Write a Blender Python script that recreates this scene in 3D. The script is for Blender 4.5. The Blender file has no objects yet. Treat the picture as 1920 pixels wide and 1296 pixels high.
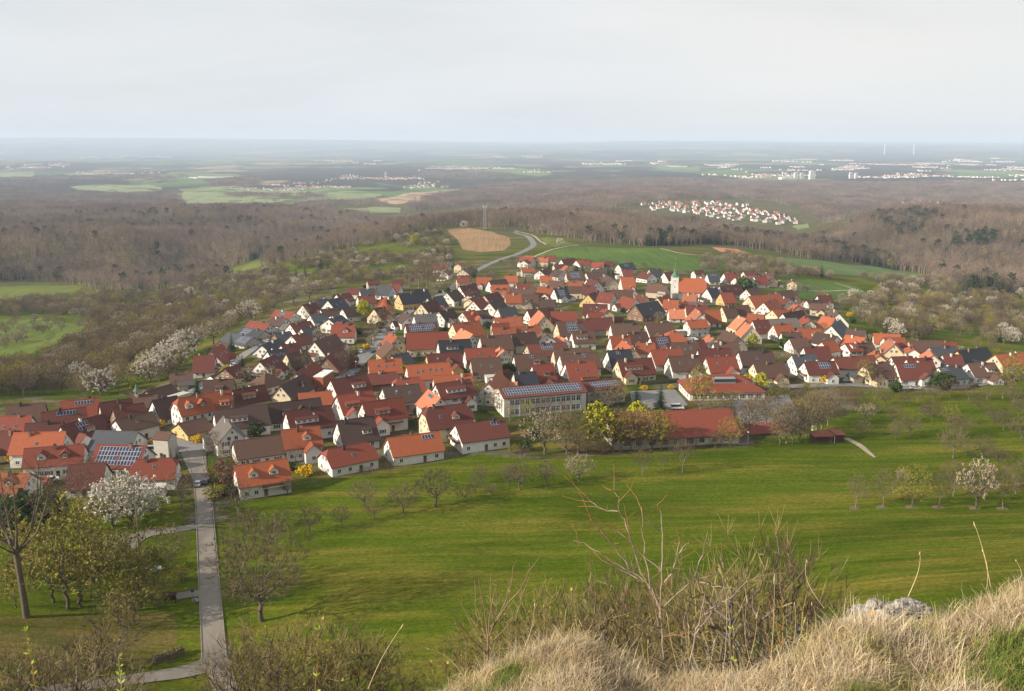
import bpy, math, random
import numpy as np
from mathutils import Vector, Matrix
R = math.radians
SC = bpy.context.scene
COL = SC.collection

# ------------------------------------------------------------------ camera
GS = 1.35                                 # metres per survey unit of the ground heights below
CAM_H = 75.0 * GS
F_PX, CX, CY, Y_HOR = 1750.0, 960.0, 648.0, 266.0
PITCH = math.atan((CY - Y_HOR) / F_PX)
cam_data = bpy.data.cameras.new('camera')
cam = bpy.data.objects.new('camera', cam_data)
COL.objects.link(cam)
cam.location = (0, 0, CAM_H)
cam.rotation_euler = (math.pi / 2 - PITCH, 0, 0)
cam_data.sensor_width = 36.0
cam_data.lens = 36.0 * F_PX / 1920.0
cam_data.clip_start = 0.2
cam_data.clip_end = 150000
SC.camera = cam

# ------------------------------------------------------------------ sky + sun
SUN_EL, SUN_AZ = R(25.0), R(-110.0)      # azimuth from the view axis (+Y), negative = left
world = bpy.data.worlds.new('World')
SC.world = world
world.use_nodes = True
wn, wl = world.node_tree.nodes, world.node_tree.links
wn.clear()
w_out = wn.new('ShaderNodeOutputWorld')
w_bg = wn.new('ShaderNodeBackground')
w_sky = wn.new('ShaderNodeTexSky')
w_sky.sky_type = 'NISHITA'
w_sky.sun_disc = False
w_sky.sun_elevation = SUN_EL
w_sky.sun_rotation = SUN_AZ
w_sky.altitude = 600
w_sky.air_density = 1.0
w_sky.dust_density = 1.3
w_sky.ozone_density = 1.0
# thin high veil cloud over the whole dome
w_tc = wn.new('ShaderNodeTexCoord')
w_map = wn.new('ShaderNodeMapping')
w_map.inputs['Scale'].default_value = (1.1, 1.1, 7.0)
w_map.inputs['Rotation'].default_value = (R(4), R(5), R(20))
w_noise = wn.new('ShaderNodeTexNoise')
w_noise.inputs['Scale'].default_value = 1.5
w_noise.inputs['Detail'].default_value = 7
w_noise.inputs['Roughness'].default_value = 0.55
w_noise.inputs['Distortion'].default_value = 0.4
w_ramp = wn.new('ShaderNodeMapRange')
w_ramp.interpolation_type = 'SMOOTHSTEP'
w_ramp.inputs['From Min'].default_value = 0.30
w_ramp.inputs['From Max'].default_value = 0.72
w_ramp.inputs['To Min'].default_value = 0.74
w_ramp.inputs['To Max'].default_value = 0.97
w_mix = wn.new('ShaderNodeMixRGB')
w_map2 = wn.new('ShaderNodeMapping')
w_map2.inputs['Scale'].default_value = (0.55, 0.55, 1.6)
w_map2.inputs['Location'].default_value = (0.35, 0.1, 0.4)
w_noise2 = wn.new('ShaderNodeTexNoise')
w_noise2.inputs['Scale'].default_value = 1.4
w_noise2.inputs['Detail'].default_value = 4
w_tint = wn.new('ShaderNodeMixRGB')                # warm and cool parts of the veil
w_tint.inputs['Color1'].default_value = (10.3, 10.0, 9.5, 1)
w_tint.inputs['Color2'].default_value = (9.0, 9.45, 10.0, 1)
w_r2 = wn.new('ShaderNodeMapRange')
w_r2.inputs['From Min'].default_value = 0.38
w_r2.inputs['From Max'].default_value = 0.62
wl.new(w_tc.outputs['Generated'], w_map2.inputs['Vector'])
wl.new(w_map2.outputs['Vector'], w_noise2.inputs['Vector'])
wl.new(w_noise2.outputs['Fac'], w_r2.inputs['Value'])
wl.new(w_r2.outputs['Result'], w_tint.inputs['Fac'])
wl.new(w_tint.outputs['Color'], w_mix.inputs['Color2'])
wl.new(w_tc.outputs['Generated'], w_map.inputs['Vector'])
wl.new(w_map.outputs['Vector'], w_noise.inputs['Vector'])
wl.new(w_noise.outputs['Fac'], w_ramp.inputs['Value'])
wl.new(w_ramp.outputs['Result'], w_mix.inputs['Fac'])
wl.new(w_sky.outputs['Color'], w_mix.inputs['Color1'])
wl.new(w_mix.outputs['Color'], w_bg.inputs['Color'])
w_bg.inputs['Strength'].default_value = 0.0545
wl.new(w_bg.outputs['Background'], w_out.inputs['Surface'])

sun_data = bpy.data.lights.new('sun', 'SUN')
sun_data.energy = 5.0
sun_data.angle = R(0.8)
sun_data.color = (1.0, 0.87, 0.70)
sun = bpy.data.objects.new('sun', sun_data)
COL.objects.link(sun)
_sd = Vector((math.sin(SUN_AZ) * math.cos(SUN_EL), math.cos(SUN_AZ) * math.cos(SUN_EL), math.sin(SUN_EL)))
sun.rotation_euler = _sd.to_track_quat('Z', 'Y').to_euler()
sun.location = _sd * 500

SC.view_settings.view_transform = 'Standard'
SC.view_settings.look = 'None'
SC.view_settings.exposure = 0.72
SC.view_settings.gamma = 1.0
SC.view_settings.use_curve_mapping = False
SC.render.engine = 'CYCLES'
SC.cycles.use_denoising = True
SC.cycles.max_bounces = 6
SC.cycles.diffuse_bounces = 2
SC.cycles.glossy_bounces = 2
SC.cycles.transparent_max_bounces = 12
SC.cycles.volume_bounces = 1
# ------------------------------------------------------------------ ground shape
# photograph pixel -> direction; every depth comes from the ground the thing stands on
cp_, sp_ = math.cos(PITCH), math.sin(PITCH)

def ray(px, py):
    a, b = (px - CX) / F_PX, (CY - py) / F_PX
    return np.array((a, cp_ + sp_ * b, -sp_ + cp_ * b))

def to_px(p):
    x, y, z = p[0], p[1], p[2] - CAM_H
    d = y * cp_ - z * sp_
    return CX + F_PX * x / d, CY - F_PX * (y * sp_ + z * cp_) / d

# (photo x, photo y, ground height): heights of the land at places one can see
CTRL = [
 # meadow and near village plateau
 (150,1290,5),(400,1240,2),(650,1270,6),(900,1290,8),(1300,1290,10),(1700,1200,11),(2050,1150,12),(-100,1200,4),
 (390,1000,0),(700,1050,1),(1100,1050,2),(1500,1000,2.5),(1900,950,3),(60,1000,0),(-120,980,-1),
 (500,920,0),(900,860,0),(1300,850,0),(1650,830,0),(1900,800,0),(2050,800,0),
 (150,860,0),(-80,860,-1),(350,780,0),(0,770,-3),(-100,740,-8),(200,745,-5),
 (700,760,0),(1000,760,0),(1400,740,0),(1800,710,-2),(1990,700,-4),
 (400,690,-3),(600,660,-2),(850,640,-2),(1150,640,-2),(1450,640,-3),(1650,640,-6),
 (500,600,-8),(700,580,-6),(950,570,-8),(1250,575,-8),(1500,580,-10),
 (640,545,-13),(820,520,-15),(1000,500,-17),(1200,505,-17),(1430,520,-17),
 # slopes falling left of the village
 (250,690,-15),(350,640,-16),(440,590,-20),(560,540,-24),(700,500,-26),(820,470,-26),(100,700,-24),(0,690,-30),(-120,690,-36),
 (200,620,-36),(60,640,-38),(-100,640,-42),(330,570,-40),(450,530,-42),(560,490,-36),(640,470,-33),
 (60,590,-52),(-100,585,-55),(200,570,-52),(300,535,-58),(60,540,-64),(-120,535,-66),(180,530,-66),(480,495,-62),(470,480,-66),
 # ridge with the brown field, road and mast
 (860,440,-28),(950,440,-27),(900,428,-26),(1000,450,-25),(1040,450,-25),(760,436,-31),(640,457,-36),(700,445,-33),(560,488,-40),(560,476,-86),(640,445,-84),(700,433,-80),(760,423,-66),(600,462,-86),
 # fields right behind the village
 (1150,475,-24),(1300,475,-26),(1300,505,-20),(1450,480,-34),(1600,500,-42),(1720,520,-50),(1550,540,-22),(1250,455,-30),(1420,455,-40),
 # slopes falling right of the village
 (1620,580,-18),(1700,610,-14),(1800,640,-12),(1950,660,-14),(1750,570,-26),(1880,600,-26),(2050,620,-30),(1850,550,-40),(2000,540,-50),
 # left wooded hillside across the valley
 (0,510,-72),(150,515,-72),(300,505,-72),(400,490,-72),(100,480,-58),(300,478,-58),(440,460,-58),(-120,500,-74),
 (50,450,-41),(250,447,-40),(450,440,-43),(600,428,-82),(-120,455,-41),
 (50,437,-60),(300,435,-60),(500,422,-68),(60,412,-58),(300,407,-57),(550,402,-68),(-120,412,-58),
 (100,398,-68),(400,392,-76),(-100,398,-68),(650,400,-84),(700,412,-90),
 # wooded ridge in the middle
 (900,418,-30),(1000,420,-28),(1100,425,-30),(1200,425,-36),(1300,440,-44),(1400,438,-52),(1050,410,-30),(1150,406,-36),
 (1000,404,-42),(1250,412,-50),(1350,424,-60),
 # wooded hill on the right
 (1550,455,-66),(1650,480,-58),(1800,500,-56),(1950,500,-58),(1600,440,-52),(1700,430,-42),(1850,440,-42),(2050,450,-45),
 (1650,412,-40),(1750,402,-38),(1900,405,-38),(2050,405,-40),(1560,432,-62),(1500,446,-70),
 (1700,394,-58),(1900,396,-58),
 # beyond: villages, fields, woods
 (1200,392,-84),(1350,398,-86),(1480,410,-88),(1420,385,-84),(1250,375,-80),(1530,420,-90),(1150,378,-74),(1100,384,-72),
 (1600,385,-100),(1750,381,-104),(1900,384,-106),(1050,395,-80),(900,385,-95),(800,390,-100),
 (780,370,-104),(600,378,-104),(400,380,-104),(200,380,-100),(0,385,-98),(250,352,-112),(0,355,-110),(550,355,-114),(700,345,-116),
 (880,350,-112),(1000,360,-104),(1200,352,-100),(1400,350,-100),(1600,355,-104),(1800,352,-104),(1950,352,-104),
 (100,330,-122),(400,330,-124),(700,325,-126),(1000,328,-122),(1300,330,-118),(1600,335,-118),(1900,335,-118),
 (100,305,-132),(500,305,-134),(900,305,-134),(1300,306,-130),(1700,312,-134),(2000,305,-134),(-150,305,-132),
 (100,285,-105),(500,285,-108),(900,287,-110),(1300,288,-108),(1700,290,-112),(2000,290,-112),(-150,285,-105),
]
# the steep hill the photograph is taken from, and the far uplands on the horizon: (x/y, y, height)
CTRL_UY = []
CTRL = [(a, b, c * GS) for a, b, c in CTRL]
for u in (-0.85, -0.6, -0.35, -0.1, 0.15, 0.4, 0.62, 0.85):
    CTRL_UY += [(u, y, CAM_H - y * math.tan(R(36.0))) for y in (12, 20, 32, 50, 75, 100, 122)]
    CTRL_UY += [(u, 80000, 20)]
for px, hz in ((-300, 262), (0, 259), (150, 258.5), (330, 260), (520, 262), (700, 264), (860, 268), (1000, 269.5), (1060, 271), (1130, 266),
               (1230, 264.5), (1330, 265.5), (1400, 264.5), (1480, 267), (1650, 268), (1800, 269), (1960, 269.5), (2200, 270)):
    d = ray(px, hz)
    yy = 38000.0
    CTRL_UY.append((d[0] / d[1], yy, CAM_H + d[2] / d[1] * yy))

def _build_rbf():
    P, Z = [], []
    for px, py, z in CTRL:
        d = ray(px, py)
        t = (z - CAM_H) / d[2]
        P.append((d[0] / d[1], math.log(t * d[1])))
        Z.append(z)
    for u, y, z in CTRL_UY:
        P.append((u, math.log(y)))
        Z.append(z)
    P = np.array(P); Z = np.array(Z)
    Q = P * np.array((3.0, 1.6))
    D = np.linalg.norm(Q[:, None] - Q[None], axis=2)
    K = np.where(D > 0, D * D * np.log(D + 1e-12), 0) + np.eye(len(Q)) * 0.004
    n = len(Q)
    A = np.zeros((n + 3, n + 3))
    A[:n, :n] = K
    A[:n, n:] = np.c_[np.ones(n), Q]
    A[n:, :n] = A[:n, n:].T
    w = np.linalg.solve(A, np.r_[Z, np.zeros(3)])
    return Q, w

_Q, _W = _build_rbf()
NU = 520
U0, U1 = -0.86, 0.86
GU = np.linspace(U0, U1, NU)
LY = np.log(np.concatenate([np.geomspace(12, 120, 50, endpoint=False), np.geomspace(120, 2300, 400, endpoint=False), np.geomspace(2300, 62000, 230)]))
NY = len(LY)

def _vnoise(x, y, seed):
    r = np.random.RandomState(seed)
    T = r.rand(256, 256)
    xi, yi = np.floor(x).astype(int), np.floor(y).astype(int)
    fx, fy = x - xi, y - yi
    fx, fy = fx * fx * (3 - 2 * fx), fy * fy * (3 - 2 * fy)
    g = lambda i, j: T[i % 256, j % 256]
    return (g(xi, yi) * (1 - fx) + g(xi + 1, yi) * fx) * (1 - fy) + (g(xi, yi + 1) * (1 - fx) + g(xi + 1, yi + 1) * fx) * fy - 0.5

def _build_z():
    Z = np.zeros((NY, NU))
    w, c = _W[:-3], _W[-3:]
    for i in range(NY):
        q = np.c_[GU * 3.0, np.full(NU, LY[i] * 1.6)]
        D2 = ((q[:, None] - _Q[None]) ** 2).sum(2)
        K = 0.5 * D2 * np.log(D2 + 1e-20)
        Z[i] = K @ w + c[0] + q @ c[1:]
    Y = np.exp(LY)[:, None] * np.ones(NU)[None]
    X = Y * GU[None]
    # small natural unevenness: metres near, more in the far country
    Z += _vnoise(X / 37, Y / 29, 1) * 0.9 + _vnoise(X / 13, Y / 11, 2) * 0.35
    amp = np.clip((Y - 500) / 1500, 0, 1)
    Z += amp * (_vnoise(X / 260, Y / 310, 3) * 16 + _vnoise(X / 115, Y / 130, 4) * 10)
    amp2 = np.clip((Y - 2500) / 6000, 0, 1) * np.clip((36000 - Y) / 8000, 0.5, 1)
    Z += amp2 * (_vnoise(X / 2100, Y / 2600, 5) * 38 + _vnoise(X / 900, Y / 1100, 6) * 16)
    amp3 = np.clip((Y - 12000) / 8000, 0, 1) * np.clip((33000 - Y) / 6000, 0.0, 1)
    Z += amp3 * (_vnoise(X / 4800, Y / 5200, 7) * 50)
    return Z

GZ = _build_z()

def zgrid(u, ly):
    fu = np.clip((np.asarray(u) - U0) / (U1 - U0) * (NU - 1), 0, NU - 1.001)
    fi = np.clip(np.interp(ly, LY, np.arange(NY)), 0, NY - 1.001)
    a, b = fi.astype(int), fu.astype(int)
    s, t = fi - a, fu - b
    return (GZ[a, b] * (1 - t) + GZ[a, b + 1] * t) * (1 - s) + (GZ[a + 1, b] * (1 - t) + GZ[a + 1, b + 1] * t) * s

def zat(x, y):
    y = np.maximum(np.asarray(y, float), 12.0)
    return zgrid(np.asarray(x, float) / y, np.log(y))

_MY = np.exp(np.linspace(math.log(100), math.log(60000), 4000))

def hit(px, py, lift=0.0, ymin=100.0):
    """Where the sight line through a photo pixel meets the ground raised by lift."""
    d = ray(px, py)
    u, s = d[0] / d[1], d[2] / d[1]
    g = zgrid(np.full(_MY.shape, u), np.log(_MY)) + lift - (CAM_H + s * _MY)
    k = np.where((g >= 0) & (_MY >= ymin))[0]
    if len(k) == 0:
        return None
    k = k[0]
    if k == 0:
        y = _MY[0]
    else:
        g0, g1 = g[k - 1], g[k]
        y = _MY[k - 1] + (_MY[k] - _MY[k - 1]) * (-g0) / (g1 - g0 + 1e-9)
    return np.array((u * y, y, CAM_H + s * y - lift))

def inside(poly, x, y):
    """Points (arrays) inside a polygon."""
    poly = np.asarray(poly, float)
    r = np.zeros(np.shape(x), bool)
    j = len(poly) - 1
    for i in range(len(poly)):
        (xi, yi), (xj, yj) = poly[i], poly[j]
        c = ((yi > y) != (yj > y)) & (x < (xj - xi) * (y - yi) / (yj - yi + 1e-12) + xi)
        r ^= c
        j = i
    return r

def ground_poly(pix):
    """Photo outline -> outline in (x/y, ln y) of the ground."""
    out = []
    for px, py in pix:
        h = hit(px, py)
        out.append((h[0] / h[1], math.log(h[1])))
    return out
# ------------------------------------------------------------------ helpers: meshes, things, materials
RND = random.Random(7)

class MB:
    """Collects faces, then becomes one mesh object."""
    def __init__(self):
        self.v, self.f, self.m = [], [], []
    def poly(self, pts, mi=0):
        n = len(self.v)
        self.v.extend([tuple(p) for p in pts])
        self.f.append(tuple(range(n, n + len(pts))))
        self.m.append(mi)
    def box(self, x0, x1, y0, y1, z0, z1, mi=0):
        n = len(self.v)
        self.v += [(x0, y0, z0), (x1, y0, z0), (x1, y1, z0), (x0, y1, z0), (x0, y0, z1), (x1, y0, z1), (x1, y1, z1), (x0, y1, z1)]
        for q in ((0, 3, 2, 1), (4, 5, 6, 7), (0, 1, 5, 4), (1, 2, 6, 5), (2, 3, 7, 6), (3, 0, 4, 7)):
            self.f.append(tuple(n + k for k in q)); self.m.append(mi)
    def hexa(self, p, mi=0):
        """Eight corners: bottom four then top four."""
        n = len(self.v)
        self.v += [tuple(q) for q in p]
        for q in ((0, 3, 2, 1), (4, 5, 6, 7), (0, 1, 5, 4), (1, 2, 6, 5), (2, 3, 7, 6), (3, 0, 4, 7)):
            self.f.append(tuple(n + k for k in q)); self.m.append(mi)
    def tube(self, pts, rad, k=5, mi=0, cap=False):
        n0 = len(self.v)
        pts = [Vector(p) for p in pts]
        for i, p in enumerate(pts):
            d = (pts[min(i + 1, len(pts) - 1)] - pts[max(i - 1, 0)])
            if d.length < 1e-9:
                d = Vector((0, 0, 1))
            d.normalize()
            a = d.cross(Vector((0.31, 0.95, 0.05)) if abs(d.z) > 0.8 else Vector((0, 0, 1))).normalized()
            b = d.cross(a)
            for j in range(k):
                t = 2 * math.pi * j / k
                self.v.append(tuple(p + (a * math.cos(t) + b * math.sin(t)) * rad[i]))
        for i in range(len(pts) - 1):
            for j in range(k):
                self.f.append((n0 + i * k + j, n0 + i * k + (j + 1) % k, n0 + (i + 1) * k + (j + 1) % k, n0 + (i + 1) * k + j))
                self.m.append(mi)
        if cap:
            self.f.append(tuple(n0 + (len(pts) - 1) * k + j for j in range(k))); self.m.append(mi)
            self.f.append(tuple(n0 + k - 1 - j for j in range(k))); self.m.append(mi)
    def lathe(self, prof, k=12, mi=0, cx=0, cy=0):
        n0 = len(self.v)
        for r, z in prof:
            for j in range(k):
                t = 2 * math.pi * j / k
                self.v.append((cx + r * math.cos(t), cy + r * math.sin(t), z))
        for i in range(len(prof) - 1):
            for j in range(k):
                self.f.append((n0 + i * k + j, n0 + i * k + (j + 1) % k, n0 + (i + 1) * k + (j + 1) % k, n0 + (i + 1) * k + j))
                self.m.append(mi)
    def mesh(self, name, mats):
        me = bpy.data.meshes.new(name)
        me.from_pydata(self.v, [], self.f)
        for m in mats:
            me.materials.append(m)
        if len(mats) > 1:
            me.polygons.foreach_set('material_index', self.m)
        me.update()
        return me
    def build(self, name, mats, parent=None):
        return link(name, self.mesh(name, mats if isinstance(mats, (list, tuple)) else [mats]), parent)

def link(name, data, parent=None, loc=None, rz=None):
    o = bpy.data.objects.new(name, data)
    COL.objects.link(o)
    if parent is not None:
        o.parent = parent
    if loc is not None:
        o.location = loc
    if rz is not None:
        o.rotation_euler = (0, 0, rz)
    return o

def tag(o, label=None, cat=None, group=None, kind=None):
    if label: o['label'] = label
    if cat: o['category'] = cat
    if group: o['group'] = group
    if kind: o['kind'] = kind
    return o

def thing(name, loc, label, cat, rz=0.0, group=None):
    return tag(link(name, None, None, loc, rz), label, cat, group)

def copy_tree(o, parent=None):
    c = o.copy()
    COL.objects.link(c)
    c.parent = parent
    for ch in o.children:
        copy_tree(ch, c)
    return c

def smooth(me):
    me.polygons.foreach_set('use_smooth', [True] * len(me.polygons))
    return me

ONES = 'zero first second third fourth fifth sixth seventh eighth ninth tenth eleventh twelfth thirteenth fourteenth fifteenth sixteenth seventeenth eighteenth nineteenth'.split()
TENS = {2: 'twent', 3: 'thirt', 4: 'fort', 5: 'fift', 6: 'sixt', 7: 'sevent', 8: 'eight', 9: 'ninet'}
def ordinal(n):
    if n >= 100:
        return 'hundredth' if n == 100 else 'hundred-and-' + ordinal(n - 100)
    if n < 20:
        return ONES[n]
    if n % 10 == 0:
        return TENS[n // 10] + 'ieth'
    return TENS[n // 10] + 'y-' + ONES[n % 10]

def nodes_of(name):
    m = bpy.data.materials.new(name)
    m.use_nodes = True
    nt = m.node_tree
    b = nt.nodes['Principled BSDF']
    b.inputs['Specular IOR Level'].default_value = 0.25
    return m, nt.nodes, nt.links, b

def mat(name, col, rough=0.85, var=0.18, scale=0.6, rnd=0.15, col2=None, bump=0.0, bscale=None, spec=None, metal=0.0, stretch=(1, 1, 1)):
    """Base colour broken up by noise (var), a per-object shift (rnd) and optional second colour in patches."""
    m, N, L, b = nodes_of(name)
    b.inputs['Roughness'].default_value = rough
    b.inputs['Metallic'].default_value = metal
    if spec is not None:
        b.inputs['Specular IOR Level'].default_value = spec
    tc = N.new('ShaderNodeTexCoord')
    mp = N.new('ShaderNodeMapping'); mp.inputs['Scale'].default_value = stretch
    no = N.new('ShaderNodeTexNoise'); no.inputs['Scale'].default_value = scale; no.inputs['Detail'].default_value = 6; no.inputs['Roughness'].default_value = 0.65
    L.new(tc.outputs['Object'], mp.inputs['Vector']); L.new(mp.outputs['Vector'], no.inputs['Vector'])
    oi = N.new('ShaderNodeObjectInfo')
    mr = N.new('ShaderNodeMapRange'); mr.inputs['From Min'].default_value = 0.25; mr.inputs['From Max'].default_value = 0.75
    mr.inputs['To Min'].default_value = 1 - var; mr.inputs['To Max'].default_value = 1 + var
    L.new(no.outputs['Fac'], mr.inputs['Value'])
    ma = N.new('ShaderNodeMath'); ma.operation = 'MULTIPLY_ADD'; ma.inputs[1].default_value = 2 * rnd; ma.inputs[2].default_value = 1 - rnd
    L.new(oi.outputs['Random'], ma.inputs[0])
    mu = N.new('ShaderNodeMath'); mu.operation = 'MULTIPLY'
    L.new(mr.outputs['Result'], mu.inputs[0]); L.new(ma.outputs[0], mu.inputs[1])
    base = N.new('ShaderNodeMixRGB'); base.inputs['Color1'].default_value = (*col, 1); base.inputs['Color2'].default_value = (*(col2 or col), 1)
    n2 = N.new('ShaderNodeTexNoise'); n2.inputs['Scale'].default_value = scale * 0.37; n2.inputs['Detail'].default_value = 3
    L.new(mp.outputs['Vector'], n2.inputs['Vector'])
    r2 = N.new('ShaderNodeMapRange'); r2.inputs['From Min'].default_value = 0.38; r2.inputs['From Max'].default_value = 0.62
    L.new(n2.outputs['Fac'], r2.inputs['Value']); L.new(r2.outputs['Result'], base.inputs['Fac'])
    sc = N.new('ShaderNodeVectorMath'); sc.operation = 'SCALE'
    L.new(base.outputs['Color'], sc.inputs[0]); L.new(mu.outputs[0], sc.inputs['Scale'])
    L.new(sc.outputs['Vector'], b.inputs['Base Color'])
    if bump:
        bn = N.new('ShaderNodeBump'); bn.inputs['Strength'].default_value = bump; bn.inputs['Distance'].default_value = 0.05
        n3 = N.new('ShaderNodeTexNoise'); n3.inputs['Scale'].default_value = bscale or scale * 6; n3.inputs['Detail'].default_value = 4
        L.new(tc.outputs['Object'], n3.inputs['Vector']); L.new(n3.outputs['Fac'], bn.inputs['Height']); L.new(bn.outputs['Normal'], b.inputs['Normal'])
    return m

def roof_mat(name, col, col2, rough=0.8):
    """Clay or concrete tiles: courses along the ridge, columns across, weathered patches."""
    m, N, L, b = nodes_of(name)
    b.inputs['Roughness'].default_value = rough
    tc = N.new('ShaderNodeTexCoord')
    oi = N.new('ShaderNodeObjectInfo')
    no = N.new('ShaderNodeTexNoise'); no.inputs['Scale'].default_value = 0.7; no.inputs['Detail'].default_value = 8; no.inputs['Roughness'].default_value = 0.75
    ad = N.new('ShaderNodeVectorMath'); ad.operation = 'ADD'
    cb = N.new('ShaderNodeVectorMath'); cb.operation = 'SCALE'; cb.inputs[0].default_value = (37, 11, 5)
    L.new(oi.outputs['Random'], cb.inputs['Scale']); L.new(tc.outputs['Object'], ad.inputs[0]); L.new(cb.outputs['Vector'], ad.inputs[1])
    L.new(ad.outputs['Vector'], no.inputs['Vector'])
    r1 = N.new('ShaderNodeMapRange'); r1.inputs['From Min'].default_value = 0.35; r1.inputs['From Max'].default_value = 0.72
    L.new(no.outputs['Fac'], r1.inputs['Value'])
    mx = N.new('ShaderNodeMixRGB'); mx.inputs['Color1'].default_value = (*col, 1); mx.inputs['Color2'].default_value = (*col2, 1)
    L.new(r1.outputs['Result'], mx.inputs['Fac'])
    br = N.new('ShaderNodeTexBrick'); br.inputs['Scale'].default_value = 1.0; br.inputs['Brick Width'].default_value = 0.32; br.inputs['Row Height'].default_value = 0.3
    br.inputs['Mortar Size'].default_value = 0.035; br.inputs['Color1'].default_value = (1, 1, 1, 1); br.inputs['Color2'].default_value = (0.78, 0.78, 0.78, 1); br.inputs['Mortar'].default_value = (0.55, 0.55, 0.55, 1)
    br.inputs['Bias'].default_value = -0.2
    L.new(tc.outputs['Object'], br.inputs['Vector'])
    ml = N.new('ShaderNodeMixRGB'); ml.blend_type = 'MULTIPLY'; ml.inputs['Fac'].default_value = 0.8
    L.new(mx.outputs['Color'], ml.inputs['Color1']); L.new(br.outputs['Color'], ml.inputs['Color2'])
    ma = N.new('ShaderNodeMath'); ma.operation = 'MULTIPLY_ADD'; ma.inputs[1].default_value = 0.50; ma.inputs[2].default_value = 0.76
    L.new(oi.outputs['Random'], ma.inputs[0])
    sc = N.new('ShaderNodeVectorMath'); sc.operation = 'SCALE'
    L.new(ml.outputs['Color'], sc.inputs[0]); L.new(ma.outputs[0], sc.inputs['Scale'])
    L.new(sc.outputs['Vector'], b.inputs['Base Color'])
    bn = N.new('ShaderNodeBump'); bn.inputs['Strength'].default_value = 0.35; bn.inputs['Distance'].default_value = 0.04
    L.new(br.outputs['Fac'], bn.inputs['Height']); bn.invert = True
    L.new(bn.outputs['Normal'], b.inputs['Normal'])
    return m

ROOF = {
 'o': roof_mat('tiles_orange', (0.33, 0.088, 0.034), (0.25, 0.075, 0.036)),
 'r': roof_mat('tiles_red', (0.225, 0.052, 0.028), (0.174, 0.049, 0.032)),
 'd': roof_mat('tiles_dark_red', (0.13, 0.036, 0.025), (0.106, 0.038, 0.03)),
 'b': roof_mat('tiles_brown', (0.105, 0.055, 0.038), (0.088, 0.052, 0.039)),
 'k': roof_mat('tiles_dark_brown', (0.07, 0.04, 0.032), (0.062, 0.041, 0.035)),
 's': roof_mat('tiles_slate', (0.06, 0.066, 0.078), (0.055, 0.06, 0.068)),
 'n': roof_mat('tiles_black', (0.026, 0.029, 0.04), (0.031, 0.033, 0.041), 0.5),
 'p': roof_mat('tiles_salmon', (0.47, 0.165, 0.085), (0.35, 0.131, 0.073)),
 'g': roof_mat('tiles_grey', (0.13, 0.115, 0.105), (0.106, 0.095, 0.088)),
}
ROOF_WORD = {'o': 'orange', 'r': 'red', 'd': 'dark-red', 'b': 'brown', 'k': 'dark-brown', 's': 'slate', 'n': 'black', 'p': 'salmon', 'g': 'grey'}
WALL = {
 'w': mat('plaster_white', (0.63, 0.615, 0.58), 0.9, 0.09, 0.5, 0.12, (0.55, 0.53, 0.49)),
 'c': mat('plaster_cream', (0.55, 0.46, 0.31), 0.9, 0.08, 0.5, 0.10, (0.48, 0.40, 0.27)),
 'y': mat('plaster_yellow', (0.50, 0.34, 0.13), 0.9, 0.06, 0.5, 0.08),
 'e': mat('plaster_beige', (0.40, 0.34, 0.265), 0.9, 0.10, 0.5, 0.10),
 't': mat('boards_brown', (0.17, 0.10, 0.06), 0.8, 0.25, 1.5, 0.12, stretch=(6, 6, 0.5)),
 'q': mat('stone_grey', (0.30, 0.28, 0.26), 0.9, 0.2, 1.5, 0.10),
}
WALL_WORD = {'w': 'white', 'c': 'cream', 'y': 'yellow', 'e': 'beige', 't': 'timber', 'q': 'grey stone'}
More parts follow.
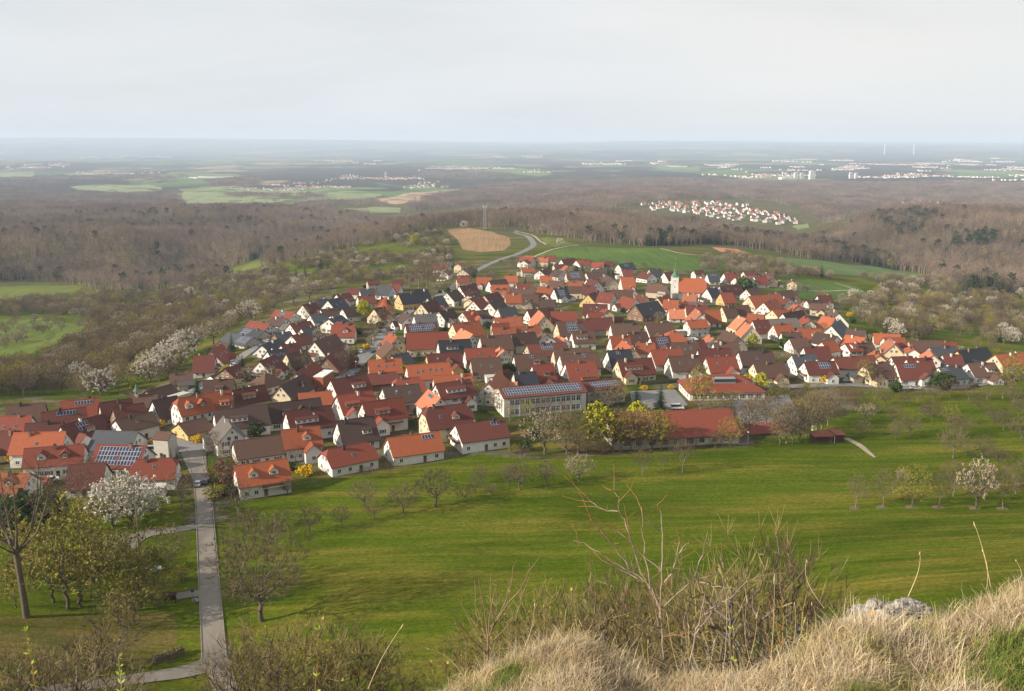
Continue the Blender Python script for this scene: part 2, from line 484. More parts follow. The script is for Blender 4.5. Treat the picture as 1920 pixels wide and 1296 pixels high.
M = {
 'frame': mat('window_frame', (0.72, 0.70, 0.66), 0.5, 0.05),
 'glass': mat('window_glass', (0.030, 0.036, 0.045), 0.12, 0.3, 0.8, 0.35, spec=0.6),
 'wood': mat('balcony_wood', (0.15, 0.065, 0.03), 0.7, 0.25, 2.0, 0.2),
 'door': mat('door_wood', (0.12, 0.07, 0.045), 0.6, 0.2, 2.0, 0.4),
 'chim': mat('chimney_brick', (0.20, 0.13, 0.10), 0.9, 0.25, 3, 0.35),
 'chimw': mat('chimney_render', (0.55, 0.50, 0.44), 0.9, 0.1, 1, 0.1),
 'metal': mat('zinc_sheet', (0.30, 0.31, 0.32), 0.45, 0.1, 1, 0.1, metal=0.5),
 'dark': mat('dark_metal', (0.045, 0.045, 0.05), 0.5, 0.1, 1, 0.1),
 'dish': mat('dish_enamel', (0.62, 0.61, 0.59), 0.5, 0.03, 1, 0.05),
 'asphalt': mat('asphalt', (0.145, 0.13, 0.112), 0.9, 0.22, 0.35, 0.0, (0.195, 0.172, 0.145), 0.15, 8, stretch=(1, 0.25, 1)),
 'asphalt2': mat('village_asphalt', (0.15, 0.15, 0.155), 0.9, 0.10, 0.2, 0.0, (0.18, 0.175, 0.17)),
 'gravel': mat('gravel_track', (0.34, 0.29, 0.21), 0.95, 0.15, 0.3, 0.0, (0.26, 0.22, 0.15)),
 'kerb': mat('kerb_stone', (0.21, 0.195, 0.17), 0.9, 0.15, 0.8, 0.05),
 'paint': mat('road_paint', (0.62, 0.62, 0.60), 0.8, 0.1, 1, 0.0),
 'ballcourt': mat('court_surface', (0.22, 0.055, 0.04), 0.9, 0.1, 0.2, 0.0),
 'wooddark': mat('hut_boards', (0.055, 0.030, 0.020), 0.8, 0.25, 2, 0.1, stretch=(5, 5, 0.5)),
 'felt': mat('roof_felt_red', (0.22, 0.07, 0.045), 0.85, 0.15, 0.8, 0.1),
 'copper': mat('copper_green', (0.075, 0.17, 0.10), 0.6, 0.15, 1, 0.0),
 'gold': mat('gilded_metal', (0.55, 0.38, 0.10), 0.35, 0.05, 1, 0.0, metal=0.8),
 'alu': mat('aluminium_frame', (0.42, 0.43, 0.45), 0.5, 0.03, 1, 0.0),
 'shutter': mat('shutter_paint', (0.10, 0.065, 0.04), 0.6, 0.1, 1, 0.5, (0.05, 0.08, 0.05)),
 'conc': mat('concrete', (0.42, 0.40, 0.36), 0.9, 0.1, 0.5, 0.05),
 'brick': mat('brick_red', (0.30, 0.10, 0.055), 0.9, 0.15, 2, 0.05),
 'post': mat('weathered_post', (0.17, 0.14, 0.11), 0.9, 0.2, 2, 0.15),
 'blue': mat('sign_blue', (0.02, 0.07, 0.28), 0.5, 0.05),
 'rock': mat('limestone', (0.36, 0.335, 0.295), 0.95, 0.55, 14, 0.1, (0.17, 0.155, 0.135), 0.9, 40),
 'rockl': mat('lichen_orange', (0.42, 0.20, 0.05), 0.95, 0.35, 8, 0.1),
}

def panel_mat():
    m, N, L, b = nodes_of('solar_cells')
    b.inputs['Roughness'].default_value = 0.35
    b.inputs['Specular IOR Level'].default_value = 0.3
    tc = N.new('ShaderNodeTexCoord')
    br = N.new('ShaderNodeTexBrick'); br.offset = 0; br.inputs['Scale'].default_value = 1; br.inputs['Brick Width'].default_value = 0.16; br.inputs['Row Height'].default_value = 0.16
    br.inputs['Mortar Size'].default_value = 0.006; br.inputs['Color1'].default_value = (0.010, 0.016, 0.048, 1); br.inputs['Color2'].default_value = (0.014, 0.024, 0.065, 1); br.inputs['Mortar'].default_value = (0.05, 0.06, 0.08, 1)
    L.new(tc.outputs['Object'], br.inputs['Vector']); L.new(br.outputs['Color'], b.inputs['Base Color'])
    return m
M['cells'] = panel_mat()
# ------------------------------------------------------------------ the village: one line per house
# photo ends of the ridge (x y x y), roof colour, wall colour, then: w width, h ridge height, features
#   S solar panels  L n skylights  D shed dormer  G n gable dormers  B balcony  H hip  J half hip  P pyramid  X no chimney  T dish
HOUSES = """
-14 886 54 887 o w h8 G1 T
47 839 153 830 r w h8.5 w11 G2
31 812 125 808 o w h10 w12 L1
-12 807 50 803 d w h9
-4 782 62 779 r w L2
15 760 81 756 b e
115 752 184 746 r w S6 L2
81 772 157 763 d w S6 L1
45 797 120 790 d w h8
96 799 180 776 d w h9 S8 D1
183 808 255 808 s w h8 X
186 834 271 835 r w h8.5 S60
250 862 328 858 r w h8 w12 L1 J
133 871 194 867 d w h8 w13
210 786 277 770 b w h8 L1
210 765 265 755 d t
191 756 248 748 d e
249 742 291 736 b e h7 turret
288 750 328 742 k w
276 733 318 720 b e h6 X
325 702 353 697 b w h6
330 748 388 737 o w w11 h11 G2 J
389 736 430 731 o w h9.5 D1
384 714 436 709 b w D1
446 730 505 719 d c h9 D2 L1 T
345 793 391 782 b y h5.5 X
371 668 395 664 d w h9 B
395 657 415 647 r w h9 L3
430 629 474 628 s e h6 S24
456 617 495 616 s e h6 S20
475 604 511 603 r w h7 L2
493 645 525 636 s w h7
520 625 538 621 s t h7
551 628 568 624 d w h8
545 608 580 601 d w h7
570 615 589 612 s w h7
529 646 552 643 d w h6.5
505 658 532 653 n w h8 L4
482 676 512 666 d w h9 L4 B
590 638 628 627 b w h9.5 w11 L1
624 609 664 608 r w h9.5 G1
538 662 573 656 b c h9
612 667 640 651 d t h9
553 699 590 680 r w h10 brick
480 705 520 696 b w h7.5 w11 H
428 689 450 683 d t h7
520 724 567 702 k c h9.5 G1
557 736 615 732 o w h7 L1
622 710 684 702 d w h9 D2
634 741 695 732 r w h10 D2
396 769 494 757 k w h9.5 D2
495 757 595 746 k w h9 D1 L1 G1
539 770 617 761 d w h10 D3 T
682 754 751 745 r w h10.5 D2 B
635 789 697 780 k w h9.5 D1
435 800 420 780 g w h10 w10
445 825 530 816 b w h7.5
525 806 590 799 o w h9.5 L1 G1
444 872 534 860 o w h9 w10 G2 B
610 843 692 828 r w h7.5 w11 L1 J
730 821 819 808 o w h8 w11 S4
857 796 941 785 d w h8.5 w12 S3 B
797 765 877 755 d c h11 G1 L2 J
808 727 831 743 p w h10 S4 w11
812 722 877 714 d w h10.5 D3
815 704 882 700 o w h9 L1 T
740 710 790 706 r w h7.5 J
720 726 782 720 k w h8.5 L2 T
764 685 840 679 o w h9.5 L5
687 677 751 674 o c h10 L3
683 698 745 694 d t h6.5
802 664 860 660 d y h9.5 G1 T
757 625 835 622 r c h11 w13 X
738 624 752 631 o c h10 w9
726 641 739 649 b y h9
735 666 762 660 s c h6.5 X
762 607 816 605 d w h8 S40
820 638 876 635 n w h9 D2
902 630 955 627 b w h9.5
850 606 897 602 o c h9
865 617 886 626 p w h9
878 653 930 651 r w h9.5 L1
933 651 940 658 p w h8.5 w7
885 672 935 670 b e h9 L2
915 717 936 695 p w h9.5 w11
967 698 1002 696 n w h7.5
999 684 1034 682 r w h9 D1
966 665 1020 662 b w h9 S2 D1
969 625 1012 622 b e h9.5 w10
1010 622 1018 628 b w h8.5
979 646 1070 642 d e h8.5 S12
1070 621 1108 620 b w h9 D2
1040 654 1102 651 b c h9
1052 664 1118 660 b w h9.5 L2 S2
1062 680 1112 676 r w h9 L2 B
1046 604 1090 602 b c h9.5 S24
1048 631 1060 634 p w h5.5 w7 X
1256 668 1307 666 b w h9.5 L2
1222 656 1274 654 r w h9 L1
1160 674 1219 671 d c h9.5 D3 w11
1141 657 1180 655 n w h9 S2
1146 630 1178 629 o w h9.5
1172 638 1190 649 o c h9
1192 644 1217 644 o w h8 L1
1147 607 1196 606 b w h9
1179 623 1210 622 b w h8 L1
1212 607 1257 605 b w h9
1240 621 1287 620 o w h7.5 H
1221 632 1252 630 d w h9 S16
1260 643 1307 642 b w h9 L3
1297 638 1322 636 d w h7.5 S4
1327 628 1337 635 p w h8
1312 653 1370 651 d w h9.5 L1
1337 643 1380 642 b w h9.5
1326 670 1376 668 r w h9.5 L2
1356 620 1381 630 b e h9
1387 659 1445 657 k w h9.5 L1
1415 680 1467 679 b c h8
1487 665 1527 664 s w h8.5 D1
1510 678 1562 677 d w h8.5 S10 B
1509 650 1551 650 d w h9
1565 668 1636 667 d w h8.5 B
1555 641 1574 640 o w h8.5 X
1576 642 1599 642 r w h8.5 D1
1600 643 1632 643 b w h8
1625 680 1669 678 b c h9 w11 J
1681 680 1738 680 d w h9 S5 B
1700 672 1744 671 r w h9
1762 688 1798 686 s w h7.5 S3
1816 681 1862 680 b w h8 D1 T
1797 655 1850 653 n y h9
1860 663 1932 663 o c h8.5
1746 650 1790 651 s w h8
1702 637 1757 640 b e h8.5
1759 640 1790 642 r e h8
1675 634 1684 645 p c h9
1641 625 1688 629 o w h8.5
1660 632 1697 634 r w h8.5 X
1711 642 1720 655 o w h8.5 w8
1742 655 1752 664 p w h8
1756 663 1785 664 d w h7.5
1652 658 1659 667 o c h7.5 w7
1662 666 1700 667 d w h7.5
1585 628 1618 633 o w h8.5
1590 616 1622 620 k c h9
1553 574 1572 585 b w h12 w13 L3
1559 608 1575 601 n w h10
1540 593 1560 596 o w h9
1513 594 1522 600 r w h7.5 w7
1465 585 1508 584 k w h9
1440 598 1492 598 g t h8 X
1450 608 1484 607 o w h9
1490 614 1533 616 o w h8.5 D1
1467 622 1500 623 b w h8.5
1484 634 1508 634 b w h7.5
1536 623 1572 630 k w h8.5 L1
1328 541 1342 540 n w h9.5
1350 535 1385 534 d w h9.5 L2
1352 549 1372 549 r y h9
1405 553 1460 552 o c h12 w13 L2
1424 566 1462 562 o w h11 L2
1466 556 1482 560 d w h8.5
1488 560 1496 572 o t h9
1507 562 1518 562 o t h6 w7 X
1452 545 1488 545 b e h8.5 X
1400 541 1420 540 b w h9
1358 574 1373 573 b c h9.5
1375 573 1402 572 b c h9
1307 580 1318 586 p w h10 B
1320 582 1346 582 o w h9.5 X
1287 572 1325 572 d c h9
1285 551 1303 551 p e h9.5
1385 593 1398 597 p c h9.5
1398 605 1409 610 p w h10 w12
1405 588 1430 590 o w h8
1418 601 1445 601 d w h9.5 L2
1449 580 1470 579 o c h8.5
1327 513 1345 513 s w h9 S6
1358 512 1378 512 r w h9
1380 520 1395 520 r w h8.5
1397 518 1409 520 d w h8.5
1412 518 1432 518 r w h9
978 482 1000 483 r w h9.5
1022 479 1041 479 r w h9.5
1053 486 1077 485 d w h9
1081 488 1101 487 o w h8.5
1112 492 1133 492 r w h8.5
1136 490 1147 490 d w h9
1160 495 1185 493 s w h9 S12
1168 506 1182 506 r w h8
1203 510 1222 512 d w h8.5
1218 504 1237 504 s w h9
1246 511 1264 510 d w h9
1012 506 1030 503 d w h8.5
1040 505 1055 507 k w h9
1065 509 1095 509 b c h9.5 S32
1096 511 1122 510 b w h9
1014 517 1034 517 o w h8.5
948 517 969 517 o w h8.5
1033 526 1060 527 b w h9
1062 528 1085 528 o c h8.5
1105 524 1120 527 d w h9
1137 517 1150 522 k c h9.5
1165 520 1187 520 o w h11 w16 X
1217 531 1243 533 b e h10.5
1245 534 1275 536 b q h10.5
1068 537 1091 537 b c h8.5
1092 538 1115 538 d w h8.5
1010 537 1036 538 o w h9
1040 541 1062 540 n w h9.5 S20
950 551 977 551 o e h9.5
978 552 1006 552 b e h9.5 D1
1015 561 1040 562 k y h9.5
960 541 1000 541 b w h8.5
1125 548 1150 549 r w h11 L2
1103 551 1122 546 k y h9.5
1095 570 1137 570 d c h9 L2 T
1147 543 1185 544 b w h9
1168 556 1193 560 r w h9
1196 553 1212 555 d c h9
1192 570 1232 566 n t h10.5 w13 L1 X
1233 556 1252 553 o c h9.5
1246 562 1272 563 o w h9.5 L1
1258 580 1278 580 p w h7.5
1276 566 1310 566 r c h8 S6
990 580 1035 577 d w h9
1014 583 1025 590 p c h9.5
1030 585 1077 584 r c h9
1085 598 1145 595 d e h9
712 558 727 558 o y h11 w14 H
702 578 720 575 d c h9.5
748 550 782 548 n y h11
779 545 800 543 n w h11
790 568 815 563 d c h9
802 558 828 555 s w h9.5
838 547 857 544 k w h10
862 536 890 533 d w h9
868 545 890 544 d w h8
880 552 897 549 b c h8.5
905 552 930 548 d c h9
888 563 905 560 r w h9
918 566 940 562 k w h10
922 534 952 534 o w h9.5 G2
935 577 965 576 s w h8.5
830 583 855 579 k w h9.5
862 584 886 581 o w h9 G1
888 583 908 582 k w h8
778 590 815 588 g w h9.5 S6
758 587 770 590 k w h8.5
928 595 975 594 o w h9 L2
926 614 966 613 o w h9 L2
967 612 1010 611 o w h9 L4
815 496 840 495 r w h8
822 491 848 491 s e h6.5 X
868 504 885 501 b c h7
860 517 880 516 d w h8
895 520 920 520 o w h9
918 526 948 524 k w h9
708 536 732 536 s w h9.5
727 533 750 533 r w h8.5
672 555 700 553 d w h8
652 541 678 540 d w h7.5
679 543 705 541 s w h7.5
632 552 655 549 d w h8
568 571 590 567 d w h9 B
590 563 612 560 s w h8
615 562 640 557 n w h9 L2
583 590 608 587 s w h8
605 580 632 577 b w h7.5
640 578 665 575 k w h8
617 597 640 592 n w h8.5
518 584 550 583 r w h8 S10
505 597 530 596 k w h7.5
"""
# ------------------------------------------------------------------ ground
def cover_colours(U, Lg):
    """Land cover as albedo per ground vertex, from outlines of the fields and woods seen in the photograph."""
    Y = np.exp(Lg); X = U * Y
    C = np.zeros(U.shape + (3,))
    C[:] = (0.075, 0.106, 0.008)                        # meadow grass
    far = np.clip((Y - 900) / 500, 0, 1)[..., None]
    C = C * (1 - far) + np.array((0.095, 0.085, 0.050)) * far
    def paint(pix, col):
        k = inside(ground_poly(pix), U, Lg)
        C[k] = col
    village = [(-160, 950), (60, 965), (330, 900), (345, 1010), (420, 1010), (440, 930), (620, 895), (900, 850), (1000, 862), (1400, 838), (1600, 775), (1640, 720), (2080, 720), (2080, 650), (1640, 600), (1540, 545), (1440, 500),
               (1180, 488), (980, 478), (860, 488), (800, 490), (640, 530), (500, 580), (420, 620), (340, 690), (230, 740), (-160, 750)]
    paint(village, (0.070, 0.072, 0.026))
    kv = inside(ground_poly(village), U, Lg)
    g1 = _vnoise(X / 11 + 3, Y / 11 + 1, 91) + 0.4 * _vnoise(X / 4, Y / 4, 92)
    g2 = _vnoise(X / 14 + 13, Y / 13 + 7, 93) + 0.4 * _vnoise(X / 5, Y / 5, 94)
    C[kv & (g1 > 0.10)] = (0.125, 0.112, 0.092)          # paved yards
    C[kv & (g2 > 0.16)] = (0.095, 0.066, 0.040)          # bare garden beds
    C[kv & (g1 < -0.22)] = (0.050, 0.075, 0.010)         # lawns
    slope = [(340, 690), (420, 620), (500, 580), (640, 530), (800, 490), (850, 465), (830, 430), (640, 470), (540, 490), (430, 525), (250, 545), (-160, 590), (-160, 745), (230, 738)]
    paint(slope, (0.062, 0.098, 0.012))
    wood_l = [(-160, 530), (60, 525), (180, 528), (380, 505), (480, 478), (640, 432), (640, 400), (-160, 395)]
    paint(wood_l, (0.10, 0.075, 0.055))
    right = [(1640, 690), (2080, 690), (2080, 560), (1900, 530), (1720, 520), (1600, 560), (1560, 600)]
    paint(right, (0.062, 0.098, 0.012))
    near_l = [(-200, 1340), (330, 1240), (330, 1150), (-200, 1180)]
    paint(near_l, (0.13, 0.105, 0.035))
    return C

def ground_material():
    m, N, L, b = nodes_of('ground_cover')
    b.inputs['Roughness'].default_value = 0.95
    b.inputs['Specular IOR Level'].default_value = 0.0
    at = N.new('ShaderNodeAttribute'); at.attribute_name = 'cover'
    tc = N.new('ShaderNodeTexCoord')
    def noise(scale, stretch, rotz=0, detail=5, rough=0.6):
        mp = N.new('ShaderNodeMapping'); mp.inputs['Scale'].default_value = stretch; mp.inputs['Rotation'].default_value = (0, 0, rotz)
        no = N.new('ShaderNodeTexNoise'); no.inputs['Scale'].default_value = scale; no.inputs['Detail'].default_value = detail; no.inputs['Roughness'].default_value = rough
        L.new(tc.outputs['Object'], mp.inputs['Vector']); L.new(mp.outputs['Vector'], no.inputs['Vector'])
        return no.outputs['Fac']
    def rng(v, a, c, lo, hi):
        r = N.new('ShaderNodeMapRange'); r.inputs['From Min'].default_value = a; r.inputs['From Max'].default_value = c
        r.inputs['To Min'].default_value = lo; r.inputs['To Max'].default_value = hi
        L.new(v, r.inputs['Value'])
        return r.outputs['Result']
    # sward: straw-coloured swathes and lush patches lying along the slope
    streak = noise(1.0, (0.013, 0.075, 0.02), R(-11), 8, 0.66)
    mix = N.new('ShaderNodeMixRGB'); mix.inputs['Color2'].default_value = (0.190, 0.148, 0.030, 1)
    L.new(at.outputs['Color'], mix.inputs['Color1']); L.new(rng(streak, 0.46, 0.66, 0, 0.72), mix.inputs['Fac'])
    lush = noise(1.0, (0.016, 0.06, 0.02), R(-8), 7, 0.64)
    mix2 = N.new('ShaderNodeMixRGB'); mix2.inputs['Color2'].default_value = (0.036, 0.066, 0.002, 1)
    L.new(mix.outputs['Color'], mix2.inputs['Color1']); L.new(rng(lush, 0.48, 0.64, 0, 0.8), mix2.inputs['Fac'])
    fine = noise(0.9, (1, 1.6, 1), 0, 8, 0.75)
    sc = N.new('ShaderNodeVectorMath'); sc.operation = 'SCALE'
    L.new(mix2.outputs['Color'], sc.inputs[0]); L.new(rng(fine, 0.28, 0.72, 0.38, 1.42), sc.inputs['Scale'])
    mow = noise(1.0, (0.012, 0.55, 0.02), R(-13), 3, 0.5)
    sc0 = N.new('ShaderNodeVectorMath'); sc0.operation = 'SCALE'
    L.new(sc.outputs['Vector'], sc0.inputs[0]); L.new(rng(mow, 0.35, 0.65, 0.87, 1.13), sc0.inputs['Scale'])
    sc = sc0
    # far country: a patchwork of fields, woods and bare earth
    vo = N.new('ShaderNodeTexVoronoi'); vo.inputs['Scale'].default_value = 1.0; vo.inputs['Randomness'].default_value = 1.0
    mp = N.new('ShaderNodeMapping'); mp.inputs['Scale'].default_value = (1 / 520, 1 / 900, 0.0); mp.inputs['Rotation'].default_value = (0, 0, R(14))
    L.new(tc.outputs['Object'], mp.inputs['Vector']); L.new(mp.outputs['Vector'], vo.inputs['Vector'])
    sp = N.new('ShaderNodeSeparateColor'); L.new(vo.outputs['Color'], sp.inputs['Color'])
    ra = N.new('ShaderNodeValToRGB'); ra.color_ramp.interpolation = 'CONSTANT'
    cols = [(0.0, (0.055, 0.055, 0.040)), (0.26, (0.09, 0.15, 0.05)), (0.44, (0.15, 0.17, 0.08)), (0.58, (0.06, 0.11, 0.035)), (0.70, (0.24, 0.19, 0.13)), (0.78, (0.05, 0.05, 0.04)), (0.92, (0.13, 0.18, 0.07))]
    while len(ra.color_ramp.elements) < len(cols):
        ra.color_ramp.elements.new(0.5)
    for e, (p, c) in zip(ra.color_ramp.elements, cols):
        e.position = p; e.color = (*c, 1)
    L.new(sp.outputs['Red'], ra.inputs['Fac'])
    wood = noise(1.0, (1 / 1500, 1 / 2600, 0.0), R(10), 6, 0.62)
    mixw = N.new('ShaderNodeMixRGB'); mixw.inputs['Color2'].default_value = (0.040, 0.038, 0.034, 1)
    L.new(ra.outputs['Color'], mixw.inputs['Color1']); L.new(rng(wood, 0.475, 0.51, 0, 1), mixw.inputs['Fac'])
    ln = N.new('ShaderNodeVectorMath'); ln.operation = 'LENGTH'; L.new(tc.outputs['Object'], ln.inputs[0])
    fin = N.new('ShaderNodeMixRGB')
    L.new(rng(ln.outputs['Value'], 3600, 4600, 0, 1), fin.inputs['Fac'])
    L.new(sc.outputs['Vector'], fin.inputs['Color1']); L.new(mixw.outputs['Color'], fin.inputs['Color2'])
    L.new(fin.outputs['Color'], b.inputs['Base Color'])
    bn = N.new('ShaderNodeBump'); bn.inputs['Strength'].default_value = 0.5; bn.inputs['Distance'].default_value = 0.3
    L.new(noise(1.6, (1, 1, 1), 0, 6, 0.7), bn.inputs['Height']); L.new(bn.outputs['Normal'], b.inputs['Normal'])
    return m

def build_ground():
    Y = np.exp(LY)[:, None] * np.ones(NU)[None]
    X = Y * GU[None]
    co = np.stack([X, Y, GZ], -1).reshape(-1, 3)
    i, j = np.meshgrid(np.arange(NY - 1), np.arange(NU - 1), indexing='ij')
    a = (i * NU + j).ravel()
    F = np.stack([a, a + 1, a + NU + 1, a + NU], 1)
    me = bpy.data.meshes.new('ground')
    me.vertices.add(len(co)); me.vertices.foreach_set('co', co.astype(np.float32).ravel())
    me.loops.add(F.size); me.loops.foreach_set('vertex_index', F.astype(np.int32).ravel())
    me.polygons.add(len(F)); me.polygons.foreach_set('loop_start', np.arange(0, F.size, 4, dtype=np.int32))
    me.polygons.foreach_set('use_smooth', np.ones(len(F), bool))
    me.update(calc_edges=True)
    U, Lg = np.meshgrid(GU, LY)
    C = cover_colours(U, Lg).reshape(-1, 3)
    at = me.color_attributes.new('cover', 'FLOAT_COLOR', 'POINT')
    at.data.foreach_set('color', np.c_[C, np.ones(len(C))].astype(np.float32).ravel())
    me.materials.append(ground_material())
    o = link('ground', me)
    tag(o, 'green meadow, orchard slopes and far rolling country', None, None, 'structure')
    return o
build_ground()

STREETS = []
def strip(name, pix, width, m, lift=0.14, pts=None, label=None, resample=2.5, kind_='structure'):
    """A road or path: a smooth line over the ground, draped as a sheet."""
    P = [hit(*p)[:2] for p in pix] if pts is None else [np.array(p[:2], float) for p in pts]
    P = np.array(P)
    Q = []
    for i in range(len(P) - 1):
        p0, p1, p2, p3 = P[max(i - 1, 0)], P[i], P[i + 1], P[min(i + 2, len(P) - 1)]
        n = max(2, int(np.linalg.norm(p2 - p1) / resample))
        for k in range(n):
            t = k / n
            Q.append(0.5 * ((2 * p1) + (-p0 + p2) * t + (2 * p0 - 5 * p1 + 4 * p2 - p3) * t * t + (-p0 + 3 * p1 - 3 * p2 + p3) * t ** 3))
    Q.append(P[-1]); Q = np.array(Q)
    T = np.gradient(Q, axis=0); T /= np.linalg.norm(T, axis=1)[:, None] + 1e-9
    Nn = np.c_[-T[:, 1], T[:, 0]]
    b = MB()
    nc = 5
    w = np.full(len(Q), width) if np.isscalar(width) else np.interp(np.linspace(0, 1, len(Q)), np.linspace(0, 1, len(width)), width)
    for q, n_, ww in zip(Q, Nn, w):
        for c in range(nc):
            p = q + n_ * ww * (c / (nc - 1) - 0.5)
            b.v.append((p[0], p[1], float(zat(p[0], p[1])) + lift))
    for i in range(len(Q) - 1):
        for c in range(nc - 1):
            k = i * nc + c
            b.f.append((k, k + 1, k + nc + 1, k + nc)); b.m.append(0)
    o = b.build(name, m)
    tag(o, label, None, None, kind_)
    if 'street' in name: STREETS.append((Q, Nn, w))
    return o, Q, Nn

def sheet(name, pix, m, lift=0.12, label=None, rows=46, cols=30):
    """A field or yard with a crisp edge, draped over the ground (outline given in the photograph)."""
    poly = np.array(ground_poly(pix))
    l0, l1 = poly[:, 1].min(), poly[:, 1].max()
    b = MB()
    ls = np.linspace(l0 + (l1 - l0) * 0.004, l1 - (l1 - l0) * 0.004, rows)
    for l in ls:
        xs = []
        for i in range(len(poly)):
            (ua, la), (ub, lb) = poly[i - 1], poly[i]
            if (la > l) != (lb > l):
                xs.append(ua + (ub - ua) * (l - la) / (lb - la))
        u0, u1 = min(xs), max(xs)
        y = math.exp(l)
        for c in range(cols):
            u = u0 + (u1 - u0) * c / (cols - 1)
            b.v.append((u * y, y, float(zgrid(u, l)) + lift))
    for i in range(rows - 1):
        for c in range(cols - 1):
            k = i * cols + c
            b.f.append((k, k + 1, k + cols + 1, k + cols)); b.m.append(0)
    o = b.build(name, m)
    tag(o, label, None, None, 'structure')
    return o

def field_mat(name, c1, c2, rot=0.0, sc=0.4):
    m = mat(name, c1, 0.95, 0.16, 0.02, 0.0, c2, stretch=(1, 1, 1), spec=0.05)
    N, L = m.node_tree.nodes, m.node_tree.links
    # fine drill rows
    b = N['Principled BSDF']
    src = b.inputs['Base Color'].links[0].from_socket
    tc = N.new('ShaderNodeTexCoord'); mp = N.new('ShaderNodeMapping'); mp.inputs['Rotation'].default_value = (0, 0, rot); mp.inputs['Scale'].default_value = (sc, 0.01, 0)
    no = N.new('ShaderNodeTexNoise'); no.inputs['Scale'].default_value = 1.0; no.inputs['Detail'].default_value = 4
    L.new(tc.outputs['Object'], mp.inputs['Vector']); L.new(mp.outputs['Vector'], no.inputs['Vector'])
    r = N.new('ShaderNodeMapRange'); r.inputs['From Min'].default_value = 0.3; r.inputs['From Max'].default_value = 0.7; r.inputs['To Min'].default_value = 0.8; r.inputs['To Max'].default_value = 1.2
    L.new(no.outputs['Fac'], r.inputs['Value'])
    s = N.new('ShaderNodeVectorMath'); s.operation = 'SCALE'
    L.new(src, s.inputs[0]); L.new(r.outputs['Result'], s.inputs['Scale']); L.new(s.outputs['Vector'], b.inputs['Base Color'])
    return m
FM = {
 'plough': field_mat('ploughed_earth', (0.26, 0.168, 0.085), (0.225, 0.145, 0.075), R(70)),
 'wheat': field_mat('winter_wheat', (0.058, 0.108, 0.016), (0.075, 0.125, 0.020), R(80), 0.25),
 'wheat2': field_mat('young_crop', (0.075, 0.125, 0.040), (0.11, 0.145, 0.05), R(20), 0.25),
 'pasture': field_mat('pasture', (0.085, 0.122, 0.018), (0.115, 0.135, 0.025), 0.3, 0.1),
 'pale': field_mat('pale_pasture', (0.17, 0.21, 0.09), (0.20, 0.22, 0.11), 0.3, 0.02),
 'tan': field_mat('bare_tan_field', (0.36, 0.26, 0.17), (0.30, 0.22, 0.14), 0.3, 0.02),
 'foil': mat('foil_white', (0.75, 0.75, 0.74), 0.6, 0.03),
 'redpit': mat('clay_red', (0.40, 0.17, 0.10), 0.95, 0.15, 0.05, 0.0),
}
# fields round the village
sheet('ploughed_field', [(838, 430), (880, 428), (925, 435), (955, 446), (958, 459), (945, 470), (900, 473), (868, 468), (858, 450)], FM['plough'], label='brown ploughed field on the ridge beside the winding road')
sheet('wheat_field', [(1000, 482), (1030, 471), (1080, 463), (1160, 465), (1240, 467), (1300, 480), (1420, 487), (1405, 505), (1330, 510), (1240, 505), (1120, 490), (1060, 482)], FM['wheat'], label='broad green wheat field behind the village')
sheet('verge_field', [(1012, 447), (1030, 445), (1062, 452), (1078, 460), (1040, 464), (1020, 455)], FM['pasture'])
sheet('crop_field', [(1440, 482), (1520, 487), (1640, 500), (1728, 513), (1728, 526), (1640, 520), (1560, 514), (1450, 490)], FM['wheat2'], label='pale green crop field below the wooded hill')
sheet('football_meadow', [(1448, 527), (1520, 524), (1600, 535), (1640, 557), (1560, 562), (1500, 560), (1452, 545)], FM['wheat'])
sheet('clay_yard', [(1335, 464), (1380, 467), (1402, 474), (1396, 478), (1350, 472)], FM['redpit'])
sheet('valley_meadow', [(-150, 560), (0, 538), (90, 534), (160, 536), (140, 548), (60, 560), (-150, 585)], FM['pasture'])
sheet('orchard_meadow', [(-150, 600), (90, 596), (155, 612), (150, 634), (90, 650), (-10, 690), (-150, 700)], FM['pasture'])
sheet('valley_clearing', [(428, 506), (470, 492), (500, 482), (512, 488), (488, 500), (450, 512)], FM['pasture'])
# fields of the lowland
for nm, pix, f in (('lowland_field', [(130, 350), (200, 346), (300, 350), (305, 356), (240, 362), (160, 358)], 'pale'), ('lowland_field', [(325, 366), (400, 352), (470, 356), (640, 358), (720, 362), (690, 378), (560, 384), (440, 384), (350, 384)], 'pale'),
                   ('bare_field', [(700, 378), (760, 362), (872, 354), (872, 366), (800, 377), (740, 384)], 'tan'), ('lowland_field', [(320, 392), (420, 386), (490, 388), (480, 394), (380, 396)], 'pale'),
                   ('lowland_field', [(640, 392), (700, 388), (752, 390), (750, 400), (680, 402)], 'pale'), ('foil_tunnels', [(352, 332), (372, 332.5), (366, 335.5)], 'foil'), ('foil_tunnels', [(372, 331.2), (447, 330.5), (447, 332.2), (372, 333)], 'foil'),
                   ('lowland_field', [(0, 322), (65, 322), (60, 332), (0, 332)], 'pale'), ('lowland_field', [(120, 326), (195, 321), (195, 328), (130, 330)], 'pale'), ('lowland_field', [(1485, 424), (1515, 419), (1518, 428), (1495, 432)], 'pale'), ('lowland_field', [(1870, 386), (1920, 384), (1990, 386), (1990, 392), (1900, 392)], 'pale')):
    sheet(nm, pix, FM[f], lift=0.8, rows=14, cols=14)

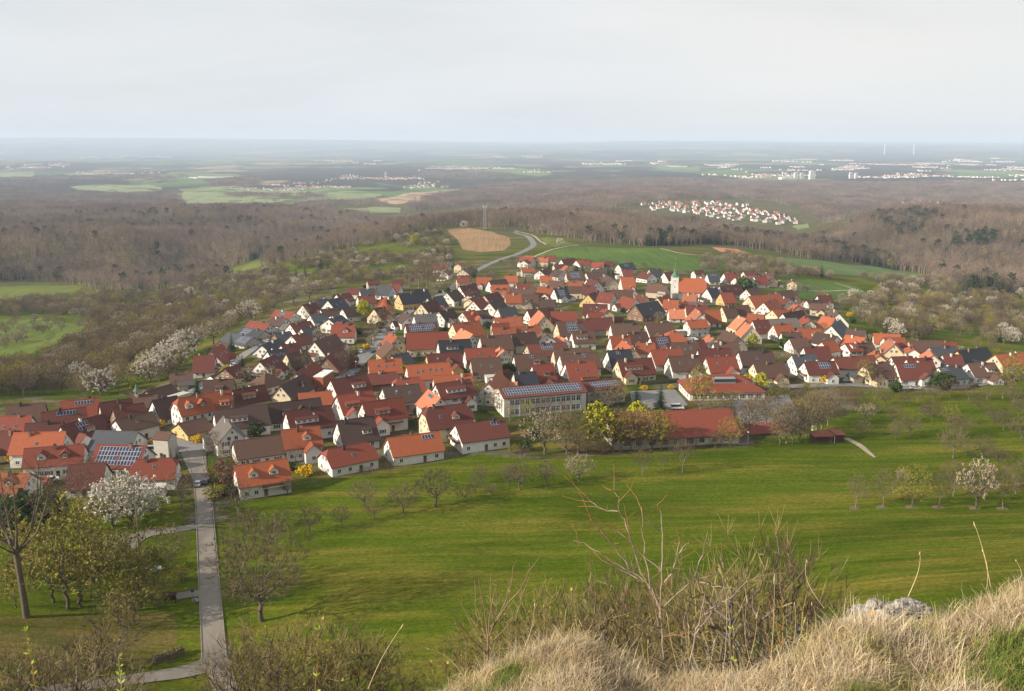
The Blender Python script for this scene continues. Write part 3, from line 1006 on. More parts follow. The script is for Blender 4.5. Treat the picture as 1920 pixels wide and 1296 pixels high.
# ------------------------------------------------------------------ roads
def kerb(name, Q, Nn, off, w=0.18, h=0.13):
    b = MB()
    for i in range(len(Q)):
        for o_, z_ in ((off - w / 2, 0.02), (off - w / 2, h + 0.14), (off + w / 2, h + 0.14), (off + w / 2, 0.02)):
            p = Q[i] + Nn[i] * o_
            b.v.append((p[0], p[1], float(zat(p[0], p[1])) + z_))
    for i in range(len(Q) - 1):
        for c in range(3):
            k = i * 4 + c
            b.f.append((k, k + 4, k + 5, k + 1)); b.m.append(0)
    tag(b.build(name, M['kerb']), None, None, None, 'structure')

_, Q, Nn = strip('lane', [(402, 1236), (396, 1150), (391, 1080), (386, 1000), (382, 940), (378, 905), (368, 870), (362, 842)], [5.0, 4.4, 4.2, 4.1, 4.1, 4.3, 5.6, 8.5], M['asphalt'], label='straight asphalt lane running from the hill into the village')
kerb('kerb', Q, Nn, 2.3); kerb('kerb', Q, Nn, -2.3)
strip('side_road', [(408, 1215), (398, 1243), (350, 1260), (270, 1272), (180, 1284), (60, 1300)], [5, 6, 5, 4.5, 4.2, 4.2], M['asphalt'], 0.17)
strip('lane', [(403, 1230), (412, 1262), (425, 1300)], [5, 4.5, 4], M['asphalt'], 0.20)
strip('driveway', [(382, 986), (330, 994), (280, 1000), (245, 1014), (230, 1030)], [3, 4, 4.5, 6, 7], M['asphalt'], 0.17)
strip('driveway', [(384, 1112), (352, 1116), (330, 1120)], 3.4, M['asphalt'], 0.17)
strip('village_street', [(362, 846), (352, 826), (330, 812), (285, 822), (262, 818)], [9, 8, 6, 7, 6], M['asphalt2'], 0.16)
strip('driveway', [(395, 930), (408, 926), (425, 924)], 4, M['conc'], 0.18)
strip('village_street', [(340, 746), (372, 728), (398, 708), (430, 688), (455, 668), (480, 652), (530, 620), (560, 602)], 6.0, M['asphalt2'], 0.16)
_, Q, Nn = strip('main_street', [(632, 728), (648, 706), (668, 684), (692, 660), (715, 636), (735, 614), (752, 598), (790, 574), (830, 552), (868, 524), (900, 504), (930, 490), (960, 480), (985, 470), (1000, 460), (996, 450), (982, 441), (965, 436)],
                  [7, 8, 9, 9, 8, 7.5, 7, 7, 7, 7, 7, 8, 8, 8, 8, 8, 7, 6], M['asphalt2'], 0.16, label='main street climbing through the village and winding over the ridge')
for i in range(4, min(len(Q) - 3, 110), 4):
    b = MB()
    t = (Q[i + 1] - Q[i]); t = t / np.linalg.norm(t)
    c = [Q[i] - Nn[i] * 0.08, Q[i] + Nn[i] * 0.08, Q[i] + Nn[i] * 0.08 + t * 3, Q[i] - Nn[i] * 0.08 + t * 3]
    b.poly([(p[0], p[1], float(zat(p[0], p[1])) + 0.19) for p in c])
    tag(b.build('lane_marking', M['paint']), None, None, None, 'structure')
strip('field_track', [(1085, 460), (1060, 463), (1030, 470), (1005, 480), (985, 490)], 3.5, M['gravel'], 0.2)
strip('field_track', [(965, 433), (990, 439), (1010, 450), (1024, 459)], 3.5, M['gravel'], 0.2)
strip('field_track', [(1238, 466), (1270, 474), (1300, 478), (1330, 479)], 3, M['gravel'], 0.2)
strip('field_track', [(1500, 546), (1560, 546), (1605, 545), (1622, 550), (1634, 559)], 2.8, M['gravel'], 0.2)
strip('field_track', [(1565, 531), (1585, 537), (1602, 543)], 2.5, M['gravel'], 0.2)
strip('grass_track', [(1586, 822), (1610, 834), (1625, 846), (1640, 858)], [2.2, 2.4, 2.0, 0.8], M['gravel'], 0.10)
strip('village_street', [(1405, 722), (1450, 726), (1500, 724), (1600, 722), (1700, 728), (1780, 728), (1850, 718)], 6, M['asphalt2'], 0.16)
sheet('school_yard', [(1180, 735), (1265, 730), (1290, 760), (1250, 775), (1190, 778)], M['asphalt2'], 0.14)
sheet('hall_yard', [(1370, 745), (1480, 742), (1500, 795), (1390, 800)], M['asphalt2'], 0.14)
sheet('ball_court', [(1385, 794), (1478, 791), (1490, 812), (1390, 818)], M['ballcourt'], 0.2, label='red ball court beside the gym hall')
# ------------------------------------------------------------------ houses
def window_mesh(w, h, bars=1, shut=False):
    """A framed window standing on the wall plane y=0, facing -y; origin at its sill centre."""
    b = MB()
    t, d = 0.09, 0.07
    b.box(-w / 2, w / 2, -d, 0.05, 0, t, 0); b.box(-w / 2, w / 2, -d, 0.05, h - t, h, 0)
    b.box(-w / 2, -w / 2 + t, -d, 0.05, t, h - t, 0); b.box(w / 2 - t, w / 2, -d, 0.05, t, h - t, 0)
    for k in range(bars):
        x = -w / 2 + w * (k + 1) / (bars + 1)
        b.box(x - 0.035, x + 0.035, -d * 0.8, 0.03, t, h - t, 0)
    b.poly([(-w / 2 + t, -0.015, t), (w / 2 - t, -0.015, t), (w / 2 - t, -0.015, h - t), (-w / 2 + t, -0.015, h - t)], 1)
    b.box(-w / 2 - 0.08, w / 2 + 0.08, -0.16, 0.05, -0.07, 0.0, 2)
    if shut:
        for s in (-1, 1):
            x0 = s * (w / 2 + 0.06); x1 = s * (w / 2 + 0.58)
            b.box(min(x0, x1), max(x0, x1), -0.06, 0.04, 0.0, h, 3)
    return b.mesh('window', [M['frame'], M['glass'], M['conc']] + ([M['shutter']] if shut else []))

WIN = {'n': window_mesh(1.25, 1.35), 'w': window_mesh(2.0, 1.35, 2), 's': window_mesh(0.9, 1.0, 0), 'd': window_mesh(1.0, 2.1, 0), 'D': window_mesh(1.1, 1.0, 1), 'W': window_mesh(2.6, 2.0, 3), 'S': window_mesh(1.15, 1.35, 1, True)}

def _door():
    b = MB(); b.box(-0.55, 0.55, -0.06, 0.05, 0, 2.15, 0); b.box(-0.3, 0.3, -0.08, -0.06, 1.2, 1.9, 1)
    return b.mesh('door', [M['door'], M['glass']])
DOOR = _door()
def _garage():
    b = MB()
    for k in range(5):
        b.box(-1.25, 1.25, -0.05 - 0.012 * (k % 2), 0.05, 0.42 * k + 0.01, 0.42 * (k + 1), 0)
    return b.mesh('garage_door', [M['conc']])
GARAGE = _garage()
def _panel():
    b = MB(); b.box(-0.49, 0.49, -0.81, 0.81, 0, 0.035, 0); b.box(-0.42, 0.42, -0.74, 0.74, 0.035, 0.043, 1)
    return b.mesh('solar_panel', [M['alu'], M['cells']])
PANEL = _panel()
def _skylight():
    b = MB(); b.box(-0.45, 0.45, -0.65, 0.65, 0, 0.10, 0); b.box(-0.37, 0.37, -0.56, 0.56, 0.10, 0.115, 1)
    return b.mesh('skylight', [M['metal'], M['glass']])
SKY_L = _skylight()
def _chimney(mm):
    b = MB(); b.box(-0.38, 0.38, -0.38, 0.38, -1.6, 0.85, 0); b.box(-0.46, 0.46, -0.46, 0.46, 0.85, 0.95, 1); b.box(-0.2, 0.2, -0.2, 0.2, 0.95, 1.2, 1)
    return b.mesh('chimney', [mm, M['dark']])
CHIM = [_chimney(M['chim']), _chimney(M['chimw']), _chimney(M['dark']), _chimney(M['chim'])]
def _dish():
    b = MB(); b.lathe([(0.0, 0.0), (0.22, 0.03), (0.42, 0.12)], 12); b.tube([(0, 0, 0), (0, 0.35, -0.5)], [0.03, 0.03], 4)
    return b.mesh('satellite_dish', [M['dish']])
DISH = _dish()

def roof_mesh(Lh, W, e, H, f=0.0, oe=0.55, og=0.45, th=0.22):
    """Two slopes with eaves; f cuts the ends: 0 gable, ~0.35 half hip, 1 full hip."""
    rise, hw = H - e, W / 2
    sl = rise / hw
    y1 = hw + oe
    z1 = H - sl * y1
    x1 = Lh / 2 + (og if f < 0.99 else oe)
    ins = f * y1 * (0.75 if f < 0.99 else 0.9)
    qy, qz = f * y1, H - sl * f * y1
    b = MB()
    def P(x, y, z): return (x, y, z)
    tops = []
    for s in (-1, 1):
        E1, E2 = P(-x1, s * y1, z1), P(x1, s * y1, z1)
        R1, R2 = P(-x1 + ins, 0, H), P(x1 - ins, 0, H)
        Q1, Q2 = P(-x1, s * qy, qz), P(x1, s * qy, qz)
        pl = [E1, E2] + ([Q2] if 0 < f < 0.99 else []) + [R2, R1] + ([Q1] if 0 < f < 0.99 else [])
        tops.append(pl if s < 0 else pl[::-1])
    if f > 0:
        for s in (-1, 1):
            A, B = P(s * x1, -qy, qz), P(s * x1, qy, qz)
            C = P(s * (x1 - ins), 0, H)
            tops.append([A, B, C] if s > 0 else [B, A, C])
    for pl in tops:
        b.poly(pl)
        b.poly([(x, y, z - th) for x, y, z in reversed(pl)])
        for i in range(len(pl)):
            a, c = pl[i], pl[(i + 1) % len(pl)]
            if (abs(a[1]) < 1e-6 and abs(c[1]) < 1e-6):
                continue
            b.poly([(a[0], a[1], a[2] - th), (c[0], c[1], c[2] - th), c, a])
    # ridge capping
    b.hexa([(-x1 + ins, -0.17, H - 0.08), (x1 - ins, -0.17, H - 0.08), (x1 - ins, 0.17, H - 0.08), (-x1 + ins, 0.17, H - 0.08),
            (-x1 + ins, -0.08, H + 0.09), (x1 - ins, -0.08, H + 0.09), (x1 - ins, 0.08, H + 0.09), (-x1 + ins, 0.08, H + 0.09)])
    return b

def wall_mesh(Lh, W, e, H, f=0.0, below=3.0):
    b = MB()
    rise, hw = H - e, W / 2
    x = Lh / 2
    k = 0.26
    e2 = e - k * 0.2
    for s in (-1, 1):
        b.poly([(-x, s * hw, -below), (x, s * hw, -below), (x, s * hw, e2), (-x, s * hw, e2)][::(1 if s < 0 else -1)])
        top = [(s * x, hw, e2)]
        if f < 0.99:
            fy, fz = f * hw, H - rise * f - k
            top += [(s * x, fy, fz), (s * x, -fy, fz)] if f > 0 else [(s * x, 0, H - k)]
        top += [(s * x, -hw, e2)]
        pl = [(s * x, -hw, -below), (s * x, hw, -below)] + top
        b.poly(pl if s > 0 else pl[::-1])
    return b

def shed_dormer(par, Lh, W, e, H, sg, cx, wd, rm, wm, n):
    rise, hw = H - e, W / 2
    sl = rise / hw
    yf = 0.74 * hw
    zf = H - sl * yf
    hgt = 1.35
    zt = zf + hgt
    tl = 0.22
    yb = max((zt + yf * tl - H) / (tl - sl), 0.25)  # where the lid meets the slope
    if yb > yf - 0.5:
        yb = 0.25
    zb = min(zt + (yf - yb) * tl, H - sl * yb + 0.02)
    b = MB()
    x0, x1 = cx - wd / 2, cx + wd / 2
    F = [(x0, sg * yf, zf - 0.2), (x1, sg * yf, zf - 0.2), (x1, sg * yf, zt), (x0, sg * yf, zt)]
    b.poly(F, 1)
    for x in (x0, x1):
        b.poly([(x, sg * yf, zf - 0.2), (x, sg * yf, zt), (x, sg * yb, zb), (x, sg * yb, zb - 0.3)], 1)
    o = 0.3
    lo = zt - o * tl
    b.hexa([(x0 - 0.25, sg * (yf + o), lo), (x1 + 0.25, sg * (yf + o), lo), (x1 + 0.25, sg * yb, zb), (x0 - 0.25, sg * yb, zb),
            (x0 - 0.25, sg * (yf + o), lo + 0.18), (x1 + 0.25, sg * (yf + o), lo + 0.18), (x1 + 0.25, sg * yb, zb + 0.16), (x0 - 0.25, sg * yb, zb + 0.16)], 0)
    d = b.build('dormer', [rm, wm], par)
    for k in range(n):
        x = x0 + wd * (k + 0.5) / n
        link('window', WIN['D'], d, (x, sg * yf, zf + 0.2), 0 if sg < 0 else math.pi)

def gable_dormer(par, Lh, W, e, H, sg, cx, rm, wm, wd=2.6):
    rise, hw = H - e, W / 2
    sl = rise / hw
    yf = 0.70 * hw
    zf = H - sl * yf
    ze, zr = zf + 1.15, zf + 1.15 + wd * 0.45
    zr = min(zr, H - 0.25)
    ye = (H - ze) / sl
    yr = (H - zr) / sl
    b = MB()
    x0, x1 = cx - wd / 2, cx + wd / 2
    b.poly([(x0, sg * yf, zf - 0.2), (x1, sg * yf, zf - 0.2), (x1, sg * yf, ze), (cx, sg * yf, zr - 0.1), (x0, sg * yf, ze)], 1)
    for x in (x0, x1):
        b.poly([(x, sg * yf, zf - 0.2), (x, sg * yf, ze), (x, sg * ye, ze)], 1)
    o = 0.35
    for s, xe in ((-1, x0 - 0.25), (1, x1 + 0.25)):
        dz = 0.25 * (zr - ze) / (wd / 2)
        lo = [(xe, sg * (yf + o), ze - dz), (cx, sg * (yf + o), zr), (cx, sg * yr, zr), (xe, sg * ye, ze - dz)]
        b.hexa(lo + [(x, y, z + 0.16) for x, y, z in lo], 0)
    d = b.build('dormer', [rm, wm], par)
    link('window', WIN['D'], d, (cx, sg * yf, zf + 0.15), 0 if sg < 0 else math.pi)

def on_slope(W, e, H, sg, y):
    """Height and tilt of the roof plane on side sg at distance y from the ridge."""
    sl = (H - e) / (W / 2)
    return H - sl * y, math.atan(sl) * (1 if sg < 0 else -1)

HOUSE_LIST = []

def house(cx, cy, ang, Lh, W, H, roof, wall, opt, rnd, name='house', det=1.0):
    z = float(zat(cx, cy))
    root = thing(name, (cx, cy, z), 'house', 'house', ang, 'village houses')
    f = 1.0 if 'H' in opt else (0.38 if 'J' in opt else 0.0)
    pitch = opt.get('pitch', (R(45) if H >= 9 else R(36)) + rnd.uniform(-0.05, 0.05))
    rise = min(W / 2 * math.tan(pitch), H - 2.6)
    e = H - rise
    rm, wm = ROOF[roof], WALL[wall]
    wl_ = wall_mesh(Lh, W, e, H, f).build('wall', wm, root)
    rf = roof_mesh(Lh, W, e, H, f).build('roof', rm, root)
    ca, sa = math.cos(ang), math.sin(ang)
    # camera in house coordinates
    lx, ly = -cx * ca - cy * sa, cx * sa - cy * ca
    sg = 1 if ly > 0 else -1
    # chimney, dish
    if 'X' not in opt:
        xx = rnd.uniform(-0.3, 0.3) * Lh
        link('chimney', rnd.choice(CHIM), rf, (xx, rnd.choice((-0.35, 0.35, 0.9 * sg)), H - 0.1), 0)
        if rnd.random() < 0.22:
            link('chimney', rnd.choice(CHIM), rf, (-xx * 0.6 + 1.5, -0.3 * sg, H - 0.2), 0)
    if 'T' in opt:
        d = link('satellite_dish', DISH, rf, (rnd.uniform(-0.35, 0.35) * Lh, sg * W * 0.2, on_slope(W, e, H, sg, W * 0.2)[0] + 0.55))
        d.rotation_euler = (R(70), 0, R(20))
    busy = []
    if opt.get('D'):
        n = opt['D']
        wd = min(n * 2.4 + 0.8, Lh * 0.8)
        c0 = rnd.uniform(-0.5, 0.5) * (Lh - wd) * 0.6
        shed_dormer(root, Lh, W, e, H, sg, c0, wd, rm, wm if rnd.random() < 0.7 else WALL['t'], max(2, int(n * 1.6)))
        busy.append((c0 - wd / 2 - 0.6, c0 + wd / 2 + 0.6))
    if opt.get('G'):
        n = opt['G']
        for k in range(n):
            xx = Lh * ((k + 0.5) / n - 0.5) * 0.8 + (0.12 * Lh if n == 1 else 0)
            gable_dormer(root, Lh, W, e, H, sg, xx, rm, wm if rnd.random() < 0.6 else WALL['t'])
            busy.append((xx - 1.9, xx + 1.9))
    free = lambda x, r: all(x + r < a or x - r > b for a, b in busy)
    if opt.get('S'):
        n = opt['S']
        slope = math.hypot(W / 2, H - e)
        rows = max(1, int((slope - 1.0) / 1.68))
        cols = max(1, int((Lh - 0.8) / 1.03))
        if n <= 12:
            rows = 1 if n <= 6 else 2
        cols = min(cols, -(-n // rows))
        x00 = rnd.uniform(-0.5, 0.5) * max(Lh - 0.8 - cols * 1.03, 0)
        for r_ in range(rows):
            for c_ in range(cols):
                if r_ * cols + c_ >= n:
                    break
                xx = x00 + (c_ - (cols - 1) / 2) * 1.03
                if n > 20 and r_ == rows - 2 and c_ == cols // 2:
                    continue
                sd = 0.75 + (r_ + 0.5) * 1.68
                yy = sd / slope * (W / 2)
                zz, tilt = on_slope(W, e, H, sg, yy)
                p = link('solar_panel', PANEL, rf, (xx, sg * (yy + 0.1 * math.sin(abs(tilt))), zz + 0.10 * math.cos(tilt)))
                p.rotation_euler = (tilt, 0, 0)
        busy.append((x00 - cols * 0.52 - 0.6, x00 + cols * 0.52 + 0.6))
    for k in range(opt.get('L', 0)):
        n = opt['L']
        xx = Lh * ((k + 0.5) / n - 0.5) * 0.75 + rnd.uniform(-0.4, 0.4)
        if not free(xx, 0.5):
            continue
        yy = W / 2 * rnd.uniform(0.4, 0.6)
        zz, tilt = on_slope(W, e, H, sg, yy)
        p = link('skylight', SKY_L, rf, (xx, sg * yy, zz + 0.02))
        p.rotation_euler = (tilt, 0, 0)
    # windows on the walls that face the valley road or the hill
    rows = [0.95] if e < 4.6 else [0.95, 3.65]
    if e > 7.2:
        rows.append(6.35)
    step = rnd.choice((2.5, 2.9, 3.3)) / det
    done_door = False
    std = 'S' if (rnd.random() < 0.35 and wall != 't') else 'n'
    for s in (-1, 1):
        if s * (ly) - W / 2 > 0:     # long wall seen
            n = max(2, int((Lh - 1.2) / step))
            for ri, zz in enumerate(rows):
                if zz + 1.5 > e + 0.1:
                    continue
                for k in range(n):
                    if rnd.random() < 0.13:
                        continue
                    xx = (Lh - 1.0) * ((k + 0.5) / n - 0.5)
                    kind = std
                    if ri == 0 and not done_door and k == n // 2 and Lh > 8:
                        link('door', DOOR, root, (xx, s * W / 2, 0.05), 0 if s < 0 else math.pi)
                        done_door = True
                        continue
                    if ri == 0 and rnd.random() < 0.10 and e < 5:
                        kind = 'w'
                    link('window', WIN[kind], root, (xx, s * W / 2, zz), 0 if s < 0 else math.pi)
        if s * lx - Lh / 2 > 0:      # gable seen
            n = max(2, int((W - 1.2) / step))
            for zz in rows:
                if zz + 1.5 > e + 0.3:
                    continue
                for k in range(n):
                    if rnd.random() < 0.15:
                        continue
                    yy = (W - 1.0) * ((k + 0.5) / n - 0.5)
                    link('window', WIN[std], root, (s * Lh / 2, yy, zz), math.pi / 2 * s)
            if rise > 2.6 and f < 0.9:
                m_ = 2 if rise > 3.4 else 1
                for k in range(m_):
                    yy = (k - (m_ - 1) / 2) * 2.3
                    link('window', WIN['n' if rise > 3.4 else 's'], root, (s * Lh / 2, yy, e + 0.35), math.pi / 2 * s)
                if rise > 4.4 and f < 0.1:
                    link('window', WIN['s'], root, (s * Lh / 2, 0, e + 2.5), math.pi / 2 * s)
    if 'B' in opt:
        # balcony on the sunny gable or on the long wall towards the meadow
        b = MB()
        if abs(lx) - Lh / 2 > 0 and rnd.random() < 0.5:
            s = 1 if lx > 0 else -1
            w_, base, rz = W * 0.7, (s * Lh / 2, 0, 2.75), math.pi / 2 * s
        else:
            w_, base, rz = min(Lh * 0.6, 6.5), (Lh * 0.12, sg * W / 2, 2.75), 0 if sg < 0 else math.pi
        b.box(-w_ / 2, w_ / 2, -1.5, 0, 0, 0.16, 1)
        nb = int(w_ / 0.24)
        b.box(-w_ / 2, w_ / 2, -1.5, -1.44, 1.0, 1.08, 0)
        for k in range(nb):
            x = -w_ / 2 + w_ * (k + 0.5) / nb
            b.box(x - 0.1, x + 0.1, -1.49, -1.46, 0.2, 1.0, 0)
        for x in (-w_ / 2, w_ / 2 - 0.06):
            b.box(x, x + 0.06, -1.5, 0, 0.16, 1.05, 0)
        o = b.build('balcony', [M['wood'], M['conc']], root)
        o.location = base; o.rotation_euler = (0, 0, rz)
    an = opt.get('annex')
    if an:
        # lower wing at right angles to the main roof, on the side towards the meadow
        aw, al, ah, ax = an
        ro = MB(); wa = MB()
        ae = ah - aw * 0.42
        g = link('annex', None, root, (ax, sg * (W / 2 + al / 2 - 0.1), 0), math.pi / 2)
        wall_mesh(al, aw, ae, ah).build('wall', wm, g)
        roof_mesh(al, aw, ae, ah, 0, .35, .3, .18).build('roof', rm, g)
        link('window', WIN[std], g, (-sg * -al / 2 if False else (al / 2 if sg > 0 else -al / 2), 0, 0.95), math.pi / 2 * (1 if sg > 0 else -1))
    HOUSE_LIST.append(dict(o=root, x=cx, y=cy, z=z, H=H, L=Lh, W=W, ang=ang, roof=roof, wall=wall, opt=opt))
    return root

def parse_houses():
    out = []
    for i, line in enumerate(HOUSES.strip().splitlines()):
        t = line.split()
        x1, y1, x2, y2 = map(float, t[:4])
        roof, wall = t[4], t[5]
        opt, H, W = {}, 9.0, None
        for k in t[6:]:
            if k[0] == 'h' and k[1:2].isdigit(): H = float(k[1:])
            elif k[0] == 'w' and k[1:2].isdigit(): W = float(k[1:])
            elif k in ('turret', 'brick'): opt[k] = 1
            else: opt[k[0]] = int(k[1:]) if k[1:] else 1
        a, b = hit(x1, y1, H), hit(x2, y2, H)
        d = (b - a)[:2]
        Lh = float(np.hypot(*d))
        ang = math.atan2(d[1], d[0])
        if Lh > 19 and Lh > 2.2 * (W or 10):
            # end-on houses: the front gable is the trustworthy end
            near = a if a[1] < b[1] else b
            far = b if a[1] < b[1] else a
            v = (far - near)[:2] / Lh
            c = near[:2] + v * 7.0
            Lh = 14.0 if abs(math.sin(ang)) > 0.8 else 19.0
            if Lh == 19.0: c = (a[:2] + b[:2]) / 2
        else:
            c = (a[:2] + b[:2]) / 2
            Lh = max(Lh + 0.7, 9.0)
        if W is None:
            W = 10.6 + ((i * 37) % 17) * 0.13
        W = max(W, H * 0.9 if H > 8.5 else 7.5) if 'w' not in line.split()[6:] else W
        out.append([float(c[0]), float(c[1]), ang, Lh, W, H, roof, wall, opt])
    return out

def _corners(h, m=0.0):
    cx, cy, a, Lh, W = h[:5]
    c, s = math.cos(a), math.sin(a)
    return [(cx + c * x - s * y, cy + s * x + c * y) for x, y in ((-Lh / 2 - m, -W / 2 - m), (Lh / 2 + m, -W / 2 - m), (Lh / 2 + m, W / 2 + m), (-Lh / 2 - m, W / 2 + m))]

def _overlap(A, B):
    best = 1e9
    for P in (A, B):
        for i in (0, 1):
            ex, ey = P[i + 1][0] - P[i][0], P[i + 1][1] - P[i][1]
            l = math.hypot(ex, ey); nx, ny = -ey / l, ex / l
            pa = [x * nx + y * ny for x, y in A]; pb = [x * nx + y * ny for x, y in B]
            o = min(max(pa), max(pb)) - max(min(pa), min(pb))
            if o <= 0:
                return 0
            best = min(best, o)
    return best

def add_annexes(hs, fixed, r):
    """Give some houses a lower wing where there is room for it."""
    C = [_corners(h, 0.3) for h in hs]
    n = 0
    for i, h in enumerate(hs):
        if r.random() > 0.42 or h[5] < 8 or h[3] < 9:
            continue
        cx, cy, a, Lh, W, H = h[:6]
        ca, sa = math.cos(a), math.sin(a)
        sg = 1 if (cx * sa - cy * ca) > 0 else -1
        aw, al, ah = r.uniform(4.2, 5.8), r.uniform(2.2, 4.2), min(H - W * 0.30, r.uniform(5.0, 6.6))
        ax = r.choice((-1, 1)) * (Lh / 2 - aw / 2 - r.uniform(0.3, 1.5))
        oy = sg * (W / 2 + al / 2)
        box = _corners([cx + ca * ax - sa * oy, cy + sa * ax + ca * oy, a, aw, al], 0.5)
        if any(j != i and math.hypot(hs[j][0] - cx, hs[j][1] - cy) < 40 and _overlap(box, C[j]) > 0 for j in range(len(hs))) or any(_overlap(box, P) > 0 for P in fixed):
            continue
        h[8]['annex'] = (aw, al, ah, ax)
        fixed.append(box); n += 1
    return n

def settle(hs, fixed):
    """Trim houses that would run into each other until every one stands on its own plot."""
    for it in range(40):
        bad = 0
        C = [_corners(h, 0.15) for h in hs]
        for i in range(len(hs)):
            for P in fixed:
                if _overlap(C[i], P) > 0:
                    bad += 1
                    hs[i][3] = max(hs[i][3] * 0.95, 6.0); hs[i][4] = max(hs[i][4] * 0.95, 6.0)
                    px_ = sum(p[0] for p in P) / 4; py_ = sum(p[1] for p in P) / 4
                    dx, dy = hs[i][0] - px_, hs[i][1] - py_; l = math.hypot(dx, dy)
                    hs[i][0] += dx / l * 0.5; hs[i][1] += dy / l * 0.5
            for j in range(i):
                dx, dy = hs[i][0] - hs[j][0], hs[i][1] - hs[j][1]
                if dx * dx + dy * dy > 900:
                    continue
                o = _overlap(C[i], C[j])
                if o > 0:
                    bad += 1
                    l = math.hypot(dx, dy) + 1e-6
                    for k, s in ((i, 1), (j, -1)):
                        hs[k][0] += s * dx / l * min(o, 1.5) * 0.22; hs[k][1] += s * dy / l * min(o, 1.5) * 0.22
                        if it > 3:
                            hs[k][4] = max(hs[k][4] * 0.975, 6.0)
                            hs[k][3] = max(hs[k][3] * 0.985, 7.0)
        if not bad:
            break
    return bad
# ------------------------------------------------------------------ vegetation meshes
def leafmat(name, col, var=0.3, rnd=0.2, trans=0.0, col2=None):
    m = mat(name, col, 0.9, var, 0.35, rnd, col2, spec=0.05)
    return m
V = {
 'bark': mat('bark_grey', (0.105, 0.082, 0.062), 0.95, 0.3, 2.0, 0.2),
 'barkp': mat('bark_pale', (0.17, 0.142, 0.112), 0.95, 0.3, 2.0, 0.2),
 'twig': leafmat('twigs_brown', (0.135, 0.098, 0.066), 0.25, 0.3, col2=(0.105, 0.085, 0.055)),
 'twigo': leafmat('twigs_olive', (0.20, 0.16, 0.075), 0.25, 0.2),
 'twigr': leafmat('twigs_reddish', (0.20, 0.085, 0.07), 0.25, 0.2),
 'blossom': leafmat('blossom_white', (0.52, 0.48, 0.40), 0.15, 0.12),
 'blossomd': leafmat('blossom_cream', (0.34, 0.29, 0.205), 0.2, 0.15),
 'leaf': leafmat('young_leaves', (0.205, 0.195, 0.030), 0.3, 0.25, col2=(0.25, 0.195, 0.035)),
 'leafd': leafmat('dark_leaves', (0.050, 0.085, 0.022), 0.3, 0.25),
 'yellow': leafmat('yellow_flowers', (0.62, 0.40, 0.015), 0.2, 0.15),
 'yellowg': leafmat('yellow_green_leaves', (0.38, 0.36, 0.03), 0.2, 0.15),
 'needle': leafmat('conifer_needles', (0.018, 0.036, 0.016), 0.35, 0.3),
 'fbark': mat('forest_trunk', (0.21, 0.165, 0.13), 0.95, 0.2, 0.5, 0.3),
 'ftwig': leafmat('forest_twigs', (0.165, 0.122, 0.098), 0.25, 0.28),
 'ftwig2': leafmat('forest_twigs_pale', (0.20, 0.155, 0.10), 0.25, 0.25),
}

def world_var(m, scale, lo, hi, col=None):
    """Broad tone changes from place to place (stands of different trees)."""
    N, L = m.node_tree.nodes, m.node_tree.links
    b = N['Principled BSDF']; src = b.inputs['Base Color'].links[0].from_socket
    g = N.new('ShaderNodeNewGeometry'); no = N.new('ShaderNodeTexNoise'); no.inputs['Scale'].default_value = scale; no.inputs['Detail'].default_value = 4
    L.new(g.outputs['Position'], no.inputs['Vector'])
    r = N.new('ShaderNodeMapRange'); r.inputs['From Min'].default_value = 0.35; r.inputs['From Max'].default_value = 0.65; r.inputs['To Min'].default_value = lo; r.inputs['To Max'].default_value = hi
    L.new(no.outputs['Fac'], r.inputs['Value'])
    s = N.new('ShaderNodeVectorMath'); s.operation = 'SCALE'
    L.new(src, s.inputs[0]); L.new(r.outputs['Result'], s.inputs['Scale']); L.new(s.outputs['Vector'], b.inputs['Base Color'])
for k_ in ('ftwig', 'ftwig2', 'fbark', 'needle'):
    world_var(V[k_], 0.007, 0.68, 1.35)

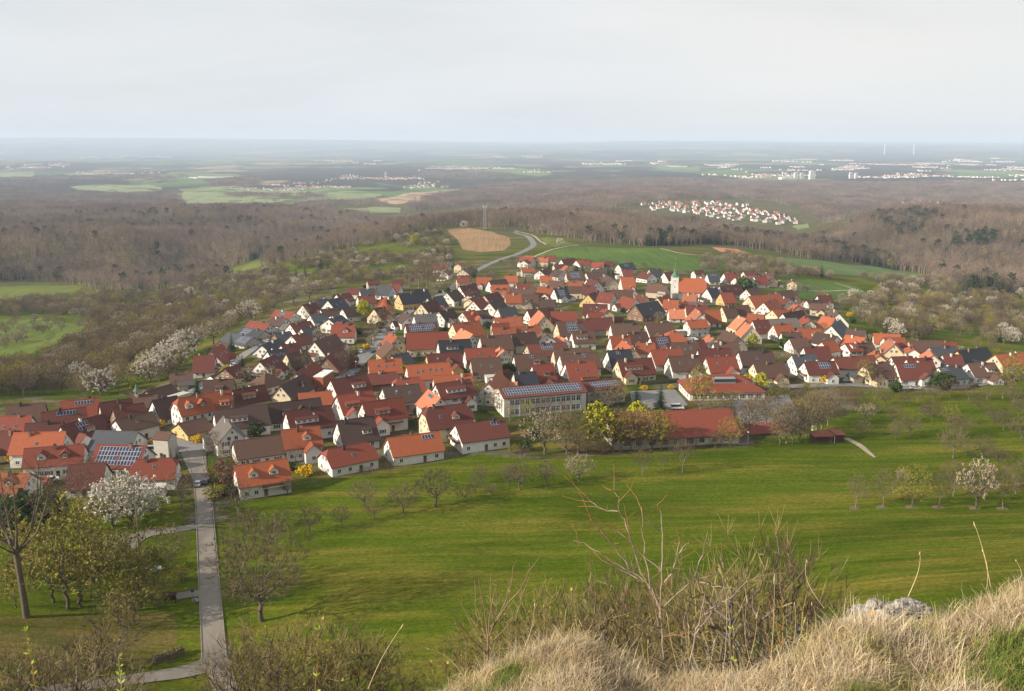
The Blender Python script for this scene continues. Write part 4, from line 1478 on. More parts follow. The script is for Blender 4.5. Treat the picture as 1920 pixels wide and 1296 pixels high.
def grow(seed, H, cw, z0=0.25, n=260, flat=1.0, tip=0.012, droop=0.0, zpow=1.0, trunk_r=None, multi=1):
    """Branch skeleton: tips sampled in an egg-shaped crown, each joined to the nearest existing branch."""
    r = np.random.RandomState(seed)
    pts = [np.zeros(3)]
    par = [-1]
    pl = [0.0]
    cz, rz = H * (z0 + 1) / 2, H * (1 - z0) / 2
    nt = 6
    lean = r.normal(0, 0.03, 2)
    for m_ in range(multi):
        base = 0
        off = np.array((0, 0)) if multi == 1 else r.normal(0, cw * 0.12, 2)
        for k in range(1, nt + 1):
            t = k / nt
            p = np.array((lean[0] * H * t + off[0] * t, lean[1] * H * t + off[1] * t, H * (z0 + 0.18) * t)) + np.r_[r.normal(0, 0.012 * H, 2), 0]
            pts.append(p); par.append(base); pl.append(pl[base] + np.linalg.norm(p - pts[base])); base = len(pts) - 1
    tips = []
    while len(tips) < n:
        d = r.normal(size=3); d /= np.linalg.norm(d)
        rad = r.uniform(0.15, 1) ** 0.45
        wob = 1 + 0.22 * math.sin(3 * math.atan2(d[1], d[0]) + seed) * (1 - abs(d[2])) + 0.15 * math.sin(5 * math.atan2(d[1], d[0]) + 2 * seed + 4 * d[2])
        p = np.array((d[0] * cw / 2 * rad * wob, d[1] * cw / 2 * rad * wob, cz + d[2] * rz * rad * (flat if d[2] > 0 else 0.85)))
        if p[2] < H * z0 * 0.75:
            continue
        tips.append(p)
    c0 = np.array((0, 0, H * (z0 + 0.1)))
    tips.sort(key=lambda p: np.linalg.norm(p - c0))
    P = np.zeros((len(pts) + n * 6, 3)); PL = np.zeros(len(P))
    P[:len(pts)] = pts; PL[:len(pts)] = pl
    cnt = len(pts)
    start = 3
    for p in tips:
        D = np.linalg.norm(P[start:cnt] - p, axis=1)
        cost = D + 0.42 * PL[start:cnt] + np.maximum(0, P[start:cnt, 2] - p[2]) * 0.9
        k = int(np.argmin(cost)) + start
        d = D[k - start]
        steps = max(1, min(5, int(d / (H * 0.07))))
        a, prev = P[k].copy(), k
        for s in range(1, steps + 1):
            t = s / steps
            q = a + (p - a) * t
            q[2] += math.sin(t * math.pi) * d * (0.10 if p[2] > a[2] else 0.05) - droop * t * t * d
            q[:2] += r.normal(0, 0.02 * d, 2) if s < steps else 0
            P[cnt] = q; PL[cnt] = PL[prev] + np.linalg.norm(q - P[prev]); par.append(prev); prev = cnt; cnt += 1
    P = P[:cnt]
    load = np.zeros(cnt)
    kids = np.zeros(cnt, int)
    for i in range(1, cnt):
        kids[par[i]] += 1
    for i in range(cnt - 1, 0, -1):
        if kids[i] == 0: load[i] = 1
        load[par[i]] += load[i]
    rad = tip * np.sqrt(np.maximum(load, 1)) * 1.0
    rad[0] = rad[1] * 1.25
    if trunk_r:
        rad *= trunk_r / rad[1]
        rad = np.maximum(rad, tip)
    return P, par, rad, kids, r

def ribbon(mb, a, b, w0, w1, r, mi=0):
    d = b - a
    s = np.cross(d, r.normal(size=3)); l = np.linalg.norm(s)
    if l < 1e-9:
        return
    s /= l
    mb.poly((a - s * w0, a + s * w0, b + s * w1, b - s * w1), mi)

def tree_mesh(name, seed, H, cw, z0=0.25, n=260, twigs=3, tw=0.014, twl=0.10, cover=None, cn=0, cs=0.2, bark='bark', twig='twig', thr=0.035, sides=5, **kw):
    """Returns (trunk mesh, crown mesh). cover: leaf or blossom material scattered on the twigs."""
    P, par, rad, kids, r = grow(seed, H, cw, z0, n, tip=tw, **kw)
    tb, cb = MB(), MB()
    for i in range(1, len(P)):
        j = par[i]
        if rad[i] > thr:
            tb.tube([P[j], P[i]], [rad[j] if rad[j] < rad[i] * 1.8 else rad[i] * 1.25, rad[i]], sides)
        else:
            ribbon(cb, P[j], P[i], min(rad[j], thr), rad[i], r)
    ends = [i for i in range(len(P)) if kids[i] == 0 or (rad[i] < thr * 0.8 and r.rand() < 0.6)]
    cen = np.array((0, 0, H * (z0 + 0.25)))
    tips = []
    for i in ends:
        for k in range(twigs):
            d = P[i] - cen
            d = d / (np.linalg.norm(d) + 1e-6) + r.normal(0, 0.55, 3) + np.array((0, 0, 0.25))
            d /= np.linalg.norm(d)
            q = P[i] + d * H * twl * r.uniform(0.5, 1.2)
            ribbon(cb, P[i], q, tw, tw * 0.5, r)
            tips.append((P[i], q))
    if cover:
        for k in range(cn):
            a, b = tips[r.randint(len(tips))]
            c = a + (b - a) * r.uniform(0.1, 1.1) + r.normal(0, cs * 0.5, 3)
            s = cs * r.uniform(0.6, 1.3)
            u = r.normal(size=3); u /= np.linalg.norm(u)
            v = np.cross(u, r.normal(size=3)); v /= np.linalg.norm(v) + 1e-9
            cb.poly((c - u * s - v * s * 0.4, c + u * s * 0.3 - v * s, c + u * s + v * s * 0.3, c - u * s * 0.2 + v * s), 1)
    tm = smooth(tb.mesh(name + '_trunk', [V[bark]]))
    cm = cb.mesh(name + '_crown', [V[twig]] + ([V[cover]] if cover else []))
    return tm, cm

def conifer_mesh(name, seed, H, cw, layers=22, per=10, low=0.06, sub=5, nm='needle'):
    r = np.random.RandomState(seed)
    tb, cb = MB(), MB()
    tb.tube([(0, 0, 0), (0, 0, H * 0.5), (0, 0, H)], [H * 0.016, H * 0.010, 0.02], 5)
    for l in range(layers):
        t = l / (layers - 1)
        z = H * (low + (0.97 - low) * t)
        R_ = cw / 2 * (1 - t) ** 0.82 * r.uniform(0.82, 1.12) + 0.12
        m_ = max(4, int(per * (1 - 0.5 * t)))
        for k in range(m_):
            az = 2 * math.pi * (k + r.uniform(-.35, .35)) / m_ + l
            L_ = R_ * r.uniform(0.7, 1.15)
            a = np.array((0, 0, z)); e = np.array((math.cos(az) * L_, math.sin(az) * L_, z - L_ * r.uniform(0.18, 0.45)))
            sd = np.array((-math.sin(az), math.cos(az), 0))
            for s in range(sub):
                t0 = (s + 0.4) / sub
                c = a + (e - a) * t0
                w = L_ * 0.34 * (1 - 0.6 * t0) * r.uniform(0.7, 1.3)
                for g in (-1, 1):
                    tipp = c + sd * g * w + (e - a) * 0.22 + np.array((0, 0, r.uniform(-.25, .12) * w - 0.1))
                    cb.poly((c - (e - a) * 0.10, c + (e - a) * 0.12, tipp))
            cb.poly((a, e + sd * 0.12 * L_ * 0.3, e * 1.04 * np.array((1, 1, 0)) + np.array((0, 0, e[2] - 0.05)), e - sd * 0.12 * L_ * 0.3))
    return smooth(tb.mesh(name + '_trunk', [V['bark']])), cb.mesh(name + '_crown', [V[nm]])

def bush_mesh(name, seed, H, cw, cover, cn, cs, twig='twig', n=120, tw=0.012, twigs=3):
    """Many-stemmed shrub."""
    return tree_mesh(name, seed, H, cw, 0.05, n, twigs, tw, 0.16, cover, cn, cs, 'bark', twig, thr=0.05, sides=4, multi=6)

TREES = {}
def kind(name, *variants):
    TREES[name] = variants
# every mesh is built one unit = one metre at its nominal height; copies are scaled
kind('fruit', *[(tree_mesh('fruit%d' % i, 10 + i, 7.0, [7.5, 8.5, 6.5, 8.0][i], 0.26, 320, 9, 0.022, 0.085, trunk_r=0.20), 7.0) for i in range(4)])
kind('young', *[(tree_mesh('young%d' % i, 30 + i, 8.0, [5.0, 6.0][i], 0.30, 200, 6, 0.022, 0.08, bark='barkp', trunk_r=0.11), 8.0) for i in range(2)])
kind('big', (tree_mesh('big0', 41, 19.0, 17.0, 0.16, 1000, 11, 0.024, 0.05, thr=0.05, trunk_r=0.42), 19.0))
kind('bare', *[(tree_mesh('bare%d' % i, 50 + i, 12.0, [9.0, 8.0, 10.0][i], 0.16, 300, 6, 0.034, 0.075, twig=['twig', 'twigo', 'twig'][i], thr=0.05, bark='barkp', trunk_r=0.22), 12.0) for i in range(3)])
kind('scrub', *[(tree_mesh('scrub%d' % i, 55 + i, 6.0, [5.0, 4.4, 5.6][i], 0.06, 420, 8, [0.0075, 0.0075, 0.007][i], 0.10, ['leaf', None, None][i], [260, 0, 0][i], 0.05, twig=['twigo', 'twig', 'twigo'][i], thr=0.02, bark='barkp', multi=5, trunk_r=0.05), 6.0) for i in range(3)])
kind('blossom', *[(tree_mesh('blossom%d' % i, 60 + i, 8.0, [9.0, 7.5, 8.5][i], 0.07, 200, 3, 0.016, 0.085, 'blossom', [5200, 4600, 4800][i], 0.115, trunk_r=0.2), 8.0) for i in range(3)])
kind('pale', *[(tree_mesh('pale%d' % i, 65 + i, 7.5, [8.5, 7.5][i], 0.20, 230, 6, 0.026, 0.085, 'blossomd', 2000, 0.10), 7.5) for i in range(2)])
kind('leafing', *[(tree_mesh('leafing%d' % i, 70 + i, 11.0, [8.5, 9.5, 7.5][i], 0.14, 260, 6, 0.030, 0.08, 'leaf', [1500, 1300, 1700][i], 0.13, twig='twigo', trunk_r=0.17), 11.0) for i in range(3)])
kind('golden', *[(tree_mesh('golden%d' % i, 75 + i, 12.0, [6.5, 8.5][i], 0.12, 240, 5, 0.018, 0.085, 'yellowg' if i else 'leaf', [1300, 4200][i], [0.16, 0.26][i], twig='twigo', bark='barkp'), 12.0) for i in range(2)])
kind('conifer', *[(conifer_mesh('conifer%d' % i, 80 + i, 14.0, [6.5, 5.5, 7.5][i]), 14.0) for i in range(3)])
kind('thuja', (conifer_mesh('thuja0', 84, 9.0, 2.6, 26, 9, 0.02, 3), 9.0))
kind('shrub', *[(bush_mesh('shrub%d' % i, 90 + i, 3.2, [4.0, 3.4][i], [None, 'leaf'][i], [0, 700][i], 0.13, ['twig', 'twigo'][i]), 3.2) for i in range(2)])
kind('redshrub', (bush_mesh('redshrub0', 94, 4.0, 5.0, 'twigr', 900, 0.13, 'twigr'), 4.0))
kind('evergreen', *[(bush_mesh('evergreen%d' % i, 95 + i, 3.0, [3.6, 4.2][i], 'leafd', 2200, 0.22, 'twigo'), 3.0) for i in range(2)])
kind('forsythia', *[(bush_mesh('forsythia%d' % i, 97 + i, 2.4, [3.0, 3.4][i], 'yellow', 1500, 0.14, 'twigo'), 2.4) for i in range(2)])

def pollard_mesh():
    """Stout old tree: thick trunk, a few long upright limbs."""
    r = np.random.RandomState(5)
    tb, cb = MB(), MB()
    tb.tube([(0, 0, -0.5), (0.1, 0, 4), (0.3, 0, 8.2), (0.2, 0, 9.2)], [0.46, 0.36, 0.33, 0.30], 8)
    for k in range(9):
        az = 2 * math.pi * k / 9 + r.uniform(-.3, .3)
        out = r.uniform(2.0, 5.0); up = r.uniform(6, 10.5)
        p0 = np.array((0.2, 0, 8.2 + r.uniform(-0.6, 0.8)))
        p1 = p0 + np.array((math.cos(az) * out * 0.55, math.sin(az) * out * 0.55, up * 0.28))
        p2 = p0 + np.array((math.cos(az) * out * 0.85, math.sin(az) * out * 0.85, up * 0.65))
        p3 = p0 + np.array((math.cos(az) * out, math.sin(az) * out, up))
        tb.tube([p0, p1, p2, p3], [0.19, 0.13, 0.08, 0.04], 6)
        for m_ in range(26):
            t = r.uniform(0.25, 1)
            a = p1 + (p2 - p1) * t * 2 if t < .5 else p2 + (p3 - p2) * (t - .5) * 2
            q = a + np.array((r.normal(0, 1.0), r.normal(0, 1.0), r.uniform(0.4, 2.2)))
            ribbon(cb, a, q, 0.03, 0.012, r)
            for s in range(3):
                q2 = q + np.array((r.normal(0, .5), r.normal(0, .5), r.uniform(0.1, .9)))
                ribbon(cb, a + (q - a) * r.uniform(.4, 1), q2, 0.016, 0.008, r)
    return smooth(tb.mesh('pollard_trunk', [V['bark']])), cb.mesh('pollard_crown', [V['twig']])
kind('pollard', (pollard_mesh(), 19.0))

TREE_NAME = {'fruit': 'fruit_tree', 'young': 'young_tree', 'big': 'broad_tree', 'bare': 'bare_tree', 'blossom': 'blossom_tree', 'pale': 'blossom_tree', 'leafing': 'leafing_tree',
             'golden': 'leafing_tree', 'conifer': 'conifer_tree', 'thuja': 'conifer_tree', 'shrub': 'garden_shrub', 'scrub': 'bank_shrub', 'redshrub': 'garden_shrub', 'evergreen': 'garden_shrub', 'forsythia': 'forsythia_bush', 'pollard': 'pollard_tree'}
TREE_LIST = []
TRND = random.Random(11)

def tree_at(k, x, y, h, label=None, group=None, z=None, wide=1.0, var=None, sink=0.05):
    vs = TREES[k]
    (tm, cm), h0 = vs[var if var is not None else TRND.randrange(len(vs))]
    s = h / h0
    bush = k in ('shrub', 'scrub', 'redshrub', 'evergreen', 'forsythia')
    zz = float(zat(x, y)) if z is None else z
    o = thing(TREE_NAME[k], (x, y, zz - sink * s), label, 'bush' if bush else 'tree', TRND.uniform(0, 6.28), group)
    o.scale = (s * wide, s * wide, s)
    link('stem' if bush else 'trunk', tm, o)
    link('twigs' if bush else 'crown', cm, o)
    TREE_LIST.append((o, k))
    return o

def tree_px(k, px, py, hpx, label=None, group=None, **kw):
    """Tree whose foot is at a photo pixel on the ground and whose top is hpx pixels above it."""
    p = hit(px, py)
    d = math.hypot(p[0], p[1], p[2] - CAM_H)
    dep = math.atan2(CAM_H - p[2], p[1])
    h = hpx * d / F_PX / math.cos(dep)
    return tree_at(k, float(p[0]), float(p[1]), h, label, group, **kw)

# ------------------------------------------------------------------ scattering of masses (woods, grass): one object each
def scatter_group():
    ng = bpy.data.node_groups.new('scatter', 'GeometryNodeTree')
    ng.interface.new_socket('Geometry', in_out='INPUT', socket_type='NodeSocketGeometry')
    ng.interface.new_socket('Pieces', in_out='INPUT', socket_type='NodeSocketCollection')
    ng.interface.new_socket('Geometry', in_out='OUTPUT', socket_type='NodeSocketGeometry')
    N, L = ng.nodes, ng.links
    gi, go = N.new('NodeGroupInput'), N.new('NodeGroupOutput')
    ci = N.new('GeometryNodeCollectionInfo'); ci.inputs['Separate Children'].default_value = True; ci.inputs['Reset Children'].default_value = True
    ip = N.new('GeometryNodeInstanceOnPoints'); ip.inputs['Pick Instance'].default_value = True
    def attr(n, t):
        a = N.new('GeometryNodeInputNamedAttribute'); a.data_type = t; a.inputs['Name'].default_value = n
        return a.outputs['Attribute']
    L.new(gi.outputs['Geometry'], ip.inputs['Points']); L.new(gi.outputs['Pieces'], ci.inputs['Collection'])
    L.new(ci.outputs['Instances'], ip.inputs['Instance']); L.new(attr('vid', 'INT'), ip.inputs['Instance Index'])
    L.new(attr('rot', 'FLOAT_VECTOR'), ip.inputs['Rotation']); L.new(attr('scl', 'FLOAT_VECTOR'), ip.inputs['Scale'])
    L.new(ip.outputs['Instances'], go.inputs['Geometry'])
    return ng
SCATTER = scatter_group()

def pieces(name, meshes):
    c = bpy.data.collections.new(name)
    for i, me in enumerate(meshes):
        c.objects.link(bpy.data.objects.new('%s_%02d' % (name, i), me))
    return c

def scatter(name, pts, rot, scl, vid, col, label=None, cat=None):
    me = bpy.data.meshes.new(name)
    n = len(pts)
    me.vertices.add(n)
    me.vertices.foreach_set('co', np.asarray(pts, np.float32).ravel())
    for a, t, d in (('rot', 'FLOAT_VECTOR', rot), ('scl', 'FLOAT_VECTOR', scl)):
        at = me.attributes.new(a, t, 'POINT'); at.data.foreach_set('vector', np.asarray(d, np.float32).ravel())
    at = me.attributes.new('vid', 'INT', 'POINT'); at.data.foreach_set('value', np.asarray(vid, np.int32))
    o = link(name, me)
    md = o.modifiers.new('scatter', 'NODES')
    md.node_group = SCATTER
    for it in SCATTER.interface.items_tree:
        if it.name == 'Pieces':
            md[it.identifier] = col
    tag(o, label, cat, None, 'stuff')
    return o

def sample_poly(pix, spacing, rs, ypow=2.0):
    """Random ground points inside a photo outline, about one per spacing x spacing metres."""
    poly = np.array(ground_poly(pix))
    u0, u1, l0, l1 = poly[:, 0].min(), poly[:, 0].max(), poly[:, 1].min(), poly[:, 1].max()
    area = (u1 - u0) * 0.5 * (math.exp(2 * l1) - math.exp(2 * l0))
    n = int(area / spacing ** 2)
    u = rs.uniform(u0, u1, n)
    y = np.sqrt(rs.uniform(math.exp(2 * l0), math.exp(2 * l1), n))
    k = inside(poly, u, np.log(y))
    u, y = u[k], y[k]
    return u * y, y
# ------------------------------------------------------------------ the village
def oriented(x1, y1, x2, y2, lift):
    a, b = hit(x1, y1, lift), hit(x2, y2, lift)
    d = (b - a)[:2]
    return (a + b) / 2, float(np.hypot(*d)), math.atan2(d[1], d[0])

FIXED = []
def block(c, Lh, W, ang):
    FIXED.append(_corners([float(c[0]), float(c[1]), ang, Lh, W]))

def w_row(par, n, x0, x1, y, z, kind_, rz):
    for k in range(n):
        link('window', WIN[kind_], par, (x0 + (x1 - x0) * (k + 0.5) / n, y, z), rz)

def school():
    H = 10.0
    c, Lh, ang = oriented(936, 727, 1088, 714, H)
    W = 13.0
    z = float(zat(c[0], c[1]))
    root = thing('school', (c[0], c[1], z), 'long two-storey white school with a solar roof above the meadow', 'school', ang)
    e = H - 2.2
    wall_mesh(Lh, W, e, H).build('wall', WALL['w'], root)
    rf = roof_mesh(Lh, W, e, H, 0, 0.7, 0.5).build('roof', ROOF['d'], root)
    slope = math.hypot(W / 2, 2.2)
    for r_ in range(3):
        n = int((Lh - 1.2) / 1.03)
        for k in range(n):
            sd = 0.9 + (r_ + 0.5) * 1.72
            yy = sd / slope * W / 2
            zz, tilt = on_slope(W, e, H, -1, yy)
            p = link('solar_panel', PANEL, rf, ((k - (n - 1) / 2) * 1.03, -yy, zz + 0.1)); p.rotation_euler = (tilt, 0, 0)
    ng = int(Lh / 4.2)
    for g in range(ng):
        x = (g - (ng - 1) / 2) * 4.1
        for zz in (0.9, 4.4):
            for dx in (-0.95, 0.95):
                link('window', WIN_SCHOOL, root, (x + dx, -W / 2, zz), 0)
    for k in range(ng + 1):
        b = MB(); b.box(-0.14, 0.14, -0.22, 0.0, -1, e - 0.1)
        o = b.build('pilaster', M['conc'], root); o.location = ((k - ng / 2) * 4.1, -W / 2, 0)
    for yy in (-3.5, 0, 3.5):
        for zz in (1, 4.4):
            link('window', WIN['n'], root, (-Lh / 2, yy, zz), -math.pi / 2)
    block(c, Lh, W, ang)
    # lower wing to the right
    H2 = 8.5
    c2, L2, a2 = oriented(1090, 716, 1162, 709, H2)
    z2 = float(zat(c2[0], c2[1]))
    r2 = thing('school_wing', (c2[0], c2[1], z2), 'lower school wing with solar roof joining the long white school', 'school', a2)
    W2, e2 = 11.0, H2 - 2.0
    L2 -= 0.8
    wall_mesh(L2, W2, e2, H2).build('wall', WALL['e'], r2)
    rf = roof_mesh(L2, W2, e2, H2, 0, 0.6, 0.3).build('roof', ROOF['d'], r2)
    slope = math.hypot(W2 / 2, 2.0)
    for r_ in range(2):
        n = int((L2 - 3) / 1.03)
        for k in range(n):
            sd = 1.2 + (r_ + 0.5) * 1.72
            yy = sd / slope * W2 / 2
            zz, tilt = on_slope(W2, e2, H2, -1, yy)
            p = link('solar_panel', PANEL, rf, ((k - (n - 1) / 2) * 1.03 + 0.6, -yy, zz + 0.1)); p.rotation_euler = (tilt, 0, 0)
    w_row(r2, 6, -L2 / 2, L2 / 2, -W2 / 2, 3.6, 'w', 0); w_row(r2, 5, -L2 / 2, L2 / 2, -W2 / 2, 0.8, 'w', 0)
    block(c2, L2, W2, a2)

def _wschool():
    b = MB()
    w, h = 1.6, 2.1
    b.box(-w / 2, w / 2, -0.07, 0.05, 0, 0.09, 0); b.box(-w / 2, w / 2, -0.07, 0.05, h - 0.09, h, 0)
    for x in (-w / 2, -0.05, w / 2 - 0.1):
        b.box(x, x + 0.1, -0.07, 0.05, 0.09, h - 0.09, 0)
    b.box(-w / 2 + 0.1, w / 2 - 0.1, -0.06, 0.03, 1.25, 1.34, 0)
    b.poly([(-w / 2 + .1, -0.015, .09), (w / 2 - .1, -0.015, .09), (w / 2 - .1, -0.015, h - .09), (-w / 2 + .1, -0.015, h - .09)], 1)
    return b.mesh('window', [M['frame'], M['glass']])
WIN_SCHOOL = _wschool()
school()

def gym_hall():
    H = 9.5
    c, Lh, ang = oriented(1138, 776, 1366, 765, H)
    W, z = 22.0, float(zat(c[0], c[1]))
    root = thing('gym_hall', (c[0], c[1], z), 'long gym hall under one big dark-red roof behind bare trees', 'hall', ang)
    e = H - 5.6
    wall_mesh(Lh, W, e, H).build('wall', WALL['e'], root)
    roof_mesh(Lh, W, e, H, 0, 1.0, 0.6).build('roof', ROOF['r'], root)
    w_row(root, 9, -Lh / 2 + 2, Lh / 2 - 2, -W / 2, 0.9, 'W', 0)
    for k in range(3):
        link('window', WIN['n'], root, (-Lh / 2, (k - 1) * 5, 4.2), -math.pi / 2)
    b = MB(); b.box(-1.1, 1.1, -1.2, 0, 0, 1.4); b.box(-1.3, 1.3, -1.4, 0, 1.4, 1.55)
    o = b.build('porch', M['conc'], root); o.location = (Lh * 0.24, -W / 2, 1.2)
    block(c, Lh, W, ang)
gym_hall()

def kindergarten():
    H = 8.6
    c, Lh, ang = oriented(1318, 703, 1388, 701, H)
    Lf, W, z = Lh + 15, 19.0, float(zat(c[0], c[1]))
    root = thing('kindergarten', (c[0], c[1], z), 'white kindergarten with broad red hipped roof beside the yellow birch', 'kindergarten', ang)
    e = 4.0
    wall_mesh(Lf, W, e, H, 1.0).build('wall', WALL['w'], root)
    rf = roof_mesh(Lf, W, e, H, 1.0, 0.8, 0.8).build('roof', ROOF['r'], root)
    b = MB(); b.box(-4.5, 4.5, -1.6, 1.6, -2.0, 1.4, 0); b.box(-4.3, 4.3, -1.68, -1.6, 0.1, 1.2, 1)
    o = b.build('roof_lantern', [M['metal'], M['glass']], root); o.location = (0, -3.6, 6.7)
    w_row(root, 9, -Lf / 2 + 1, Lf / 2 - 1, -W / 2, 0.8, 'W', 0)
    for s in (-1,):
        for k in range(4):
            link('window', WIN['w'], root, (s * Lf / 2, (k - 1.5) * 4, 0.9), math.pi / 2 * s)
    for xx in (9, 12):
        zz, tilt = on_slope(W, e, H, -1, 5)
        p = link('skylight', SKY_L, rf, (xx, -5, zz + 0.02)); p.rotation_euler = (tilt, 0, 0)
    block(c, Lf, W, ang)
kindergarten()

def church():
    H = 15.0
    c, Lh, ang = oriented(1281, 521, 1316, 523, H)
    Lh = max(Lh, 20.0); W = 15.0
    ang = min(max(ang, R(-8)), R(12))
    z = float(zat(c[0], c[1]))
    root = thing('church', (c[0], c[1], z), 'village church with orange nave roof, white tower and green needle spire', 'church', ang)
    e = 6.0
    wall_mesh(Lh, W, e, H, 0.3).build('wall', WALL['w'], root)
    roof_mesh(Lh, W, e, H, 0.3, 0.6, 0.4).build('roof', ROOF['o'], root)
    for k in range(4):
        b = MB()
        pts = [(-0.6, 0), (0.6, 0), (0.6, 2.2)] + [(0.6 * math.cos(t), 2.2 + 0.6 * math.sin(t)) for t in np.linspace(0.3, 2.84, 7)] + [(-0.6, 2.2)]
        b.poly([(x, -0.04, zz) for x, zz in pts])
        o = b.build('window', M['glass'], root); o.location = ((k - 1.5) * 4.2, -W / 2, 1.8)
    T = MB(); tw = 2.7
    T.box(-tw, tw, -tw, tw, -2, 16.0)
    tx = -Lh / 2 - tw - 0.2
    t = T.build('tower', WALL['w'], root); t.location = (tx, 0, 0)
    for zz in (8, 12.6):
        for rz, p in ((0, (0, -tw, zz)), (-math.pi / 2, (-tw, 0, zz)), (math.pi / 2, (tw, 0, zz))):
            link('window', WIN['s'], t, p, rz)
    ck = MB(); ck.lathe([(0.0, 0.05), (0.9, 0.05), (0.9, 0.0)], 20)
    o = ck.build('clock_face', M['frame'], t); o.location = (0, -tw - 0.02, 14.6); o.rotation_euler = (math.pi / 2, 0, 0)
    S = MB()
    S.lathe([(tw * 1.3, 16.0), (tw * 0.8, 17.6), (0.7, 20.0), (0.4, 24.0), (0.09, 28.5), (0.05, 29.6)], 8)
    s = S.build('spire', M['copper'], t); s.rotation_euler = (0, 0, math.pi / 8)
    K = MB(); K.box(-0.05, 0.05, -0.05, 0.05, 29.5, 31.2); K.box(-0.4, 0.4, -0.05, 0.05, 30.4, 30.52); K.lathe([(0.02, 29.3), (0.22, 29.5), (0.02, 29.75)], 8)
    K.build('cross', M['gold'], t)
    block(c + np.array((tx / 2, 0, 0)), Lh + 7, W, ang)
church()

def transformer_tower():
    p = hit(312, 857)
    root = thing('transformer_tower', tuple(p), 'narrow grey substation tower with small tiled roof beside the lane', 'tower', R(-12))
    w, H = 2.6, 8.6
    wall_mesh(2 * w, 2 * w, H - 1.6, H).build('wall', M['conc'], root)
    roof_mesh(2 * w, 2 * w, H - 1.6, H, 0, 0.3, 0.3).build('roof', ROOF['b'], root)
    link('door', DOOR, root, (0, -w, 0.05), 0)
    link('window', WIN['s'], root, (w, 0, 5.2), math.pi / 2)
    block(p, 2 * w, 2 * w, R(-12))
transformer_tower()

_hs = parse_houses()
settle(_hs, FIXED)
def infill(hs, fixed, r, rs):
    """Smaller houses standing close behind the others, in the crowded back of the village."""
    x, y = sample_poly([(560, 600), (640, 548), (740, 536), (860, 506), (980, 492), (1180, 502), (1440, 524), (1540, 566), (1640, 636), (1700, 660), (1480, 690), (1300, 660), (900, 640), (760, 690), (640, 650)], 5.0, rs)
    C = [_corners(h, 0.7) for h in hs]
    streets = np.concatenate([np.asarray(q[0]) for q in STREETS])
    n = 0
    for px_, py_ in zip(x, y):
        if n >= 34:
            break
        if np.hypot(streets[:, 0] - px_, streets[:, 1] - py_).min() < 9:
            continue
        a = r.choice((0.15, 1.72, 0.3, -0.2, 1.3)) + r.uniform(-.15, .15)
        Lh, W, H = r.uniform(8.5, 11.5), r.uniform(7.2, 9.0), r.uniform(7.5, 9.2)
        B = _corners([px_, py_, a, Lh, W], 0.7)
        if any(math.hypot(hs[j][0] - px_, hs[j][1] - py_) < 30 and _overlap(B, C[j]) > 0 for j in range(len(hs))) or any(_overlap(B, P) > 0 for P in fixed):
            continue
        hs.append([float(px_), float(py_), a, Lh, W, H, r.choice('oorrddbbk'), r.choice('wwwcce'), {}])
        C.append(B); n += 1
    return n
print('infill', infill(_hs, FIXED, random.Random(29), np.random.RandomState(29)))
print('annexes', add_annexes(_hs, FIXED, random.Random(8)))
_hr = random.Random(3)
for h in _hs:
    d_ = h[1]
    o = house(*h[:6], h[6], h[7], h[8], _hr, det=1.0 if d_ < 520 else 0.9)
    if 'turret' in h[8]:
        b = MB(); b.box(-0.7, 0.7, -0.7, 0.7, -1.5, 1.6, 0); b.lathe([(1.25, 1.55), (0.55, 2.5), (0.04, 4.6)], 8, 1)
        t = b.build('bell_turret', [WALL['w'], M['copper']], o); t.location = (-h[3] * 0.3, 0, h[5])
    if 'brick' in h[8]:
        b = MB(); b.box(-h[3] * 0.28, h[3] * 0.28, -2.0, 2.0, -2, 7.4, 0); b.box(-h[3] * 0.28 - 0.2, h[3] * 0.28 + 0.2, -2.2, 2.2, 7.4, 7.7, 1)
        t = b.build('brick_wing', [M['brick'], M['dish']], o); t.location = (0, -h[4] / 2 - 2.05, 0)

# labels: roof, walls, features and where it stands, counted from a landmark one can find
LAND = [('the church', 1271, 530), ('the long school', 1010, 745), ('the gym hall', 1255, 800), ('the kindergarten', 1345, 715), ('the substation tower', 312, 835), ('the big red barn roof', 796, 640),
        ('the ploughed field', 900, 450), ('the flowering white trees', 240, 945), ('the main street bend', 655, 695), ('the wooden hut', 1550, 820), ('the orange hipped inn', 720, 565), ('the green wheat field', 1200, 480),
        ('the far-right birch', 1895, 700), ('the left orchard slope', 330, 640)]
SECT = ['right of', 'above and right of', 'above', 'above and left of', 'left of', 'below and left of', 'below', 'below and right of']
def feature(o):
    n = {1: 'one', 2: 'two', 3: 'three', 4: 'four', 5: 'five'}
    if o.get('S', 0) >= 10: return ' and solar panels'
    if o.get('turret'): return ' and a bell turret'
    if o.get('brick'): return ' and a brick wing'
    if o.get('G'): return ' and gabled dormer' if o['G'] == 1 else ' and %s gabled dormers' % n[o['G']]
    if o.get('D'): return ' and wide dormer'
    if o.get('B'): return ' and balcony'
    if o.get('H'): return ', hipped'
    return ''
